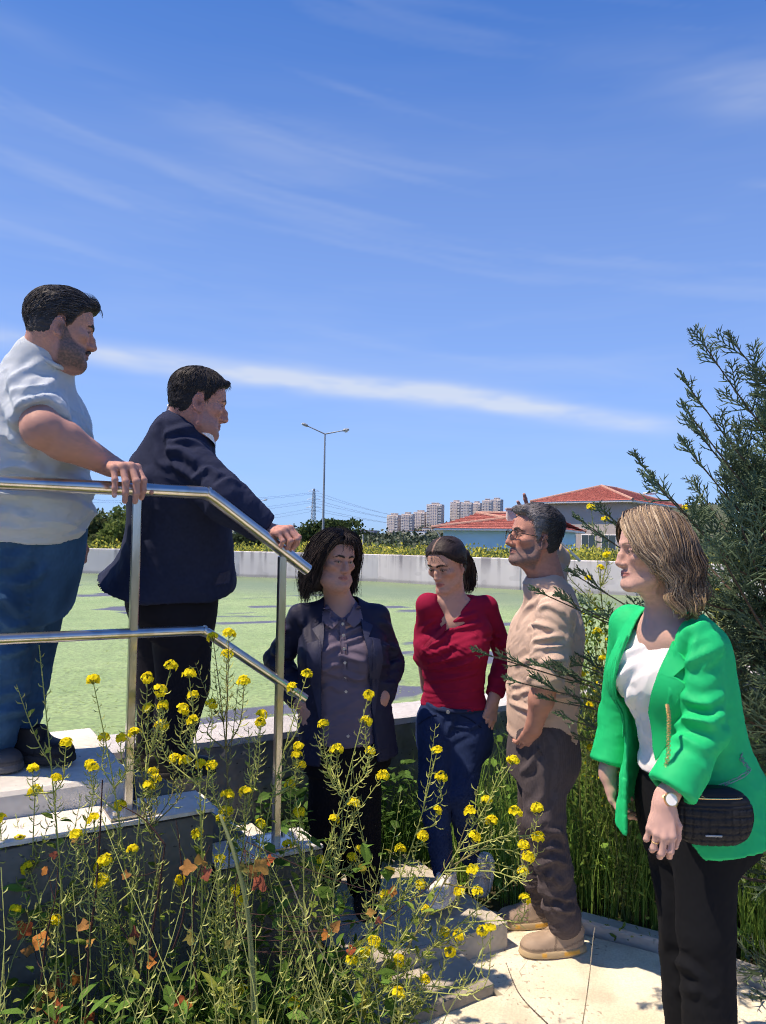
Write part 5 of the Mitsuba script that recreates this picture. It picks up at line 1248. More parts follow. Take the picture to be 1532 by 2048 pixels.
# ---------------------------------------------------------------- woman in the maroon top
def woman_maroon():
    K = person('woman in maroon wrap top and dark jeans with a ponytail, looking down'); HERE.cloths = []; rng = np.random.default_rng(43); skin = A(.48, .285, .23)
    H = Fr(P(894, 1130, 3.38), A(-.62, -.76, -.30), A(-.10, -.10, 1), .95, lock='fwd')
    pel, nb = P(908, 1432, 3.44), P(906, 1194, 3.40)
    T = Fr(pel, A(-.30, -.95, 0), nb - pel)
    hf = head_field(1, .97, nose=-.003, lips=.85, jaw=.93, neck=H.l(nb), rn=(.047, .052), squint=.4)
    shR, elR, wrR = P(856, 1210, 3.34), P(848, 1312, 3.46), P(852, 1372, 3.56); shL, elL, wrL = P(972, 1214, 3.45), P(1010, 1312, 3.49), P(986, 1402, 3.38)
    L = [(cone(pel + T.d(0, 0, .10), nb - T.d(0, 0, .11), .085, .095), .05), (cone(shR, shL, .030), .04), (cone(shR, elR, .040, .035), .02), (cone(elR, wrR, .034, .024), .02), (cone(shL, elL, .042, .035), .02), (cone(elL, wrL, .034, .024), .02), (ell(nb + T.d(0, .002, -.055), A(.085, .044, .05), T.R), .04)]
    hh = F(); hL, tL = rest_hand(hh, wrL, P(978, 1438, 3.36), A(.55, -.8, .1), -1, .92, .30); hR, tR = rest_hand(hh, wrR, P(856, 1400, 3.58), A(-.8, -.3, .1), 1, .92, .3); L += ops_of(hh)
    body_mesh(K + '__body', H, hf, L, .0034, skin_colour(H, skin, lip=(.42, .15, .14), brow=(.025, .018, .016), blush=.6, makeup=.6, brow_thick=1.15), nails(tL, hL, .92, (.6, .62, .62)))
    for s in (-1, 1): add(K + '__eye', (e := eye_mesh(H, s, look=(0, -.2)))[:2], 'mat_eye', smooth=True, color=e[2])
    # hair drawn back to a ponytail
    ly, lz = [-.11, -.06, -.035, -.015, .005, .025, .045, .065, .088], [-.075, -.070, -.055, -.015, .020, .022, .040, .066, .080]
    v, q = hair_shell(H, ly, lz, .012, noise_amp=.0025, fq=(160, 25, 60), width=.97)
    part = np.exp(-((v[:, 0] - .004) / .003) ** 2) * (v[:, 1] > .01) * (v[:, 2] > .06)
    c = A(.022, .016, .018) * (.6 + .8 * meshkit.noise(v * A(160, 30, 60), 3)[:, None]); c = c * (1 - part[:, None] * .8) + part[:, None] * A(.30, .19, .15)
    add(K + '__hair', (H.w(v), q), 'mat_hair', smooth=True, color=c)
    g = lambda *p: np.array(p); side = []
    for s in (-1, 1):
        gs = [g((s * .006, .062, .112), (s * .050, .055, .095), (s * .074, .015, .055), (s * .055, -.070, .015), (0, -.108, .005)), g((s * .010, .074, .102), (s * .055, .064, .070), (s * .080, .010, .030), (s * .062, -.070, .000), (0, -.108, .000)), g((s * .018, .085, .090), (s * .062, .058, .050), (s * .082, .005, .012), (s * .066, -.066, -.018), (0, -.106, -.006)), g((s * .006, .030, .128), (s * .050, .015, .115), (s * .074, -.030, .070), (s * .048, -.085, .030), (0, -.110, .010)), g((s * .004, -.01, .134), (s * .040, -.03, .118), (s * .056, -.07, .070), (s * .030, -.105, .035), (0, -.112, .014))]
        side.append(strands(gs, 420, rng, (.0016, .0009), 10, .002, [(.030, .022, .024), (.045, .034, .034), (.02, .016, .018)], 0, 0, (-.0005, .003)))
    tail = [g((x, -.104, .005 + y), (x * 2, -.140, .010 + y), (x * 2.6, -.165, -.035 + y), (x * 2.8, -.168, -.095), (x * 2.4 + .006, -.160, -.150), (x * 1.5 + .03, -.160, -.185)) for x, y in ((-.012, -.006), (-.006, .006), (.006, .008), (.012, -.004), (0, -.012), (-.012, -.006))]
    side.append(strands(tail, 420, rng, (.0021, .0008), 11, .006, [(.035, .027, .028), (.055, .04, .038), (.022, .017, .018)], 0, .002, (-.002, .004)))
    ws = [g((s * .020, .086, .088), (s * .040, .096, .070), (s * .058, .084, .030), (s * .066, .070, -.01)) for s in (-1, -.6, .6, 1)]; side.append(strands(ws, 16, rng, (.0006, .0003), 12, .006, [(.04, .03, .03)]))
    m = cat([tubes(H.w(p.reshape(-1, 3)).reshape(p.shape), r * H.s, 3, c) for p, r, c in side]); add(K + '__hair__ponytail', m[:2], 'mat_hair', smooth=True, color=m[2])
    ft = F().add(cone(A(0, -.104, .004), A(0, -.146, .004), .022, .026), 0).add(cone(A(0, -.146, .004), A(.004, -.166, -.05), .026, .028), .02).add(cone(A(.004, -.166, -.05), A(.02, -.160, -.15), .028, .012), .02); v, q = nets(ft, .004); add(K + '__hair__ponytail_core', (H.w(v), q), 'mat_hair', smooth=True, color=np.tile(A(.022, .016, .018), (len(v), 1)))
    # wrap top
    z = [.058, .075, .12, .20, .28, .35, .41, .47, .52]
    tp = F().add(loft(T, z, [.150, .140, .130, .138, .156, .168, .172, .124, .066], [.108, .100, .096, .104, .112, .110, .096, .080, .060], [.105, .098, .092, .098, .105, .105, .098, .078, .052], n=2.25), 0)
    for s in (-1, 1): tp.add(ell(T.w(A(s * .078, .078, .325)), A(.072, .060, .068), T.R), .045)
    tp.add(cone(T.w(A(.03, -.01, .490)), shR, .060, .048), .04).add(cone(T.w(A(-.03, -.01, .490)), shL, .060, .048), .04)
    tp.add(limb([shR, elR, elR + (wrR - elR) * .15], [.050, .043, .040]), .02).add(limb([shL, elL, elL + (wrL - elL) * .86], [.050, .043, .036]), .02)
    HERE.body[1].add(loft(T, [.34, .41, .47, .52], [.150, .156, .110, .056], [.092, .079, .065, .048], [.09, .088, .07, .045], n=2.25), .02); tp.cut(slot(T, [.445, .48, .52, .56, .66], [-.004, -.038, -.072, -.098, -.11], [.004, .022, .040, .056, .07], -.02), .004); tp.cut(cone(nb + T.d(0, .0, .072), nb + T.d(0, .03, .18), .056, .075), .005)
    f_ = lambda v: drag(v, T, .011, 3.5, 26, .50, .31, .07, 4, .03, .10) + drag(v, T, .008, 3, 24, -.12, .13, .10, 6) + creases(v, shL, elL, .006, 20, 5, .9, .3, 2, .09) + creases(v, elL, wrL, .006, 24, 5, .25, .4, 3, .09) + creases(v, shR, elR, .006, 20, 5, .9, .3, 4, .09)
    cloth(K + '__wrap_top', tp, .0055, 'mat_cloth', (.235, .010, .042), [f_], var=.07, folds=[(Z3(960, 790, 1040, 735, 1100, 680), .009, .008), (Z3(985, 815, 1100, 765, 1250, 705), .010, .009), (Z3(990, 862, 1100, 840, 1255, 800), .010, .009), (Z3(990, 905, 1120, 885, 1255, 850), .010, .008), (Z3(1000, 962, 1120, 945, 1255, 920), .009, .008), (Z3(1100, 640, 1170, 612, 1260, 590), .010, .009), (Z3(1090, 680, 1180, 660, 1280, 640), .009, .008), (Z3(950, 700, 1010, 660, 1080, 640), .009, .007), (Z3(1310, 745, 1350, 735, 1390, 725), .008, .008), (Z3(1330, 790, 1370, 780, 1405, 765), .008, .008), (Z3(1340, 860, 1380, 850, 1410, 850), .008, .007)])
    ov = patch(T, [(.010, .444), (.05, .408), (.125, .32), (.125, .295), (.05, .372), (.010, .414)], tp, .006, .006); add(K + '__wrap_top__crossed_edge', ov, 'mat_maroon', smooth=40)
    # jeans
    hL_, kL, aL = P(943, 1440, 3.42), P(922, 1590, 3.32), P(940, 1712, 3.40); hR_, kR, aR = P(873, 1440, 3.42), P(868, 1600, 3.30), P(886, 1740, 3.22)
    waist = ([-.16, -.10, -.03, .04, .075], [.168, .176, .164, .140, .134], [.105, .112, .108, .104, .102], [.125, .140, .128, .104, .098])
    f_ = lambda v: creases(v, hL_, kL, .006, 16, 5, .95, .3, 3, .12, .5) + creases(v, kL, aL, .007, 22, 5, .3, .6, 4, .11) + creases(v, hR_, kR, .006, 16, 5, .95, .3, 5, .12) + creases(v, kR, aR, .007, 22, 5, .3, .6, 6, .11) + drag(v, T, .006, 4, 22, .5, -.06, .06, 5, .06, .08) + drag(v, T, .006, 4, 22, -.5, -.06, .06, 5, -.06, .08)
    jean = lambda v, c: c * (.75 + .7 * np.clip(meshkit.fbm(v * 9, 3, 4), 0, 1))[:, None] * (.9 + .2 * meshkit.noise(v * A(260, 260, 60), 2))[:, None]
    w_, fl = trousers(K + '__jeans', [(hL_, kL, aL), (hR_, kR, aR)], [(.088, .060, .044), (.088, .060, .044)], .0055, (.016, .028, .080), waist, T, [f_], folds=[(Z3(1100, 1055, 1200, 1082, 1285, 1055), .009, .007), (Z3(1060, 1090, 1100, 1150, 1110, 1230), .010, .007), (Z3(980, 1060, 1030, 1090, 1080, 1090), .009, .007), (Z3(1110, 1180, 1200, 1190, 1290, 1160), .010, .006)], shade=jean, k=.03)
    band = [T.w(A(.139 * math.sin(t), .106 * math.cos(t), .058)) for t in np.linspace(-2.4, 2.4, 40)]; m = tubes(np.array([band]), .013, 5); add(K + '__jeans__waistband', m, 'mat_cloth', smooth=True, color=np.tile(A(.02, .03, .075), (len(m[0]), 1)))
    add(K + '__jeans__button', tube([T.w(A(0, .120, .058)), T.w(A(0, .124, .058))], .008, 10), 'mat_galv')
    for s in (-1, 1):
        pk = [(s * (.052 + .085 * t), .040 - .055 * t ** 1.6) for t in np.linspace(0, 1, 9)]; x, z_ = np.array(pk).T; y = surf_y(T, x, z_, fl); m = tube(T.w(np.stack([x, y + .002, z_], 1)), .0028, 5); add(K + '__jeans__pocket_seam', m, 'mat_cloth', smooth=True, color=np.tile(A(.012, .018, .05), (len(m[0]), 1)))
    shoe(K + '__shoe', P(905, 1775, 3.24), P(864, 1798, 3.05) * A(1, 1, 0) + A(0, 0, .105), A(0, 0, 1), None, (.62, .61, .62), (.72, .71, .70), .046, .09)
    shoe(K + '__shoe', P(975, 1706, 3.44), P(950, 1790, 3.36), A(-.55, -.75, .25), None, (.66, .65, .65), (.74, .73, .72), .046, .09)




# ---------------------------------------------------------------- woman in the navy blazer
def woman_navy():
    K = person('woman in navy blazer and grey shirt, dark wavy hair, by the handrail end'); HERE.cloths = []; rng = np.random.default_rng(44); skin = A(.44, .25, .205)
    H = Fr(P(668, 1123, 3.20), A(.60, -.79, .0), A(.05, .02, 1), .96)
    pel, nb = P(692, 1448, 3.24), P(682, 1216, 3.23)
    T = Fr(pel, A(.10, -.99, 0), nb - pel)
    hf = head_field(1, 1.0, nose=-.001, lips=.85, jaw=1.0, fat=.5, neck=H.l(nb), rn=(.052, .060), squint=.35, ears=True)
    shR, elR, wrR = P(602, 1232, 3.22), P(556, 1322, 3.30), P(602, 1408, 3.16); shL, elL, wrL = P(754, 1234, 3.25), P(780, 1322, 3.33), P(764, 1398, 3.17)
    L = [(cone(pel + T.d(0, 0, .10), nb - T.d(0, 0, .11), .09, .10), .05), (cone(shR, shL, .045), .04), (cone(shR, elR, .044, .037), .02), (cone(elR, wrR, .036, .026), .02), (cone(shL, elL, .044, .037), .02), (cone(elL, wrL, .036, .026), .02), (ell(nb + T.d(0, .004, -.055), A(.085, .048, .05), T.R), .04)]
    hh = F(); hL, tL = rest_hand(hh, wrL, P(750, 1432, 3.15), A(.6, -.75, .2), -1, .92, .3, ((.75, .6, -.1), (.4, .9, -.1), (.2, 1, -.1))); hR, tR = rest_hand(hh, wrR, P(622, 1445, 3.14), A(-.6, -.75, .2), 1, .92, .3); L += ops_of(hh)
    body_mesh(K + '__body', H, hf, L, .0034, skin_colour(H, skin, lip=(.36, .14, .13), brow=(.022, .016, .015), blush=.6, makeup=.4, brow_thick=1.1))
    for s in (-1, 1): add(K + '__eye', (e := eye_mesh(H, s, look=(.3, .1)))[:2], 'mat_eye', smooth=True, color=e[2])
    ly, lz = [-.12, -.06, -.02, .02, .045, .062, .080], [-.10, -.09, -.05, .0, .030, .060, .078]
    base, q = hair_shell(H, ly, lz, lambda p: .022 + .006 * np.clip(p[:, 2] / .1, 0, 1) * 0 - .004, bulge=[cone(A(-.05, -.05, .02), A(-.05, -.06, -.10), .055, .05), cone(A(.05, -.05, .02), A(.05, -.06, -.09), .055, .045)], h=.005, noise_amp=.005, fq=(70, 50, 40))
    add(K + '__hair', (H.w(base), q), 'mat_hair', smooth=True, color=np.tile(A(.016, .012, .014), (len(base), 1)) * (.6 + .8 * meshkit.noise(base * A(80, 40, 30), 3)[:, None]))
    g = lambda *p: np.array(p); sets = []
    cols = [(.013, .010, .013), (.020, .015, .018), (.010, .008, .010), (.028, .020, .022)]
    right = [g((.0, .070, .112), (.040, .088, .098), (.074, .070, .055), (.088, .045, .0), (.092, .020, -.06), (.110, .015, -.10)), g((.0, .050, .126), (.046, .070, .112), (.086, .055, .060), (.102, .025, -.01), (.108, .0, -.075), (.128, -.005, -.125)), g((.0, .02, .134), (.050, .035, .122), (.096, .022, .062), (.114, -.008, -.02), (.118, -.025, -.09), (.110, -.025, -.165)), g((.0, -.02, .134), (.050, -.02, .122), (.096, -.025, .060), (.112, -.05, -.03), (.112, -.06, -.10), (.095, -.055, -.18)), g((.0, -.06, .120), (.042, -.072, .104), (.074, -.095, .040), (.084, -.112, -.04), (.080, -.112, -.11), (.065, -.10, -.175))]
    left = [p * A(-1, 1, 1) for p in right]; left[0] = g((-.004, .072, .112), (-.044, .084, .098), (-.078, .060, .050), (-.092, .030, -.01), (-.095, .010, -.07), (-.095, .0, -.13))
    bk = [right[-1], g((.0, -.085, .100), (.02, -.108, .06), (.03, -.126, .0), (.036, -.130, -.06), (.034, -.125, -.12), (.03, -.115, -.17)), g((.0, -.085, .100), (-.02, -.108, .06), (-.03, -.126, .0), (-.036, -.130, -.06), (-.034, -.125, -.12), (-.03, -.115, -.17)), left[-1]]
    for gs, n in ((right, 850), (left, 850), (bk, 380)): sets.append(strands(gs, n, rng, (.0019, .0007), 12, .007, cols, .3, .008, (-.004, .008)))
    sets.append(strands(right + left, 70, rng, (.0010, .0004), 12, .012, cols, 0, .008, (.002, .014)))
    fringe = [g((x * .3, .066, .118), (x * .7, .098, .100), (x, .108, .075), (x * 1.2, .104, .050)) for x in (-.05, -.03, -.01, .01, .03)]; sets.append(strands(fringe, 60, rng, (.0010, .0004), 12, .007, cols, 0, .003))
    m = cat([tubes(H.w(p.reshape(-1, 3)).reshape(p.shape), r * H.s, 3, c) for p, r, c in sets]); add(K + '__hair__strands', m[:2], 'mat_hair', smooth=True, color=m[2])
    # shirt
    z = [-.06, .0, .08, .16, .26, .34, .41, .47, .52]
    sh = F().add(loft(T, z, [.165, .168, .165, .160, .165, .168, .160, .105, .062], [.128, .130, .130, .126, .122, .114, .102, .084, .062], [.12, .12, .115, .11, .115, .115, .105, .08, .055], n=2.3), 0)
    for s in (-1, 1): sh.add(ell(T.w(A(s * .080, .090, .305)), A(.080, .064, .078), T.R), .05)
    HERE.body[1].add(loft(T, [.36, .41, .47, .52], [.150, .150, .096, .052], [.098, .090, .074, .052], [.09, .09, .07, .045], n=2.3), .02); sh.cut(slot(T, [.462, .485, .515, .6], [-.003, -.034, -.055, -.07], [.003, .034, .055, .07], -.02), .005); sh.cut(cone(nb + T.d(0, .0, .066), nb + T.d(0, .03, .16), .056, .07), .006)
    f_ = lambda v: drag(v, T, .009, 4, 22, .30, .22, .10, 4, .06, .1) + drag(v, T, .008, 4, 20, -.3, .14, .12, 6, -.05, .12) + drag(v, T, .006, 12, 4, 1.3, .0, .14, 8)
    cloth(K + '__shirt', sh, .0055, 'mat_cloth', (.125, .105, .155), [f_], var=.07, folds=[(Z3(550, 695, 620, 672, 670, 655), .010, .010), (Z3(550, 745, 610, 722, 665, 705), .010, .010), (Z3(545, 820, 600, 850, 660, 865), .010, .009), (Z3(435, 795, 490, 765, 530, 760), .010, .009), (Z3(440, 900, 490, 885, 530, 875), .010, .008), (Z3(430, 660, 480, 640, 525, 640), .010, .009), (Z3(560, 930, 610, 950, 670, 950), .011, .009), (Z3(430, 1000, 480, 990, 530, 990), .011, .008), (Z3(560, 640, 610, 625, 650, 620), .009, .009)])
    xz = np.array([(0.0 + .003 * math.sin(i), z_) for i, z_ in enumerate(np.linspace(-.04, .375, 24))]); y = surf_y(T, xz[:, 0], xz[:, 1], sh)
    pl = patch(T, [(-.014, -.05), (.014, -.05), (.014, .460), (-.010, .462)], sh, .004, .004); add(K + '__shirt__placket', pl, 'mat_shirt', smooth=40)
    for z_ in (-.01, .05, .11, .17, .23, .29, .345, .395, .44):
        y = surf_y(T, A(0), A(z_), sh)[0] + .0045; add(K + '__shirt__button', tube([T.w(A(0, y, z_)), T.w(A(0, y + .003, z_))], .0062, 10), 'mat_button', smooth=40)
    for s in (-1, 1):
        add(K + '__shirt__collar', patch(T, [(s * .004, .462), (s * .044, .424), (s * .084, .452), (s * .076, .51), (s * .054, .51), (s * .034, .488)], sh, .012, .006, lift=lambda x, z: .006 + .06 * np.clip(z - .47, 0, .1)), 'mat_shirt', smooth=40)
        add(K + '__shirt__pocket_flap', patch(T, [(s * .055, .285), (s * .125, .280), (s * .125, .255), (s * .090, .243), (s * .055, .258)], sh, .004, .004), 'mat_shirt', smooth=40)
    # blazer
    jz = [-.13, -.06, .02, .12, .22, .32, .41, .475, .53]
    jk = F().add(loft(T, jz, [.215, .205, .194, .186, .186, .188, .172, .112, .066], [.155, .155, .152, .146, .140, .140, .122, .086, .060], [.165, .16, .15, .138, .135, .14, .130, .098, .064], n=2.3), 0)
    for s in (-1, 1): jk.add(ell(T.w(A(s * .090, .090, .305)), A(.085, .072, .085), T.R), .05)
    jk.add(cone(T.w(A(0, -.015, .49)), shR, .052, .047), .04).add(cone(T.w(A(0, -.015, .49)), shL, .052, .047), .04)
    sol = F(); sol.ops, sol.lo, sol.hi = list(jk.ops), jk.lo, jk.hi
    J = F().add(shell(jk, .012), 0)
    J.cut(slot(T, [-.3, -.13, .0, .12, .22, .32, .40, .46, .62], [-.14, -.118, -.106, -.100, -.098, -.096, -.078, -.070, -.07], [.14, .118, .106, .100, .098, .092, .078, .070, .07], .02), .004); J.cut(loft(T, [.44, .50, .62], .068, .11, .060), .01); J.cut(loft(T, [-.4, -.125], .4, .4, .4), .003)
    J.add(limb([shR, elR, elR + (wrR - elR) * .93], [.054, .050, .044]), .022).add(limb([shL, elL, elL + (wrL - elL) * .90], [.054, .050, .044]), .022)
    f_ = lambda v: creases(v, shR, elR, .010, 15, 5, .95, .35, 2, .11) + creases(v, elR, wrR, .011, 18, 5, .2, .5, 3, .11) + creases(v, shL, elL, .010, 15, 5, .95, .35, 4, .11) + creases(v, elL, wrL, .011, 18, 5, .3, .5, 5, .11) + drag(v, T, .008, 8, 4, 1.3, .05, .2, 6)
    cloth(K + '__blazer', J, .006, 'mat_satin', (.012, .015, .042), [f_], var=.12, folds=[(Z3(320, 530, 330, 700, 385, 850), .014, .011), (Z3(165, 805, 210, 830, 260, 835), .011, .012), (Z3(185, 875, 230, 890, 280, 880), .011, .012), (Z3(160, 725, 200, 700, 240, 690), .011, .010), (Z3(780, 770, 820, 780, 850, 790), .011, .012), (Z3(780, 865, 815, 860, 850, 850), .011, .012), (Z3(765, 960, 800, 965, 830, 960), .011, .010), (Z3(750, 640, 790, 660, 820, 685), .012, .010)])
    for s in (-1, 1): add(K + '__blazer__lapel', patch(T, [(s * .075, .455), (s * .125, .425), (s * .100, .388), (s * .148, .372), (s * .155, .30), (s * .112, .06), (s * .103, .08), (s * .098, .22), (s * .092, .34), (s * .080, .40)], sol, .011, .008), 'mat_navy', smooth=40)
    # trousers
    hR_, kR, aR = P(662, 1470, 3.24), P(656, 1620, 3.22), P(650, 1758, 3.24); hL_, kL, aL = P(718, 1470, 3.26), P(722, 1620, 3.24), P(728, 1768, 3.22)
    waist = ([-.18, -.10, -.02, .05, .08], [.18, .195, .185, .165, .16], [.12, .13, .128, .12, .118], [.14, .155, .14, .115, .11])
    f_ = lambda v: creases(v, hR_, kR, .007, 10, 5, .8, .5, 3, .13, .5) + creases(v, kR, aR, .009, 14, 5, .6, .5, 4, .12) + creases(v, hL_, kL, .007, 10, 5, .8, .5, 5, .13) + creases(v, kL, aL, .009, 14, 5, .6, .5, 6, .12)
    trousers(K + '__trousers', [(hR_, kR, aR), (hL_, kL, aL)], [(.098, .078, .066), (.098, .078, .066)], .006, (.007, .007, .010), waist, T, [f_])
    for an, dx in ((aR, -.02), (aL, .02)):
        g0 = an * A(1, 1, 0) + A(0, .05, .105); shoe(K + '__shoe', g0, g0 + A(dx, -.235, 0), A(0, 0, 1), None, (.018, .018, .02), (.02, .02, .02), .044, .085)


# ---------------------------------------------------------------- man in the light grey t-shirt, far left
def man_tshirt():
    K = person('heavy man in pale grey t-shirt and blue jeans, hand resting on the top rail'); HERE.cloths = []; rng = np.random.default_rng(45); skin = A(.44, .245, .205)
    H = Fr(P(122, 660, 2.44), A(.87, .48, -.10), A(.08, .03, 1), .99, lock='fwd')
    pel, nb = P(58, 1090, 2.60), P(80, 738, 2.48)
    T = Fr(pel, A(.985, .17, 0), nb - pel)
    hf = head_field(0, 1.04, nose=.002, jaw=1.12, fat=1.0, neck=H.l(nb), rn=(.064, .074))
    shN, elN, wrN = P(58, 786, 2.40), P(84, 858, 2.28), P(222, 932, 2.435)
    shF, elF, wrF = P(84, 792, 2.72), P(120, 950, 2.86), P(150, 1060, 2.80)
    L = [(cone(pel + T.d(0, .03, .15), nb - T.d(0, 0, .12), .10, .11), .06), (cone(shN, shF, .055), .05), (cone(shN, elN, .062, .056), .02), (cone(elN, elN + (wrN - elN) * .3, .056, .058), .02), (cone(elN + (wrN - elN) * .3, wrN, .058, .035), .02), (cone(shF, elF, .06, .05), .02), (cone(elF, wrF, .052, .034), .02)]
    hh = F(); fr = Fr(wrN, A(.70, -.66, -.14), A(.05, -.10, 1), 1.20, lock='fwd')
    tN = hand(hh, fr, -1, [(.75, .75, .35), (.85, .62, .25), (.95, .50, .2), (1.0, .40, .15)], (.10, .02, -.08, -.18), thumb=((.9, .25, -.55), (.55, .65, -.55), (.2, .9, -.5)), k=.012)
    hF, tF = rest_hand(hh, wrF, P(160, 1110, 2.78), A(.5, .8, .1), 1, 1.05, .4); L += ops_of(hh)
    body_mesh(K + '__body', H, hf, L, .0034, skin_colour(H, skin, lip=(.30, .14, .13), brow=(.02, .018, .018), beard=.9, beard_col=(.085, .078, .08), blush=.6, brow_thick=1.6), nails(tN, fr, 1.1, (.55, .36, .34)))
    for s in (-1, 1): add(K + '__eye', (e := eye_mesh(H, s))[:2], 'mat_eye', smooth=True, color=e[2])
    mu = [H.w(A(s * .026 * t, .092 - .012 * t * t, -.053 - .010 * t * t)) for s in (-1, 1) for t in (0, .5, 1.0)]
    f = F(); 
    for s in (-1, 1): f.add(cone(A(0, .0915, -.0530), A(s * .022, .083, -.061), .0062, .0042), .004)
    v, q = nets(f, .0022); add(K + '__moustache', (H.w(v + .0012 * (meshkit.noise(v * 400, 2)[:, None] - .5)), q), 'mat_hair', smooth=True, color=np.tile(A(.03, .028, .03), (len(v), 1)))
    ly, lz = [-.115, -.080, -.050, -.032, -.020, .002, .008, .022, .034, .055, .080, .10], [-.058, -.055, -.048, -.030, .026, .028, -.006, .004, .030, .056, .072, .078]
    crop_hair(K + '__hair', H, rng, ly, lz, lambda p: .008 + .008 * np.clip((p[:, 2] - .02) / .07, 0, 1), lambda p: np.stack([p[:, 0] * 2, -1 + 0 * p[:, 0], -.25 - p[:, 1] * -4], 1) * A(1, 1, 1), 2300, [(.030, .030, .036), (.06, .058, .062), (.018, .018, .022), (.12, .115, .12)], (.022, .022, .026), .0010, .034, .0018, [cone(A(-.03, .086, .092), A(.03, .086, .092), .018)], .004, (150, 60, 80), lambda v, c: np.where(((v[:, 2] < .0) & (v[:, 1] < 0))[:, None], c * .5 + A(.06, .055, .06) * .5, c))
    # t-shirt
    z = [.065, .10, .15, .24, .34, .44, .53, .60]
    ts = F().add(loft(T, z, [.215, .222, .225, .215, .215, .195, .140, .085], [.165, .175, .180, .175, .162, .155, .110, .075], [.165, .165, .165, .17, .18, .165, .125, .085], n=2.3), 0)
    ts.add(cone(T.w(A(0, -.02, .535)), shN, .085, .080), .05).add(cone(T.w(A(0, -.02, .535)), shF, .085, .08), .05)
    e_ = shN + (elN - shN) * .78; ts.add(limb([shN, e_], [.078, .080]), .03); ts.add(limb([shF, shF + (elF - shF) * .6], [.088, .084]), .03)
    pb_, pf_ = P(60, 686, 2.49), P(130, 736, 2.43); crew(ts, T, A(0, -.03, .48), pb_, pf_, .078)
    rb = neck_ring(pb_, pf_, T.R[:, 0], .078, .0075); m = tubes(np.array([rb]), .0075, 8); add(K + '__tshirt__neck_rib', m, 'mat_cloth', smooth=True, color=np.tile(A(.42, .47, .53), (len(m[0]), 1)))
    f_ = lambda v: drag(v, T, .018, 1.6, 17, .35, .24, .20, 4, .05, .5) + drag(v, T, .010, 3, 15, -.25, .10, .10, 7) + creases(v, shN, elN, .009, 16, 4, .5, .4, 2, .15, .6) + drag(v, T, .008, 4, 12, -.9, .42, .10, 9)
    cloth(K + '__tshirt', ts, .006, 'mat_cloth', (.43, .485, .55), [f_], var=.05, folds=[(Z1(80, 740, 250, 715, 365, 655), .014, .012), (Z1(40, 700, 150, 600, 250, 560), .014, .010), (Z1(150, 790, 260, 770, 340, 760), .012, .009), (Z1(10, 1005, 100, 1055, 190, 1130), .015, .013), (Z1(5, 1090, 90, 1105, 190, 1140), .012, .011), (Z1(5, 1170, 130, 1160, 230, 1215), .014, .013), (Z1(10, 1240, 120, 1205, 240, 1240), .012, .010), (Z1(5, 1400, 80, 1385, 150, 1420), .014, .010), (Z1(5, 1490, 100, 1475, 170, 1540), .014, .010), (Z1(20, 620, 30, 760, 70, 880), .012, -.010), (Z1(380, 800, 440, 960, 520, 1080), .018, .008), (Z1(300, 1230, 420, 1180, 540, 1190), .016, .008)])
    # jeans
    hN_, kN, aN = P(46, 1122, 2.55), P(10, 1290, 2.56), P(-20, 1478, 2.58); hF_, kF, aF = P(72, 1122, 2.74), P(54, 1290, 2.72), P(26, 1468, 2.70)
    waist = ([-.22, -.14, -.04, .06, .13], [.20, .215, .21, .205, .20], [.150, .165, .178, .180, .18], [.16, .185, .165, .14, .135])
    f_ = lambda v: creases(v, hN_, kN, .010, 10, 5, .6, .6, 3, .17, .6) + creases(v, kN, aN, .013, 15, 5, .6, .5, 4, .14, .4) + creases(v, hF_, kF, .010, 10, 5, .6, .6, 5, .17, .6) + creases(v, kF, aF, .013, 15, 5, .6, .5, 6, .14)
    jean = lambda v, c: c * (.25 + 1.6 * np.clip(meshkit.fbm(v * A(9, 9, 5), 3, 4), 0, 1))[:, None] * (.9 + .2 * meshkit.noise(v * A(260, 260, 60), 2))[:, None]
    trousers(K + '__jeans', [(hN_, kN, aN), (hF_, kF, aF)], [(.122, .092, .076), (.120, .090, .074)], .0065, (.030, .075, .155), waist, T, [f_], folds=[(Z2(190, 280, 120, 330, 20, 350), .014, .012), (Z2(200, 330, 100, 390, 5, 405), .014, .012), (Z2(100, 500, 200, 480, 270, 420), .014, .011), (Z2(5, 580, 60, 600, 130, 680), .014, .010), (Z2(5, 700, 80, 740, 170, 740), .013, .011), (Z2(160, 870, 90, 890, 10, 905), .013, .012), (Z2(190, 230, 180, 600, 120, 1000), .007, .006), (Z2(20, 1250, 100, 1230, 180, 1260), .014, .011), (Z2(10, 1150, 90, 1130, 180, 1120), .013, .009)], shade=jean, k=.05)
    for dx in (.02, .05): pk = [T.w(A(.16 + dx * .2, -.10 - dx, -.02 - .02 * i)) for i in range(6)]
    shoe(K + '__shoe', P(22, 1514, 2.66), P(142, 1534, 2.62), A(0, 0, 1), None, (.02, .02, .024), (.025, .025, .028), .058, .11)
    shoe(K + '__shoe', P(-90, 1532, 2.57), P(38, 1550, 2.54), A(0, 0, 1), None, (.07, .07, .08), (.10, .10, .11), .056, .11)


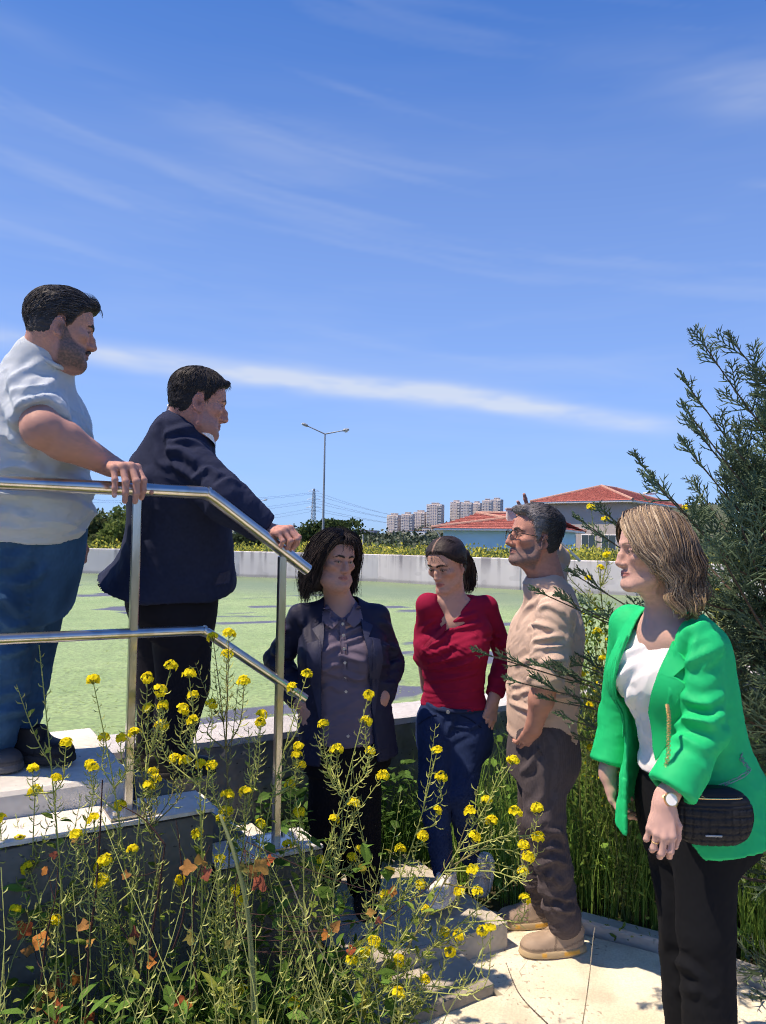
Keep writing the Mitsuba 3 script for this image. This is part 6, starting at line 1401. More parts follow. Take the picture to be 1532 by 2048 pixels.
# ---------------------------------------------------------------- man in the dark suit jacket
def man_jacket():
    K = person('man in dark suit jacket gripping the sloping handrail, seen from the side'); HERE.cloths = []; rng = np.random.default_rng(46); skin = A(.45, .235, .20)
    H = Fr(P(395, 808, 2.86), A(.90, .42, -.13), A(.12, .04, 1), 1.05, lock='fwd')
    pel, nb = P(346, 1150, 3.02), P(362, 872, 2.90)
    T = Fr(pel, A(.90, .43, 0), nb - pel)
    hf = head_field(0, 1.03, nose=.004, hump=.003, jaw=1.1, fat=.8, neck=H.l(nb), rn=(.056, .061))
    shN, elN, wrN = P(368, 918, 2.80), P(452, 1000, 2.70), P(532, 1060, 2.735)
    shF, elF, wrF = P(334, 905, 3.12), P(310, 1020, 3.22), P(330, 1110, 3.16)
    L = [(cone(pel + T.d(0, .03, .12), nb - T.d(0, 0, .12), .10, .11), .06), (cone(shN, shF, .055), .05), (cone(shN, elN, .055, .05), .02), (cone(elN, wrN, .046, .031), .02), (cone(shF, elF, .055, .05), .02), (cone(elF, wrF, .046, .031), .02)]
    hh = F(); fr = Fr(wrN, P(562, 1062, 2.70) - wrN, A(.40, -.45, .8), 1.05, lock='fwd')
    tN = hand(hh, fr, -1, [(.75, 1.25, .75), (.80, 1.3, .75), (.85, 1.3, .7), (.85, 1.3, .7)], (.05, .0, -.06, -.12), thumb=((.75, .35, -.75), (.35, .5, -.85), (-.2, .6, -.8)))
    hF, tF = rest_hand(hh, wrF, P(345, 1150, 3.12), A(-.5, .8, .1), 1, 1.0, .4); L += ops_of(hh)
    body_mesh(K + '__body', H, hf, L, .0036, skin_colour(H, skin, lip=(.32, .14, .13), brow=(.03, .025, .025), beard=.22, beard_col=(.12, .10, .11), blush=.8, brow_thick=1.2), nails(tN, fr, 1.05, (.6, .42, .4)))
    for s in (-1, 1): add(K + '__eye', (e := eye_mesh(H, s, look=(0, -.2)))[:2], 'mat_eye', smooth=True, color=e[2])
    ly, lz = [-.115, -.080, -.050, -.032, -.020, .002, .008, .020, .032, .052, .078, .095], [-.066, -.062, -.052, -.034, .026, .028, -.004, .006, .026, .054, .070, .076]
    crop_hair(K + '__hair', H, rng, ly, lz, lambda p: .005 + .006 * np.clip((p[:, 2] - .02) / .07, 0, 1), lambda p: np.stack([p[:, 0] * 5, p[:, 1] * 3 + .5 * (p[:, 1] > 0) - .3, -.6 + 0 * p[:, 0]], 1), 2100, [(.022, .020, .022), (.040, .036, .036), (.016, .015, .016)], (.018, .016, .018), .0009, .018, .0006, [cone(A(-.03, .085, .088), A(.03, .085, .088), .012)], .003, (110, 60, 110))
    # shirt collar
    pb_, pf_ = P(336, 818, 2.90), P(414, 872, 2.87); cr_ = [p + A(0, 0, .030 * abs(math.sin(t)) + .008) for p, t in zip(neck_ring(pb_ + A(.0, 0, -.004), pf_ + A(.020, 0, -.006), T.R[:, 0], .099, 0, 36, -2.95, 2.95), np.linspace(-2.95, 2.95, 36))]
    c2 = [p + T.d(0, 0, -.045) + unit((p - (pb_ + pf_) / 2) * A(1, 1, 0)) * .014 for p in cr_]; c3 = [p + unit((p - (pb_ + pf_) / 2) * A(1, 1, 0)) * .004 + A(0, 0, .001) for p in cr_]
    V = np.array(cr_ + c2 + c3); n = len(cr_); Q = [[i, i + 1, i + n + 1, i + n] for i in range(n - 1)] + [[i + 2 * n, i + 2 * n + 1, i + 1, i] for i in range(n - 1)]
    add(K + '__shirt_collar', (V, np.array(Q)), 'mat_white', smooth=40)
    # jacket
    z = [-.10, .0, .07, .16, .27, .37, .45, .51, .555]
    jk = F().add(loft(T, z, [.245, .240, .235, .230, .230, .225, .200, .140, .085], [.225, .230, .225, .215, .200, .175, .140, .100, .072], [.36, .25, .20, .18, .18, .185, .165, .125, .085], cy=[-.01, 0, 0, 0, 0, 0, 0, 0, 0], n=2.4), 0)
    jk.add(cone(T.w(A(0, -.02, .485)), shN, .080, .074), .05).add(cone(T.w(A(0, -.02, .485)), shF, .080, .074), .05)
    jk.cut(loft(T, [-.3, -.03], .5, .5, .5), .004); 0
    crew(jk, T, A(0, -.03, .42), pb_ + A(-.012, 0, -.03), pf_ + A(.012, 0, -.06), .100)
    jk.add(limb([shN, elN, elN + (wrN - elN) * .95], [.082, .070, .052]), .03).add(limb([shF, elF, wrF], [.08, .07, .055]), .03)
    f_ = lambda v: creases(v, shN, elN, .012, 14, 4, .6, .6, 2, .14, .6) + creases(v, elN, wrN, .010, 20, 5, .3, .6, 3, .12) + drag(v, T, .010, 7, 3, 1.35, .0, .2, 6, .1, .3) + drag(v, T, .009, 3, 12, -.5, .40, .12, 8)
    wool = lambda v, c: c * (.85 + .3 * meshkit.noise(v * A(300, 300, 120), 6))[:, None]
    cloth(K + '__jacket', jk, .006, 'mat_cloth', (.020, .026, .058), [f_], var=.15, shade=wool, smooth_it=3, folds=[(Z1(1010, 1105, 1120, 1100, 1210, 1180), .014, .012), (Z1(1000, 1180, 1090, 1230, 1180, 1275), .013, .011), (Z1(995, 1010, 1080, 970, 1200, 960), .014, .010), (Z1(965, 950, 985, 1100, 1045, 1220), .014, -.014), (Z1(1180, 1290, 1280, 1215, 1350, 1260), .013, .012), (Z1(1330, 1330, 1390, 1290, 1440, 1300), .011, .009), (Z1(1040, 1040, 1140, 1030, 1240, 1060), .012, .009), (Z1(880, 1250, 860, 1450, 820, 1640), .02, .012)])
    c_ = neck_ring(pb_ + A(-.012, 0, -.022), pf_ + A(.008, 0, -.05), T.R[:, 0], .106, 0, 30, -2.9, 2.9)
    m = tubes(np.array([c_]), .010, 8); add(K + '__jacket__collar', m, 'mat_cloth', smooth=True, color=np.tile(A(.042, .05, .088), (len(m[0]), 1)))
    for i in range(3): p = elN + (wrN - elN) * (.70 + .07 * i) + A(-.02, -.045 + .004 * i, -.02); add(K + '__jacket__cuff_button', tube([p, p + A(0, -.004, -.001)], .006, 8), 'mat_black')
    pf = patch(T, [(.14, .02), (.228, .03), (.226, .075), (.14, .065)], jk, .004, .004); add(K + '__jacket__pocket_flap', pf, 'mat_navy', smooth=40)
    # trousers
    hN_, kN, aN = P(362, 1190, 2.98), P(366, 1370, 3.00), P(342, 1500, 3.06); hF_, kF, aF = P(326, 1190, 3.12), P(322, 1370, 3.16), P(306, 1492, 3.20)
    waist = ([-.20, -.12, -.03, .06, .12], [.185, .205, .205, .20, .20], [.150, .165, .175, .18, .18], [.15, .175, .165, .15, .145])
    f_ = lambda v: creases(v, hN_, kN, .008, 8, 5, .4, .6, 3, .17, .8) + creases(v, kN, aN, .009, 12, 5, .6, .5, 4, .14) + creases(v, hF_, kF, .008, 8, 5, .6, .6, 5, .16)
    trousers(K + '__trousers', [(hN_, kN, aN), (hF_, kF, aF)], [(.120, .100, .066), (.115, .095, .066)], .0065, (.013, .013, .020), waist, T, [f_], k=.05)
    for a in (aN, aF):
        g0 = A(a[0] - .09, a[1] - .05, .662); shoe(K + '__shoe', g0, g0 + A(.25, .11, 0), A(0, 0, 1), None, (.02, .02, .02), (.02, .02, .02), .05, .09)


# ---------------------------------------------------------------- all six, built side by side
from concurrent.futures import ThreadPoolExecutor
for lab in ('man in glasses and beige sweater looking up, one hand in his trouser pocket', 'woman in maroon wrap top and dark jeans with a ponytail, looking down', 'woman in navy blazer and grey shirt, dark wavy hair, by the handrail end',
            'heavy man in pale grey t-shirt and blue jeans, hand resting on the top rail', 'man in dark suit jacket gripping the sloping handrail, seen from the side', 'woman in bright green blazer and black trousers, hair over her cheek, nearest the camera'):
    PEOPLE[lab] = tag(root('person'), lab, 'person', 'people gathered beside the pond')
BUILD = [woman_green, man_tshirt, man_jacket, woman_navy, woman_maroon, man_glasses]


def build_person(fn): fn(); finish_body()


with ThreadPoolExecutor(4) as ex: list(ex.map(build_person, BUILD))


# ---------------------------------------------------------------- vegetation
def leaf_quads(c, d, up, L, W, col, curve=.15):
    """Many pointed leaves at once: base c, direction d, normal up, length L, half width W (arrays); six triangles each."""
    n = len(c); L, W = np.broadcast_to(L, (n,))[:, None], np.broadcast_to(W, (n,))[:, None]; d = unit(d); s = unit(np.cross(d, up)); u = np.cross(s, d)
    v = np.stack([c, c + d * L * .35 + s * W + u * L * curve * .5, c + d * L * .35 - s * W + u * L * curve * .5, c + d * L * .72 + s * W * .75 + u * L * curve * .3, c + d * L * .72 - s * W * .75 + u * L * curve * .3, c + d * L - u * L * curve * .4, c + d * L * .4 + u * L * curve * .2], 1)
    f = np.array([[0, 1, 6], [0, 6, 2], [1, 3, 6], [6, 4, 2], [6, 3, 5], [6, 5, 4]])
    return v.reshape(-1, 3), (f[None] + 7 * np.arange(n)[:, None, None]).reshape(-1, 3), np.repeat(np.broadcast_to(col, (n, 3)), 7, 0)


def flat_leaves(c, d, up, L, W, col):
    """Plain two-triangle leaves, for what is far away."""
    n = len(c); L, W = np.broadcast_to(L, (n,))[:, None], np.broadcast_to(W, (n,))[:, None]; d = unit(d); s = unit(np.cross(d, up))
    v = np.stack([c, c + d * L * .45 + s * W, c + d * L, c + d * L * .45 - s * W], 1); f = np.array([[0, 1, 2], [0, 2, 3]])
    return v.reshape(-1, 3), (f[None] + 4 * np.arange(n)[:, None, None]).reshape(-1, 3), np.repeat(np.broadcast_to(col, (n, 3)), 4, 0)


def blades(c, H, W, lean, rng, col, seg=4):
    """Grass blades bending over: base c, height H, half width W, lean (n, 2)."""
    n = len(c); t = np.linspace(0, 1, seg + 1); a = rng.uniform(0, 6.283, n); s = np.stack([np.cos(a), np.sin(a), a * 0], 1)
    pth = c[:, None] + np.stack([lean[:, :1] * t ** 2.2, lean[:, 1:] * t ** 2.2, H[:, None] * (t - .22 * t ** 3 * np.linalg.norm(lean, axis=1)[:, None] / (H[:, None] + 1e-6))], -1)
    w = (W[:, None] * (1 - t ** 1.6))[..., None] * s[:, None]; v = np.stack([pth + w, pth - w], 2).reshape(n, -1, 3)
    i = np.arange(seg) * 2; f = np.concatenate([np.stack([i, i + 1, i + 3], 1), np.stack([i, i + 3, i + 2], 1)])
    return v.reshape(-1, 3), (f[None] + (2 * seg + 2) * np.arange(n)[:, None, None]).reshape(-1, 3), np.repeat(col, 2 * seg + 2, 0)


# --- the conifer at the right: sprays of short scale-leaved twigs on drooping limbs
rng = np.random.default_rng(77)
def spray(rng, L=.34, n=10):
    """One flat feathery spray, along +y: returns twig paths (K, 5, 3) and radii."""
    out = []
    t = np.linspace(0, 1, 5)
    def twig(p, d, l, r): q = p + d * (l * t)[:, None] + A(0, 0, 1) * (.10 * l * t ** 2)[:, None]; out.append((q, r * .8 * (1 - .7 * t))); return q
    ax = twig(A(0, 0, 0), A(0, 1, 0), L, .0045)
    for i in range(n):
        y = .12 + .80 * i / n; s = 1 if i % 2 else -1; l = L * (.62 - .44 * y) * rng.uniform(.7, 1.2); an = rng.uniform(.45, .8); d = unit(A(s * math.sin(an), math.cos(an), rng.uniform(-.35, .45)))
        p = A(0, y * L, .10 * L * y * y); q = twig(p, d, l, .0042)
        for k in range(3):
            yy = .3 + .22 * k; s2 = 1 if k % 2 else -1; d2 = unit(d + s2 * .8 * np.cross(d, A(0, 0, 1)) + A(0, 0, rng.uniform(-.3, .5))); twig(p + d * l * yy, d2, l * .42 * rng.uniform(.7, 1.2), .0040)
    return np.array([o[0] for o in out]), np.array([o[1] for o in out])


SPR = [spray(np.random.default_rng(i)) for i in range(5)]
tr = root('conifer_tree'); tag(tr, 'dark green conifer with feathery branches filling the right edge', 'tree')
tb = P(1640, 1985, 2.95) * A(1, 1, 0); limbs, tips = [], []
trunk = spline(np.array([tb, tb + A(.02, .02, .6), tb + A(-.02, .05, 1.3), tb + A(.01, .05, 1.75), tb + A(.0, .06, 2.2)]), 20)
add(tr + '__trunk', tube(trunk, np.linspace(.065, .014, 20), 10, A(.09, .065, .05))[:2], 'mat_bark', smooth=True)
principled('mat_bark', proc(lambda p, n, uv: mix((.06, .045, .035), (.15, .115, .09), fbm(p.x * 25, p.y * 25, p.z * 8, 3))), .9, .2)
def limb_to(z0, tip, sag=.06):
    i = int(np.clip(np.searchsorted(trunk[:, 2], z0), 0, 19)); a = trunk[i]; m = a + (tip - a) * .5 + A(0, 0, -sag); return spline(np.array([a, a + (m - a) * .5 + A(0, 0, .03), m, tip]), 12)
# limbs surveyed from the photo (those that stand out against sky, wall and sweater), then the mass of the crown
named = [(1408, 690, 2.75, 1.9), (1470, 690, 2.9, 2.2), (1378, 775, 2.75, 1.7), (1380, 830, 2.7, 1.6), (1382, 905, 2.7, 1.5), (1285, 932, 2.65, 1.35), (1310, 965, 2.6, 1.3), (1400, 870, 2.9, 1.6), (1525, 760, 2.9, 2.2),
         (1160, 1040, 2.72, 1.1), (1215, 1030, 2.8, 1.15), (1130, 1200, 2.66, .98), (1080, 1185, 2.66, 1.0), (965, 1307, 2.60, .9), (1025, 1362, 2.60, .85), (1090, 1335, 2.64, .9), (1100, 1400, 2.66, .8), (1150, 1150, 2.85, 1.0), (1140, 1440, 2.75, .75), (1180, 1480, 2.9, .7), (1160, 1330, 2.8, .9)]
for u, v, d, z0 in named: limbs.append((limb_to(z0, P(u, v, d)), 1))
for i in range(200):
    z = rng.uniform(.12, 1.95); a = rng.uniform(0, 6.283); R_ = np.interp(z, [.1, .5, 1.2, 1.6, 1.95], [.80, .95, .80, .50, .20]) * rng.uniform(.65, 1.05); tip = trunk[min(19, int(z / 2.2 * 19))] + A(math.cos(a) * R_, math.sin(a) * R_, rng.uniform(-.02, .26)); a = 0
    q = (tip - EYE); dd = q @ FWD; uu = 766 + FOCAL * (q @ CRT) / dd; vv = 1024 - FOCAL * (q @ CUP) / dd
    if uu < np.interp(vv, [650, 900, 950, 1000, 1100, 1300, 1500, 2000], [1470, 1440, 1420, 1430, 1330, 1290, 1330, 1400]) and dd < 3.6: continue
    if dd < 2.32: continue
    limbs.append((limb_to(max(.05, z - .25), tip), 0))
add(tr + '__limbs', tubes(np.array([l for l, _ in limbs]), np.array([np.linspace(.0060 if nm else .011, .002 if nm else .003, 12) for _, nm in limbs]), 5), 'mat_bark', smooth=True, kind='stuff')
ps, rs, cs = [], [], []
for l, nm in limbs:
    n_s = 9 if nm else 6
    for k in range(n_s):
        t = (.30 if nm else .35) + (.68 if nm else .63) * k / (n_s - 1); i = min(10, int(t * 11)); p = l[i] + (l[i + 1] - l[i]) * (t * 11 - i); d = unit(l[i + 1] - l[i]); sd = unit(np.cross(d, A(0, 0, 1))); s = (1 if k % 2 else -1)
        dd_ = d if k == n_s - 1 else unit(d + s * sd * rng.uniform(.3, .9) + A(0, 0, rng.uniform(-.05, .5))); up = unit(A(rng.normal(0, .35), rng.normal(0, .35), 1)); fr = Fr(p, dd_, up, (.42 if nm else .76) * rng.uniform(.75, 1.15) * (1.0 - .35 * (k == n_s - 1)), lock='fwd')
        sp, rr = SPR[rng.integers(0, 5)]; ps.append(fr.w(sp.reshape(-1, 3)).reshape(sp.shape)); rs.append(rr * (1.0 if nm else 1.15)); g = rng.uniform(.65, 1.25)
        c0 = A(.07, .115, .068) * g; c1 = A(.15, .20, .10) * g; cs.append(c0 + (c1 - c0) * np.linspace(0, 1, 5)[None, :, None] * rng.uniform(.3, 1, (len(sp), 1, 1)))
ps, rs, cs = np.concatenate(ps), np.concatenate(rs), np.concatenate(cs)
m = tubes(ps[:, ::2], rs[:, ::2], 3, cs[:, ::2], cap=False); add(tr + '__foliage', m[:2], 'mat_leaf', color=m[2], kind='stuff')

# --- flowering wild mustard
YEL = A(.95, .83, .03)


def flower_head(c, up, rng, R=.017, n=10):
    """A domed cluster of four-petalled yellow flowers."""
    out_c, out_d, out_u, out_l = [], [], [], []
    up = unit(up); a = unit(np.cross(up, A(.3, .8, .1))); b = np.cross(up, a); ped = []
    for i in range(n):
        th = math.acos(1 - rng.uniform(0, 1) * 1.05); ph = i * 2.4 + rng.uniform(-.3, .3); d = unit(up * math.cos(th) + (a * math.cos(ph) + b * math.sin(ph)) * math.sin(th)); p = c + d * R * rng.uniform(.75, 1.1); ped.append([c - up * R * .6, p])
        e = unit(np.cross(d, A(.1, .9, .4))); g = np.cross(d, e); r0 = rng.uniform(0, 1.5)
        for k in range(4):
            q = r0 + k * 1.5708; w = e * math.cos(q) + g * math.sin(q); out_c.append(p); out_d.append(w + d * .35); out_u.append(d); out_l.append(rng.uniform(.0082, .0112))
    n_ = len(out_c); col = YEL * rng.uniform(.75, 1.15, (n_, 1)) * A(1, 1, 1)
    pet = leaf_quads(np.array(out_c), np.array(out_d), np.array(out_u), np.array(out_l), np.array(out_l) * .5, col, .1)
    bud = []
    for i in range(5): d = unit(up + .5 * (a * rng.normal() + b * rng.normal())); bud.append([c + d * R * .5, c + d * R * 1.15])
    bd = tubes(np.array(bud), np.array([[.0016, .0022]] * 5), 4, A(.38, .40, .05)); pd = tubes(np.array(ped), .0006, 3, A(.20, .24, .06))
    return cat([pet, bd, pd])


def pods(path, rng, n, L=.020, t0=.25, t1=.95):
    """Seed pods along a stem: slender upcurved tubes on short stalks."""
    out = []; N = len(path) - 1
    for i in range(n):
        t = t0 + (t1 - t0) * (i + rng.uniform(0, .6)) / n; k = min(int(t * N), N - 1); p = path[k] + (path[k + 1] - path[k]) * (t * N - k); d = unit(path[k + 1] - path[k]); a = i * 2.4 + rng.uniform(-.5, .5); e = unit(np.cross(d, A(.2, .7, .5))); g = np.cross(d, e); o = e * math.cos(a) + g * math.sin(a); l = L * rng.uniform(.7, 1.25) * (1.15 - .5 * t)
        out.append([p, p + o * l * .45 + d * l * .12, p + o * l * .95 + d * l * .42, p + o * l * 1.25 + d * l * 1.0])
    out = np.array(out); r = np.array([[.0008, .0014, .0018, .0005]]) * rng.uniform(.8, 1.2, (n, 1)); return tubes(out, r, 3, A(.34, .37, .105) * rng.uniform(.6, 1.35, (n, 1)))


def mustard(base, heads, rng, pod=28, leafy=.5, dry=0.0, label='wild mustard plant with yellow flower heads among the foreground weeds', group='flowering mustard plants', rs=.0036):
    """A branching mustard plant from its base to the given flower heads (points; the first is the leader)."""
    K = root('mustard_plant'); tag(K, label, 'plant', group); lead = np.asarray(heads[0][0], float); bend_ = A(rng.normal(0, .05), rng.normal(0, .05), 0)
    stem = spline(np.array([base, base + (lead - base) * .35 + bend_, base + (lead - base) * .7 + bend_ * .8, lead]), 18); sc = A(.31, .35, .09) * (1 - dry) + A(.10, .06, .045) * dry
    st_, pd_, lf_ = [tubes(stem[None], np.linspace(rs, .0013, 18)[None], 5, sc)], [], []
    pd_.append(pods(stem, rng, pod, t0=.45, t1=.97))
    for h, on in heads[1:]:
        h = np.asarray(h, float); dist = np.linalg.norm(h - lead); t = np.clip(.86 - dist / (np.linalg.norm(lead - base) + .01) * .75, .18, .82); k = int(t * 17); a = stem[k]
        br = spline(np.array([a, a + (h - a) * .45 + unit((h - a) * A(1, 1, 0)) * .035 - A(0, 0, .015), h - A(0, 0, .25) * np.linalg.norm(h - a) + (a - h) * .05, h]), 14)
        st_.append(tubes(br[None], np.linspace(.0025, .0011, 14)[None], 4, sc)); pd_.append(pods(br, rng, int(pod * .75 * min(1.3, .3 + np.linalg.norm(h - a) / .30)), t0=.22, t1=.95))
    for i in range(int(14 * leafy)):
        k = rng.integers(1, 11); a = rng.uniform(0, 6.283); d = A(math.cos(a), math.sin(a), rng.uniform(-.2, .7)); L = rng.uniform(.03, .095) * (1 - k / 22); lf_.append(leaf_quads((stem[k] + d * .01)[None], d[None], A(0, 0, 1)[None], A(L), A(L * rng.uniform(.12, .26)), A(.20, .28, .055) * rng.uniform(.6, 1.5)))
    for i in range(rng.integers(3, 6)):      # side shoots without flowers
        k = rng.integers(5, 14); a = rng.uniform(0, 6.283); h = stem[k] + A(math.cos(a) * .10, math.sin(a) * .10, rng.uniform(.10, .28)) * rng.uniform(.6, 1.3); br = spline(np.array([stem[k], stem[k] + (h - stem[k]) * .5 - A(0, 0, .02), h]), 10)
        st_.append(tubes(br[None], np.linspace(.0018, .0008, 10)[None], 4, sc)); pd_.append(pods(br, rng, int(pod * .6), t0=.15, t1=.98))
        lf_.append(leaf_quads(br[[2, 4, 6]], np.stack([unit(br[j + 1] - br[j] + A(rng.normal(), rng.normal(), .3) * .05) for j in (2, 4, 6)]), rng.normal(0, .4, (3, 3)) + A(0, 0, 1), rng.uniform(.02, .045, 3), rng.uniform(.003, .007, 3), A(.21, .28, .055) * rng.uniform(.6, 1.5, (3, 1))))
    m = cat(st_); add(K + '__stem', m[:2], 'mat_leaf', color=m[2], smooth=True)
    m = cat(pd_); add(K + '__seed_pods', m[:2], 'mat_leaf', color=m[2], kind='stuff')
    if lf_: m = cat(lf_); add(K + '__leaves', m[:2], 'mat_thin', color=m[2], kind='stuff')
    for h, on in heads:
        if on > 0: m = flower_head(np.asarray(h, float), A(rng.normal(0, .25), rng.normal(0, .25), 1), rng, .0145 * on ** .5 * 1.18, int(11 + 6 * on)); add(K + '__flower_head', m[:2], 'mat_thin', color=m[2])
    return K


rng = np.random.default_rng(99)
# (base u, depth) then flower heads (u, v, size); size 0 is a bare tip
W_ = [
    ((120, 2.13), [(70, 1585, 1.2), (57, 1735, .9), (205, 1760, .8), (200, 1735, .8), (0, 1640, .7)]),
    ((215, 2.20), [(188, 1640, .8), (186, 1536, .6), (100, 1790, .6), (240, 1612, .9)]),
    ((150, 2.12), [(78, 1290, 0), (112, 1558, .5), (132, 1488, .7), (66, 1540, .5)]),
    ((255, 2.19), [(186, 1362, .9), (207, 1477, .7), (180, 1530, .6), (243, 1478, .6)]),
    ((330, 2.24), [(342, 1334, 1.0), (294, 1357, .8), (320, 1382, 1.0), (326, 1412, .5), (297, 1418, .8)]),
    ((360, 2.26), [(378, 1350, .9), (365, 1420, .9), (386, 1392, .6), (385, 1442, .6), (322, 1454, 1.2)]),
    ((395, 2.28), [(426, 1276, .9), (458, 1270, .9), (454, 1310, .8), (488, 1365, 1.0), (422, 1410, .9)]),
    ((300, 2.2), [(269, 1468, .8), (305, 1548, .9), (312, 1560, .7), (296, 1574, .9), (350, 1520, .9), (370, 1524, .9)]),
    ((460, 2.30), [(523, 1430, .7), (521, 1446, .6), (455, 1592, 1.1), (452, 1625, 1.2), (490, 1586, .9), (424, 1532, .8)]),
    ((505, 2.38), [(614, 1350, .9), (585, 1376, .9), (597, 1495, .8), (593, 1512, .7), (600, 1532, .8)]),
    ((540, 2.42), [(737, 1392, .9), (732, 1445, 1.0), (647, 1450, .9), (674, 1500, 1.2), (740, 1504, .8)]),
    ((560, 2.44), [(766, 1552, 1.0), (709, 1610, 1.2), (704, 1716, .7), (580, 1570, .8), (598, 1625, .7)]),
    ((585, 2.40), [(874, 1504, .9), (882, 1555, 1.0), (873, 1622, .6), (845, 1672, .7), (842, 1770, .8)]),
    ((560, 2.30), [(941, 1625, 1.0), (972, 1602, .8), (984, 1644, .9), (948, 1675, 1.4), (920, 1785, .9), (946, 1742, .8)]),
    ((610, 2.32), [(1026, 1524, 1.0), (1031, 1625, 1.0), (1074, 1618, 1.0), (1076, 1675, .9), (1047, 1692, .8), (1056, 1716, .8)]),
    ((625, 2.34), [(1046, 1745, .9), (1050, 1800, .9), (955, 1785, .7), (797, 1920, .7), (890, 1866, .7), (918, 1872, .9)]),
    ((590, 2.22), [(748, 1885, .8), (730, 1908, .9), (704, 1922, .8), (981, 1858, .6), (965, 1862, .6)]),
    ((480, 2.22), [(484, 1804, .7), (395, 1672, 1.1), (402, 1530, .7), (440, 1640, .4)]),
    ((230, 2.06), [(210, 1722, .8), (203, 1765, 1.0), (152, 1670, .4), (265, 1700, .4)]),
    ((640, 2.20), [(797, 1988, .9), (586, 2010, .8), (484, 1980, .6), (560, 1830, 0)]),
]
M_LAB = ['mustard plant flowering in the far bottom left corner before the low wall', 'mustard plant with small heads against the shaded wall left of the first post', 'dark seeding mustard stem rising in front of the jeans at the far left', 'lone mustard stem with a pale flower head against the pond, left of the first post', 'mustard plant flowering just right of the first rail post, tallest heads over dark trousers', 'bushy mustard plant in front of the dark trousers of the man in suit jacket', 'mustard plant reaching up to the bend of the lower rail', 'mustard plant crossing the foot of the first rail post', 'mustard plant between the two posts with bold heads low over the curb', 'mustard plant beside the second post in front of the navy blazer hem', 'mustard plant spreading over the black trousers of the woman in navy', 'mustard plant right of the second post, heads over dark trousers and shade', 'mustard plant in front of the dark blue jeans of the woman in maroon', 'mustard plant leaning right towards the white sneakers', 'mustard plant leaning furthest right across the beige man trousers', 'mustard plant with low heads over the shoes of the man in glasses', 'mustard plant with low yellow heads over the sunlit landing step', 'mustard plant around the thick pale stalk at bottom centre left', 'mustard plant with yellow heads low against the wall above the orange leaves', 'mustard plant at the bottom centre edge of the photograph']
for ((bu, d), hs), lab_ in zip(W_, M_LAB):
    b = P(bu, 2010, d) * A(1, 1, 0) + A(0, 0, -.01)
    heads = []
    for j, (u, v, s) in enumerate(hs): heads.append((P(u, v, d + rng.uniform(-.07, .16) - .05 * j / len(hs)), s))
    mustard(b, heads, rng, pod=int(rng.uniform(26, 40)), leafy=rng.uniform(1.2, 2.4), dry=float(rng.uniform() < .25) * .7, label=lab_)
for u, v, d, lab in ((1182, 1016, 3.5, 'tall mustard stem with a yellow flower head against the grey house'), (1372, 1020, 3.2, 'mustard flowering beside the conifer, just right of the blonde hair'), (1160, 1350, 3.3, 'mustard flowering behind the beige sweater in the gap by the green blazer'), (1195, 1265, 3.5, 'mustard flowering under the conifer branches, left of the green lapel')):
    t = P(u, v, d); b = A(t[0] + rng.uniform(.0, .12), t[1] + rng.uniform(.1, .25), -.02)
    mustard(b, [(t, 1.1)] + [(t + A(rng.normal(0, .10), rng.normal(0, .08), -rng.uniform(.05, .35)), rng.uniform(.6, 1.1)) for _ in range(6)], rng, 20, .5, label=lab, group=None)
# the flowering thicket between the beige sweater and the conifer
for (u0, u1, v0, d, lab) in ((1140, 1215, 1190, 3.55, 'leafy flowering bush behind the beige sweater at the conifer foot'), (1200, 1290, 1230, 3.35, 'dense green bush filling the gap between the man in glasses and the green blazer'), (1160, 1260, 1330, 3.75, 'low yellow flowered bush by the pond wall under the conifer boughs')):
    K = root('flowering_bush'); tag(K, lab, 'bush'); n = 3400; zt = P(u0, v0, d)[2]; c = np.stack([rng.normal(0, .11, n), rng.normal(0, .13, n), rng.uniform(0, 1, n) ** .8], 1); cx = P((u0 + u1) / 2, 1300, d) * A(1, 1, 0)
    c[:, :2] *= (1.15 - .55 * c[:, 2:] ** 2); c = cx + c * A(1, 1, zt) * (1 - .12 * rng.uniform(0, 1, (n, 1)) * A(0, 0, 1)); keep = meshkit.fbm(c * 9, 2, 4) > .40; c = c[keep]; n = len(c); L = rng.uniform(.012, .034, n)
    col = A(.11, .19, .05) * rng.uniform(.5, 1.7, (n, 1)) + A(.05, .05, 0) * rng.uniform(0, 1, (n, 1)); yl = rng.uniform(0, 1, n) < .07 * (c[:, 2] / zt > .35); col[yl] = YEL * .9; L[yl] = .014
    m = leaf_quads(c, rng.normal(0, .8, (n, 3)) + A(0, 0, .5), rng.normal(0, 1, (n, 3)), L, L * np.where(yl, .5, .2), col); add(K + '__leaves', m[:2], 'mat_thin', color=m[2], kind='stuff')
    st = np.array([spline(np.array([cx + A(rng.normal(0, .03), rng.normal(0, .03), 0), cx + A(rng.normal(0, .08), rng.normal(0, .08), zt * .5), cx + A(rng.normal(0, .11), rng.normal(0, .12), zt * rng.uniform(.7, 1.04))]), 8) for _ in range(26)]); m = tubes(st, np.linspace(.003, .001, 8)[None], 4, A(.14, .18, .06)); add(K + '__stems', m[:2], 'mat_leaf', color=m[2], smooth=True, kind='stuff')
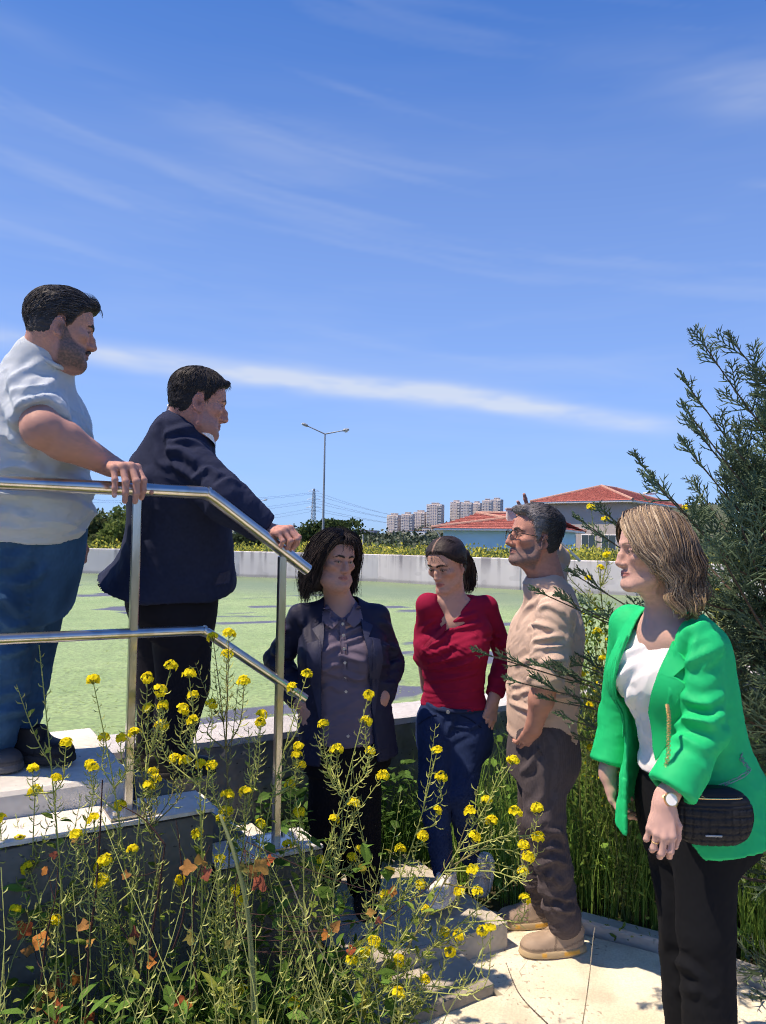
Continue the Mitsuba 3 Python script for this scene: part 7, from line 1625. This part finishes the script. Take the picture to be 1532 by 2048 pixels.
# the thick pale stalk and bare twigs in front
for (bu, d), hs, lab_ in (((520, 2.33), [(575, 1690, .6), (640, 1720, .5), (520, 1650, .6), (600, 1790, 0)], 'low bushy mustard plant before the corner of the low wall'), ((600, 2.38), [(668, 1640, .7), (720, 1700, .6), (690, 1780, 0), (640, 1740, .5)], 'bushy mustard plant over the black trousers beside the landing'),
                         ((660, 2.36), [(800, 1700, .7), (770, 1790, .6), (850, 1820, .5), (730, 1800, 0)], 'spreading mustard plant over the shaded landing left of the white sneakers'), ((690, 2.30), [(900, 1905, .6), (850, 1960, .5), (930, 1950, 0)], 'lowest mustard plant sprawling right over the path edge'),
                         ((450, 2.28), [(440, 1720, .6), (360, 1760, .5), (500, 1830, 0), (470, 1780, .5)], 'mustard plant with thin heads behind the thick pale stalk'), ((100, 2.08), [(40, 1680, .5), (110, 1840, .5), (30, 1820, .4), (150, 1760, 0)], 'sparse mustard plant against the wall in the left corner')):
    mustard(P(bu, 2010, d) * A(1, 1, 0), [(P(u, v, d + rng.uniform(-.04, .16)), s) for u, v, s in hs], rng, pod=36, leafy=2.6, label=lab_)
K = root('thick_stalk'); tag(K, 'thick bare green stalk rising through the weeds at the bottom', 'stalk'); b = P(512, 2120, 2.02)
add(K, tube(spline(np.array([b, P(498, 1850, 2.02), P(472, 1720, 2.03), P(440, 1630, 2.06)]), 16), np.linspace(.0085, .004, 16), 8, A(.20, .23, .10))[:2], 'mat_stalk', smooth=True)
principled('mat_stalk', (.20, .23, .10), .7, .3)
principled('mat_twig', (.055, .030, .028), .8, .2)
principled('mat_dry', (.42, .36, .27), .85, .2)
tw = [([(290, 2040), (300, 1900), (318, 1780), (330, 1690)], .0048, 2.06), ([(290, 1990), (265, 1900), (240, 1850)], .0032, 2.06), ([(330, 1690), (290, 1640), (240, 1610)], .0026, 2.08), ([(175, 2048), (178, 1900), (190, 1800), (198, 1700), (205, 1560)], .0042, 2.04), ([(395, 1990), (385, 1860), (395, 1760), (420, 1690)], .0034, 2.1), ([(345, 1900), (368, 1820), (360, 1700), (352, 1640)], .0028, 2.1), ([(480, 1900), (470, 1780), (500, 1660)], .0026, 2.1), ([(80, 1995), (92, 1880), (110, 1800)], .0034, 2.0)]
TL = ['tall dark bare stem with orange leaves left of the thick stalk', 'short dark twig forking off low beside the tall dark stem', 'dark twig arching left over the shaded wall', 'dark upright stem with reddish leaves near the left corner', 'dark stem with amber leaves just left of the thick stalk', 'slim dark twig with few leaves before the wall under the first post', 'slim dark twig with orange leaf cluster right of the thick stalk', 'short dark stem with red and brown leaves at far left']
TW = []
for (pts, r, d), lab in zip(tw, TL):
    K = root('leafy_twig'); tag(K, lab, 'twig', 'dark twigs in the weeds'); q = spline(np.array([P(u, v, d + .01 * i) for i, (u, v) in enumerate(pts)]), 16); add(K + '__stem', tube(q, np.linspace(r, r * .4, 16), 6), 'mat_twig', smooth=True); TW.append((K, q))
for pts, d, lab in (([(1165, 2048), (1178, 1960), (1186, 1880), (1190, 1855)], 2.45, 'thin dry grass stalk standing upright on the path'), ([(1095, 2048), (1040, 1990), (1012, 1925)], 2.4, 'thin dark stalk leaning over the sunlit path'), ([(620, 1985), (720, 1880), (860, 1770), (905, 1700)], 2.3, 'long reddish bent stem slanting across the step'), ([(580, 1760), (640, 1900), (700, 1990)], 2.2, 'pale dry stem leaning down over the step')):
    K = root('dry_stalk'); tag(K, lab, 'stalk'); q = spline(np.array([P(u, v, d) for u, v in pts]), 14); add(K, tube(q, np.linspace(.0022, .0009, 14), 5), 'mat_dry' if 'dry' in lab else 'mat_twig', smooth=True)
# turning leaves, each its own piece
def lobed(L, rng):
    a = np.linspace(-2.75, 2.75, 15); r = L * (.5 + .10 * np.cos(a * 4) + .1 * rng.normal(size=15) * .5) * (1 + .25 * np.cos(a)); v = np.stack([np.sin(a) * r * .85, np.cos(a) * r + L * .5, .05 * L * np.sin(a * 3) + .12 * L * rng.normal(size=15) * .4], 1)
    V = np.vstack([[0, 0, 0], v, [0, L * .5, -.04 * L]]); return V, np.array([[16, i, i + 1] for i in range(1, 15)] + [[16, 0, 1], [16, 15, 0]])
LC = [(.46, .13, .06), (.52, .22, .06), (.42, .22, .08), (.50, .30, .09), (.36, .12, .08), (.24, .22, .07)]
LV = [(52, 1862, .055), (78, 1880, .06), (58, 1902, .035), (95, 1985, .075), (120, 1965, .065), (140, 1990, .07), (112, 2015, .06), (155, 1960, .045), (170, 1850, .04), (178, 1888, .03), (272, 1868, .04), (262, 1880, .03), (310, 1912, .04), (300, 1926, .035), (372, 1735, .05), (402, 1725, .05), (410, 1750, .045), (380, 1870, .05), (352, 2000, .045), (372, 2010, .04), (505, 1745, .045), (520, 1730, .05), (515, 1765, .055), (490, 1735, .04), (540, 1720, .04), (648, 1870, .035), (668, 1855, .035), (740, 1825, .028), (755, 1840, .025), (642, 1890, .03), (180, 2040, .05), (90, 1590 + 150, .03), (250, 1750, .03), (148, 1680, .025), (110, 1710, .025), (455, 1890, .03), (700, 1900, .03), (785, 1785, .03)]
for i, (u, v, L) in enumerate(LV):
    p = P(u, v, 2.02 + rng.uniform(-.02, .10)); K, q = min(TW, key=lambda w: np.linalg.norm(w[1] - p, axis=1).min()); j = np.linalg.norm(q - p, axis=1).argmin(); L = L * .85
    vv, ff = lobed(L, rng); fr = Fr(p, A(rng.normal(), -.3 + rng.normal() * .4, rng.normal() * .7 + .2), A(rng.normal() * .6 - .2, -1.0, .8), 1.0, lock='fwd'); vv[:, 2] += .9 * (vv[:, 0] ** 2) / L * rng.uniform(-.5, 1.2) - .5 * (vv[:, 1] - L * .5) ** 2 / L * rng.uniform(0, 1)
    lf = add(K + '__leaf', (fr.w(vv - A(0, L * .5, 0)), ff), 'mat_thin', color=np.tile(A(*LC[i % 6]) * rng.uniform(.7, 1.2), (len(vv), 1)) * rng.uniform(.75, 1.2, (len(vv), 1)), smooth=True)
    base_ = fr.w(A(0, -L * .5, 0)); add(lf + '__leaf_stalk', tube(spline(np.array([q[j], (q[j] + base_) / 2 - A(0, 0, .012), base_]), 6), np.linspace(.0014, .0008, 6), 4), 'mat_twig', smooth=True)
# leafy undergrowth and grass: nobody could count it
def scatter(n, poly, rng):
    x0, y0, x1, y1 = poly.bounds; out = np.zeros((0, 2))
    import shapely
    while len(out) < n:
        q = rng.uniform((x0, y0), (x1, y1), (n * 2, 2)); out = np.vstack([out, q[shapely.contains_xy(poly, q[:, 0], q[:, 1])]])
    return np.c_[out[:n], np.zeros(n)]
bed = Polygon([S(-2.2, -.09)[:2], S(.44, -.09)[:2], S(.46, -.36)[:2], (.06, 2.3), (.05, 1.95), (-.05, 1.3), (-1.6, 1.2)])
rng = np.random.default_rng(3)
c = scatter(2300, bed, rng); H = rng.uniform(.08, .45, len(c)) * (.5 + .9 * meshkit.noise(c * 5, 3)); m1 = blades(c, H, rng.uniform(.0015, .0035, len(c)), rng.normal(0, .35, (len(c), 2)) * H[:, None], rng, A(.13, .25, .05) * rng.uniform(.4, 1.4, (len(c), 1)))
c = scatter(2600, bed, rng); n = len(c); an = rng.uniform(0, 6.283, n); c[:, 2] = rng.uniform(.0, .55, n) * meshkit.noise(c * 4, 9) * 1.5; L = rng.uniform(.025, .085, n)
m2 = leaf_quads(c, np.stack([np.cos(an), np.sin(an), rng.uniform(-.1, .9, n)], 1), np.tile(A(0, 0, 1.0), (n, 1)) + rng.normal(0, .3, (n, 3)), L, L * rng.uniform(.12, .30, n), A(.13, .24, .05) * rng.uniform(.4, 1.5, (n, 1)) + (rng.uniform(0, 1, (n, 1)) < .12) * A(.16, .08, .01))
cover = root('undergrowth'); m = cat([m1, m2]); add(cover, m[:2], 'mat_thin', color=m[2], label='grass and leafy weeds along the foot of the low wall', cat='undergrowth', kind='stuff')
# fine thready seeding stems in the bed
c = scatter(240, bed, rng); n = len(c); t = np.linspace(0, 1, 8); H = rng.uniform(.35, .95, n); ln = rng.normal(0, .14, (n, 2)); pth = c[:, None] + np.stack([ln[:, :1] * t ** 1.5 + .02 * np.sin(t * 7 + ln[:, :1] * 40), ln[:, 1:] * t ** 1.5, H[:, None] * t], -1)
m1 = tubes(pth, np.linspace(.0018, .0008, 8)[None], 3, A(.30, .33, .09) * rng.uniform(.6, 1.4, (n, 1))); m2 = cat([pods(p, rng, 16, .018, .3, .98) for p in pth]); m = cat([m1, m2]); add('seeding_stems', m[:2], 'mat_leaf', color=m[2], label='tangle of thin seeding stems in front of the low wall', cat='weeds', kind='stuff')
# tall grass between path and pond wall
gr = Polygon([(.80, 3.42), (1.16, 3.20), (1.50, 2.95), (2.7, 1.95), (3.6, 3.2), S(3.6, B0 - .05)[:2], S(1.35, B0 - .05)[:2], S(1.30, .70)[:2], S(1.28, .3)[:2]])
c = scatter(9000, gr, rng); n = len(c); H = rng.uniform(.22, .80, n) * (.55 + .8 * meshkit.noise(c * 2.5, 3)); col = A(.20, .34, .075) * rng.uniform(.5, 1.4, (n, 1)) + (rng.uniform(0, 1, (n, 1)) < .10) * A(.14, .12, .05)
m = blades(c, H, rng.uniform(.0018, .0042, n), rng.normal(0, .26, (n, 2)) * H[:, None], rng, col); add('tall_grass', m[:2], 'mat_thin', color=m[2], label='tall green grass between the path and the pond wall', cat='grass', kind='stuff')
c = scatter(2600, gr, rng); n = len(c); c[:, 2] = rng.uniform(0, .55, n) * meshkit.noise(c * 3, 5) * 1.4; an = rng.uniform(0, 6.283, n); L = rng.uniform(.02, .07, n)
m = leaf_quads(c, np.stack([np.cos(an), np.sin(an), rng.uniform(-.2, .9, n)], 1), rng.normal(0, .5, (n, 3)) + A(0, 0, 1), L, L * .3, A(.20, .35, .07) * rng.uniform(.5, 1.4, (n, 1))); add('ground_cover', m[:2], 'mat_thin', color=m[2], label='low leafy weeds under the conifer and along the kerb', cat='weeds', kind='stuff')
# weeds along the wall foot behind the women
bk = Polygon([S(.55, B0 - .22)[:2], S(1.3, B0 - .30)[:2], S(1.35, B0 - .04)[:2], S(.5, B0 - .04)[:2]]); c = scatter(500, bk, rng); n = len(c); c[:, 2] = .08; H = rng.uniform(.10, .42, n); m1 = blades(c, H, rng.uniform(.002, .004, n), rng.normal(0, .3, (n, 2)) * H[:, None], rng, A(.10, .19, .045) * rng.uniform(.5, 1.5, (n, 1)))
c = scatter(420, bk, rng); n = len(c); c[:, 2] = .10 + rng.uniform(0, .40, n); an = rng.uniform(0, 6.283, n); L = rng.uniform(.03, .08, n); m2 = leaf_quads(c, np.stack([np.cos(an), np.sin(an), rng.uniform(-.3, .6, n)], 1), rng.normal(0, .4, (n, 3)) + A(0, 0, 1), L, L * .3, A(.10, .19, .05) * rng.uniform(.5, 1.5, (n, 1))); m = cat([m1, m2]); add('wall_foot_weeds', m[:2], 'mat_thin', color=m[2], label='leafy weeds growing at the pond wall foot behind the women', cat='weeds', kind='stuff')
# --- far side: flowering weeds beyond the far wall, trees, woods
rng = np.random.default_rng(8)
def far_weeds(key, n, u0, u1, d0, d1, h0, h1, yel, label):
    d = d0 * (d1 / d0) ** rng.uniform(0, 1, n); u = rng.uniform(u0, u1, n); x = (u - 766) / FOCAL * d; c = np.stack([x, d, 0 * x], 1); top = rng.uniform(h0, h1, n) * (.72 + .42 * meshkit.noise(c * .35, 4)); z = top * rng.uniform(.15, 1, n) ** .5; c[:, 2] = z; s = .0027 * d * rng.uniform(.5, 1.3, n)
    y = (rng.uniform(0, 1, n) < yel * np.clip(z / top, 0, 1) ** 2 * (.35 + 1.3 * meshkit.noise(c * .5 + 9, 6)))[:, None]; col = np.where(y, A(.66, .62, .10), A(.20, .25, .075)) * rng.uniform(.55, 1.4, (n, 1))
    m = flat_leaves(c, rng.normal(0, 1, (n, 3)) * A(.6, .6, 1) + A(0, 0, .6), rng.normal(0, 1, (n, 3)), s * 1.5, s * .5, col); add(key, m[:2], 'mat_thin', color=m[2], label=label, cat='weeds', kind='stuff')
far_weeds('flowering_weeds', 42000, -120, 1700, 22, 48, 1.22, 1.48, .62, 'band of yellow flowering weeds beyond the far pond wall')
far_weeds('tall_flowering_weeds', 9000, 1100, 1500, 19.5, 26, 1.25, 1.60, .8, 'tall yellow flowering weeds in front of the grey house')
def leafy_tree(u, vt, d, w, cols, label, n=5200, kind='tree', group=None, z0=.25):
    K = root(kind); tag(K, label, 'tree' if kind == 'tree' else 'bush', group); t = P(u, vt, d); h = t[2]; b = t * A(1, 1, 0); cl = [(b + A(rng.normal(0, w * .26), rng.normal(0, w * .26), h * rng.uniform(z0 + .12, .88)), w * rng.uniform(.16, .34)) for _ in range(16)]
    br = [np.array([b, b + (c - b) * .45 + A(0, 0, h * .06), c]) for c, _ in cl]; add(K + '__trunk', tubes(np.array(br), np.array([[.03, .02, .006]]) * h * .5, 5), 'mat_bark', smooth=True)
    i = rng.integers(0, 16, n); c = np.array([cl[k][0] for k in i]) + unit(rng.normal(0, 1, (n, 3))) * (np.array([cl[k][1] for k in i]) * rng.uniform(.2, 1, n) ** .45)[:, None]; c[:, 2] = np.minimum(c[:, 2], h)
    s = .0032 * d * rng.uniform(.5, 1.3, n); col = np.asarray(cols, float)[rng.integers(0, len(cols), n)] * rng.uniform(.6, 1.4, (n, 1))
    m = flat_leaves(c, rng.normal(0, 1, (n, 3)), rng.normal(0, 1, (n, 3)), s * 1.6, s * .5, col); add(K + '__crown', m[:2], 'mat_thin', color=m[2], kind='stuff')
OL = [(.13, .17, .07), (.10, .14, .055), (.17, .19, .09)]
leafy_tree(190, 1022, 40, 2.2, OL, 'grey green tree beyond the far wall, left of the post')
leafy_tree(243, 1008, 38, 2.6, [(.12, .18, .05), (.16, .21, .07)], 'brighter green tree beyond the far wall behind the first post')
leafy_tree(140, 1045, 44, 2.5, OL, 'tree beyond the far wall at the edge of the man in jeans')
leafy_tree(655, 1042, 70, 3.6, [(.05, .085, .035), (.07, .10, .04)], 'dark round tree at the foot of the street lamp')
leafy_tree(492, 1072, 60, 4.2, [(.04, .06, .035), (.05, .075, .04)], 'dark bushy tree between the jacket front and the sleeve', 4000)
# wooded lowland before the hill: clumps too many to tell apart
n = 26000; d = 110 * (620 / 110) ** rng.uniform(0, 1, n); u = rng.uniform(-300, 1750, n); x = (u - 766) / FOCAL * d; base = np.stack([x, d, 0 * x], 1); hz = np.interp(d, [110, 300, 620], [2.6, 4.2, 7.0]) * (.35 + 1.0 * meshkit.noise(base * .025, 12)); base[:, 2] = hz * rng.uniform(.1, 1, n) ** .6; s = .0030 * d * rng.uniform(.6, 1.4, n)
m = flat_leaves(base, rng.normal(0, 1, (n, 3)), rng.normal(0, 1, (n, 3)), s * 1.5, s * .6, A(.050, .072, .040) * rng.uniform(.5, 1.6, (n, 1))); add('woods', m[:2], 'mat_leaf', color=m[2], label='dark woods on the lowland before the far hill', cat='woods', kind='stuff')
n = 9000; d = rng.uniform(700, 2300, n); u = rng.uniform(-500, 1900, n); x = (u - 766) / FOCAL * d; zz_ = np.array([hill_z(a, b) for a, b in zip(x, d)]); base = np.stack([x, d, zz_ + rng.uniform(0, 4, n)], 1); s = .0026 * d * rng.uniform(.5, 1.4, n)
m = flat_leaves(base, rng.normal(0, 1, (n, 3)), rng.normal(0, 1, (n, 3)), s * 1.4, s * .7, A(.055, .070, .045) * rng.uniform(.5, 1.5, (n, 1))); add('hill_scrub', m[:2], 'mat_leaf', color=m[2], label='dark scrub dotted over the far hillside', cat='scrub', kind='stuff')
# railing of the far stairs
K = root('far_handrail'); tag(K, 'pale steel handrail sloping down by the far wall behind the man in glasses', 'railing'); R0 = 15.6
for q in ([(1112, 1076), (1160, 1122)], [(1112, 1098), (1134, 1122)], [(1112, 1076), (1112, 1122)], [(1134, 1098), (1134, 1122)]): add(K + '__rail', tube(np.array([P(*q[0], R0), P(*q[1], R0)]), .03, 8), 'mat_galv', smooth=True)
for u, v0, d, lab in ((726, 1068, 75, 'thin white utility post beyond the far wall right of the navy blazer woman'), (505, 1080, 60, 'thin pale post beyond the far wall under the sleeve'), (588, 1046, 200, 'distant dark utility pole beside the gripping hand')):
    K = root('utility_pole'); tag(K, lab, 'pole'); t = P(u, v0, d); add(K, tube([t * A(1, 1, 0), t], [.05 * d / 70, .04 * d / 70], 6), 'mat_white' if d < 100 else 'mat_cable', smooth=True)
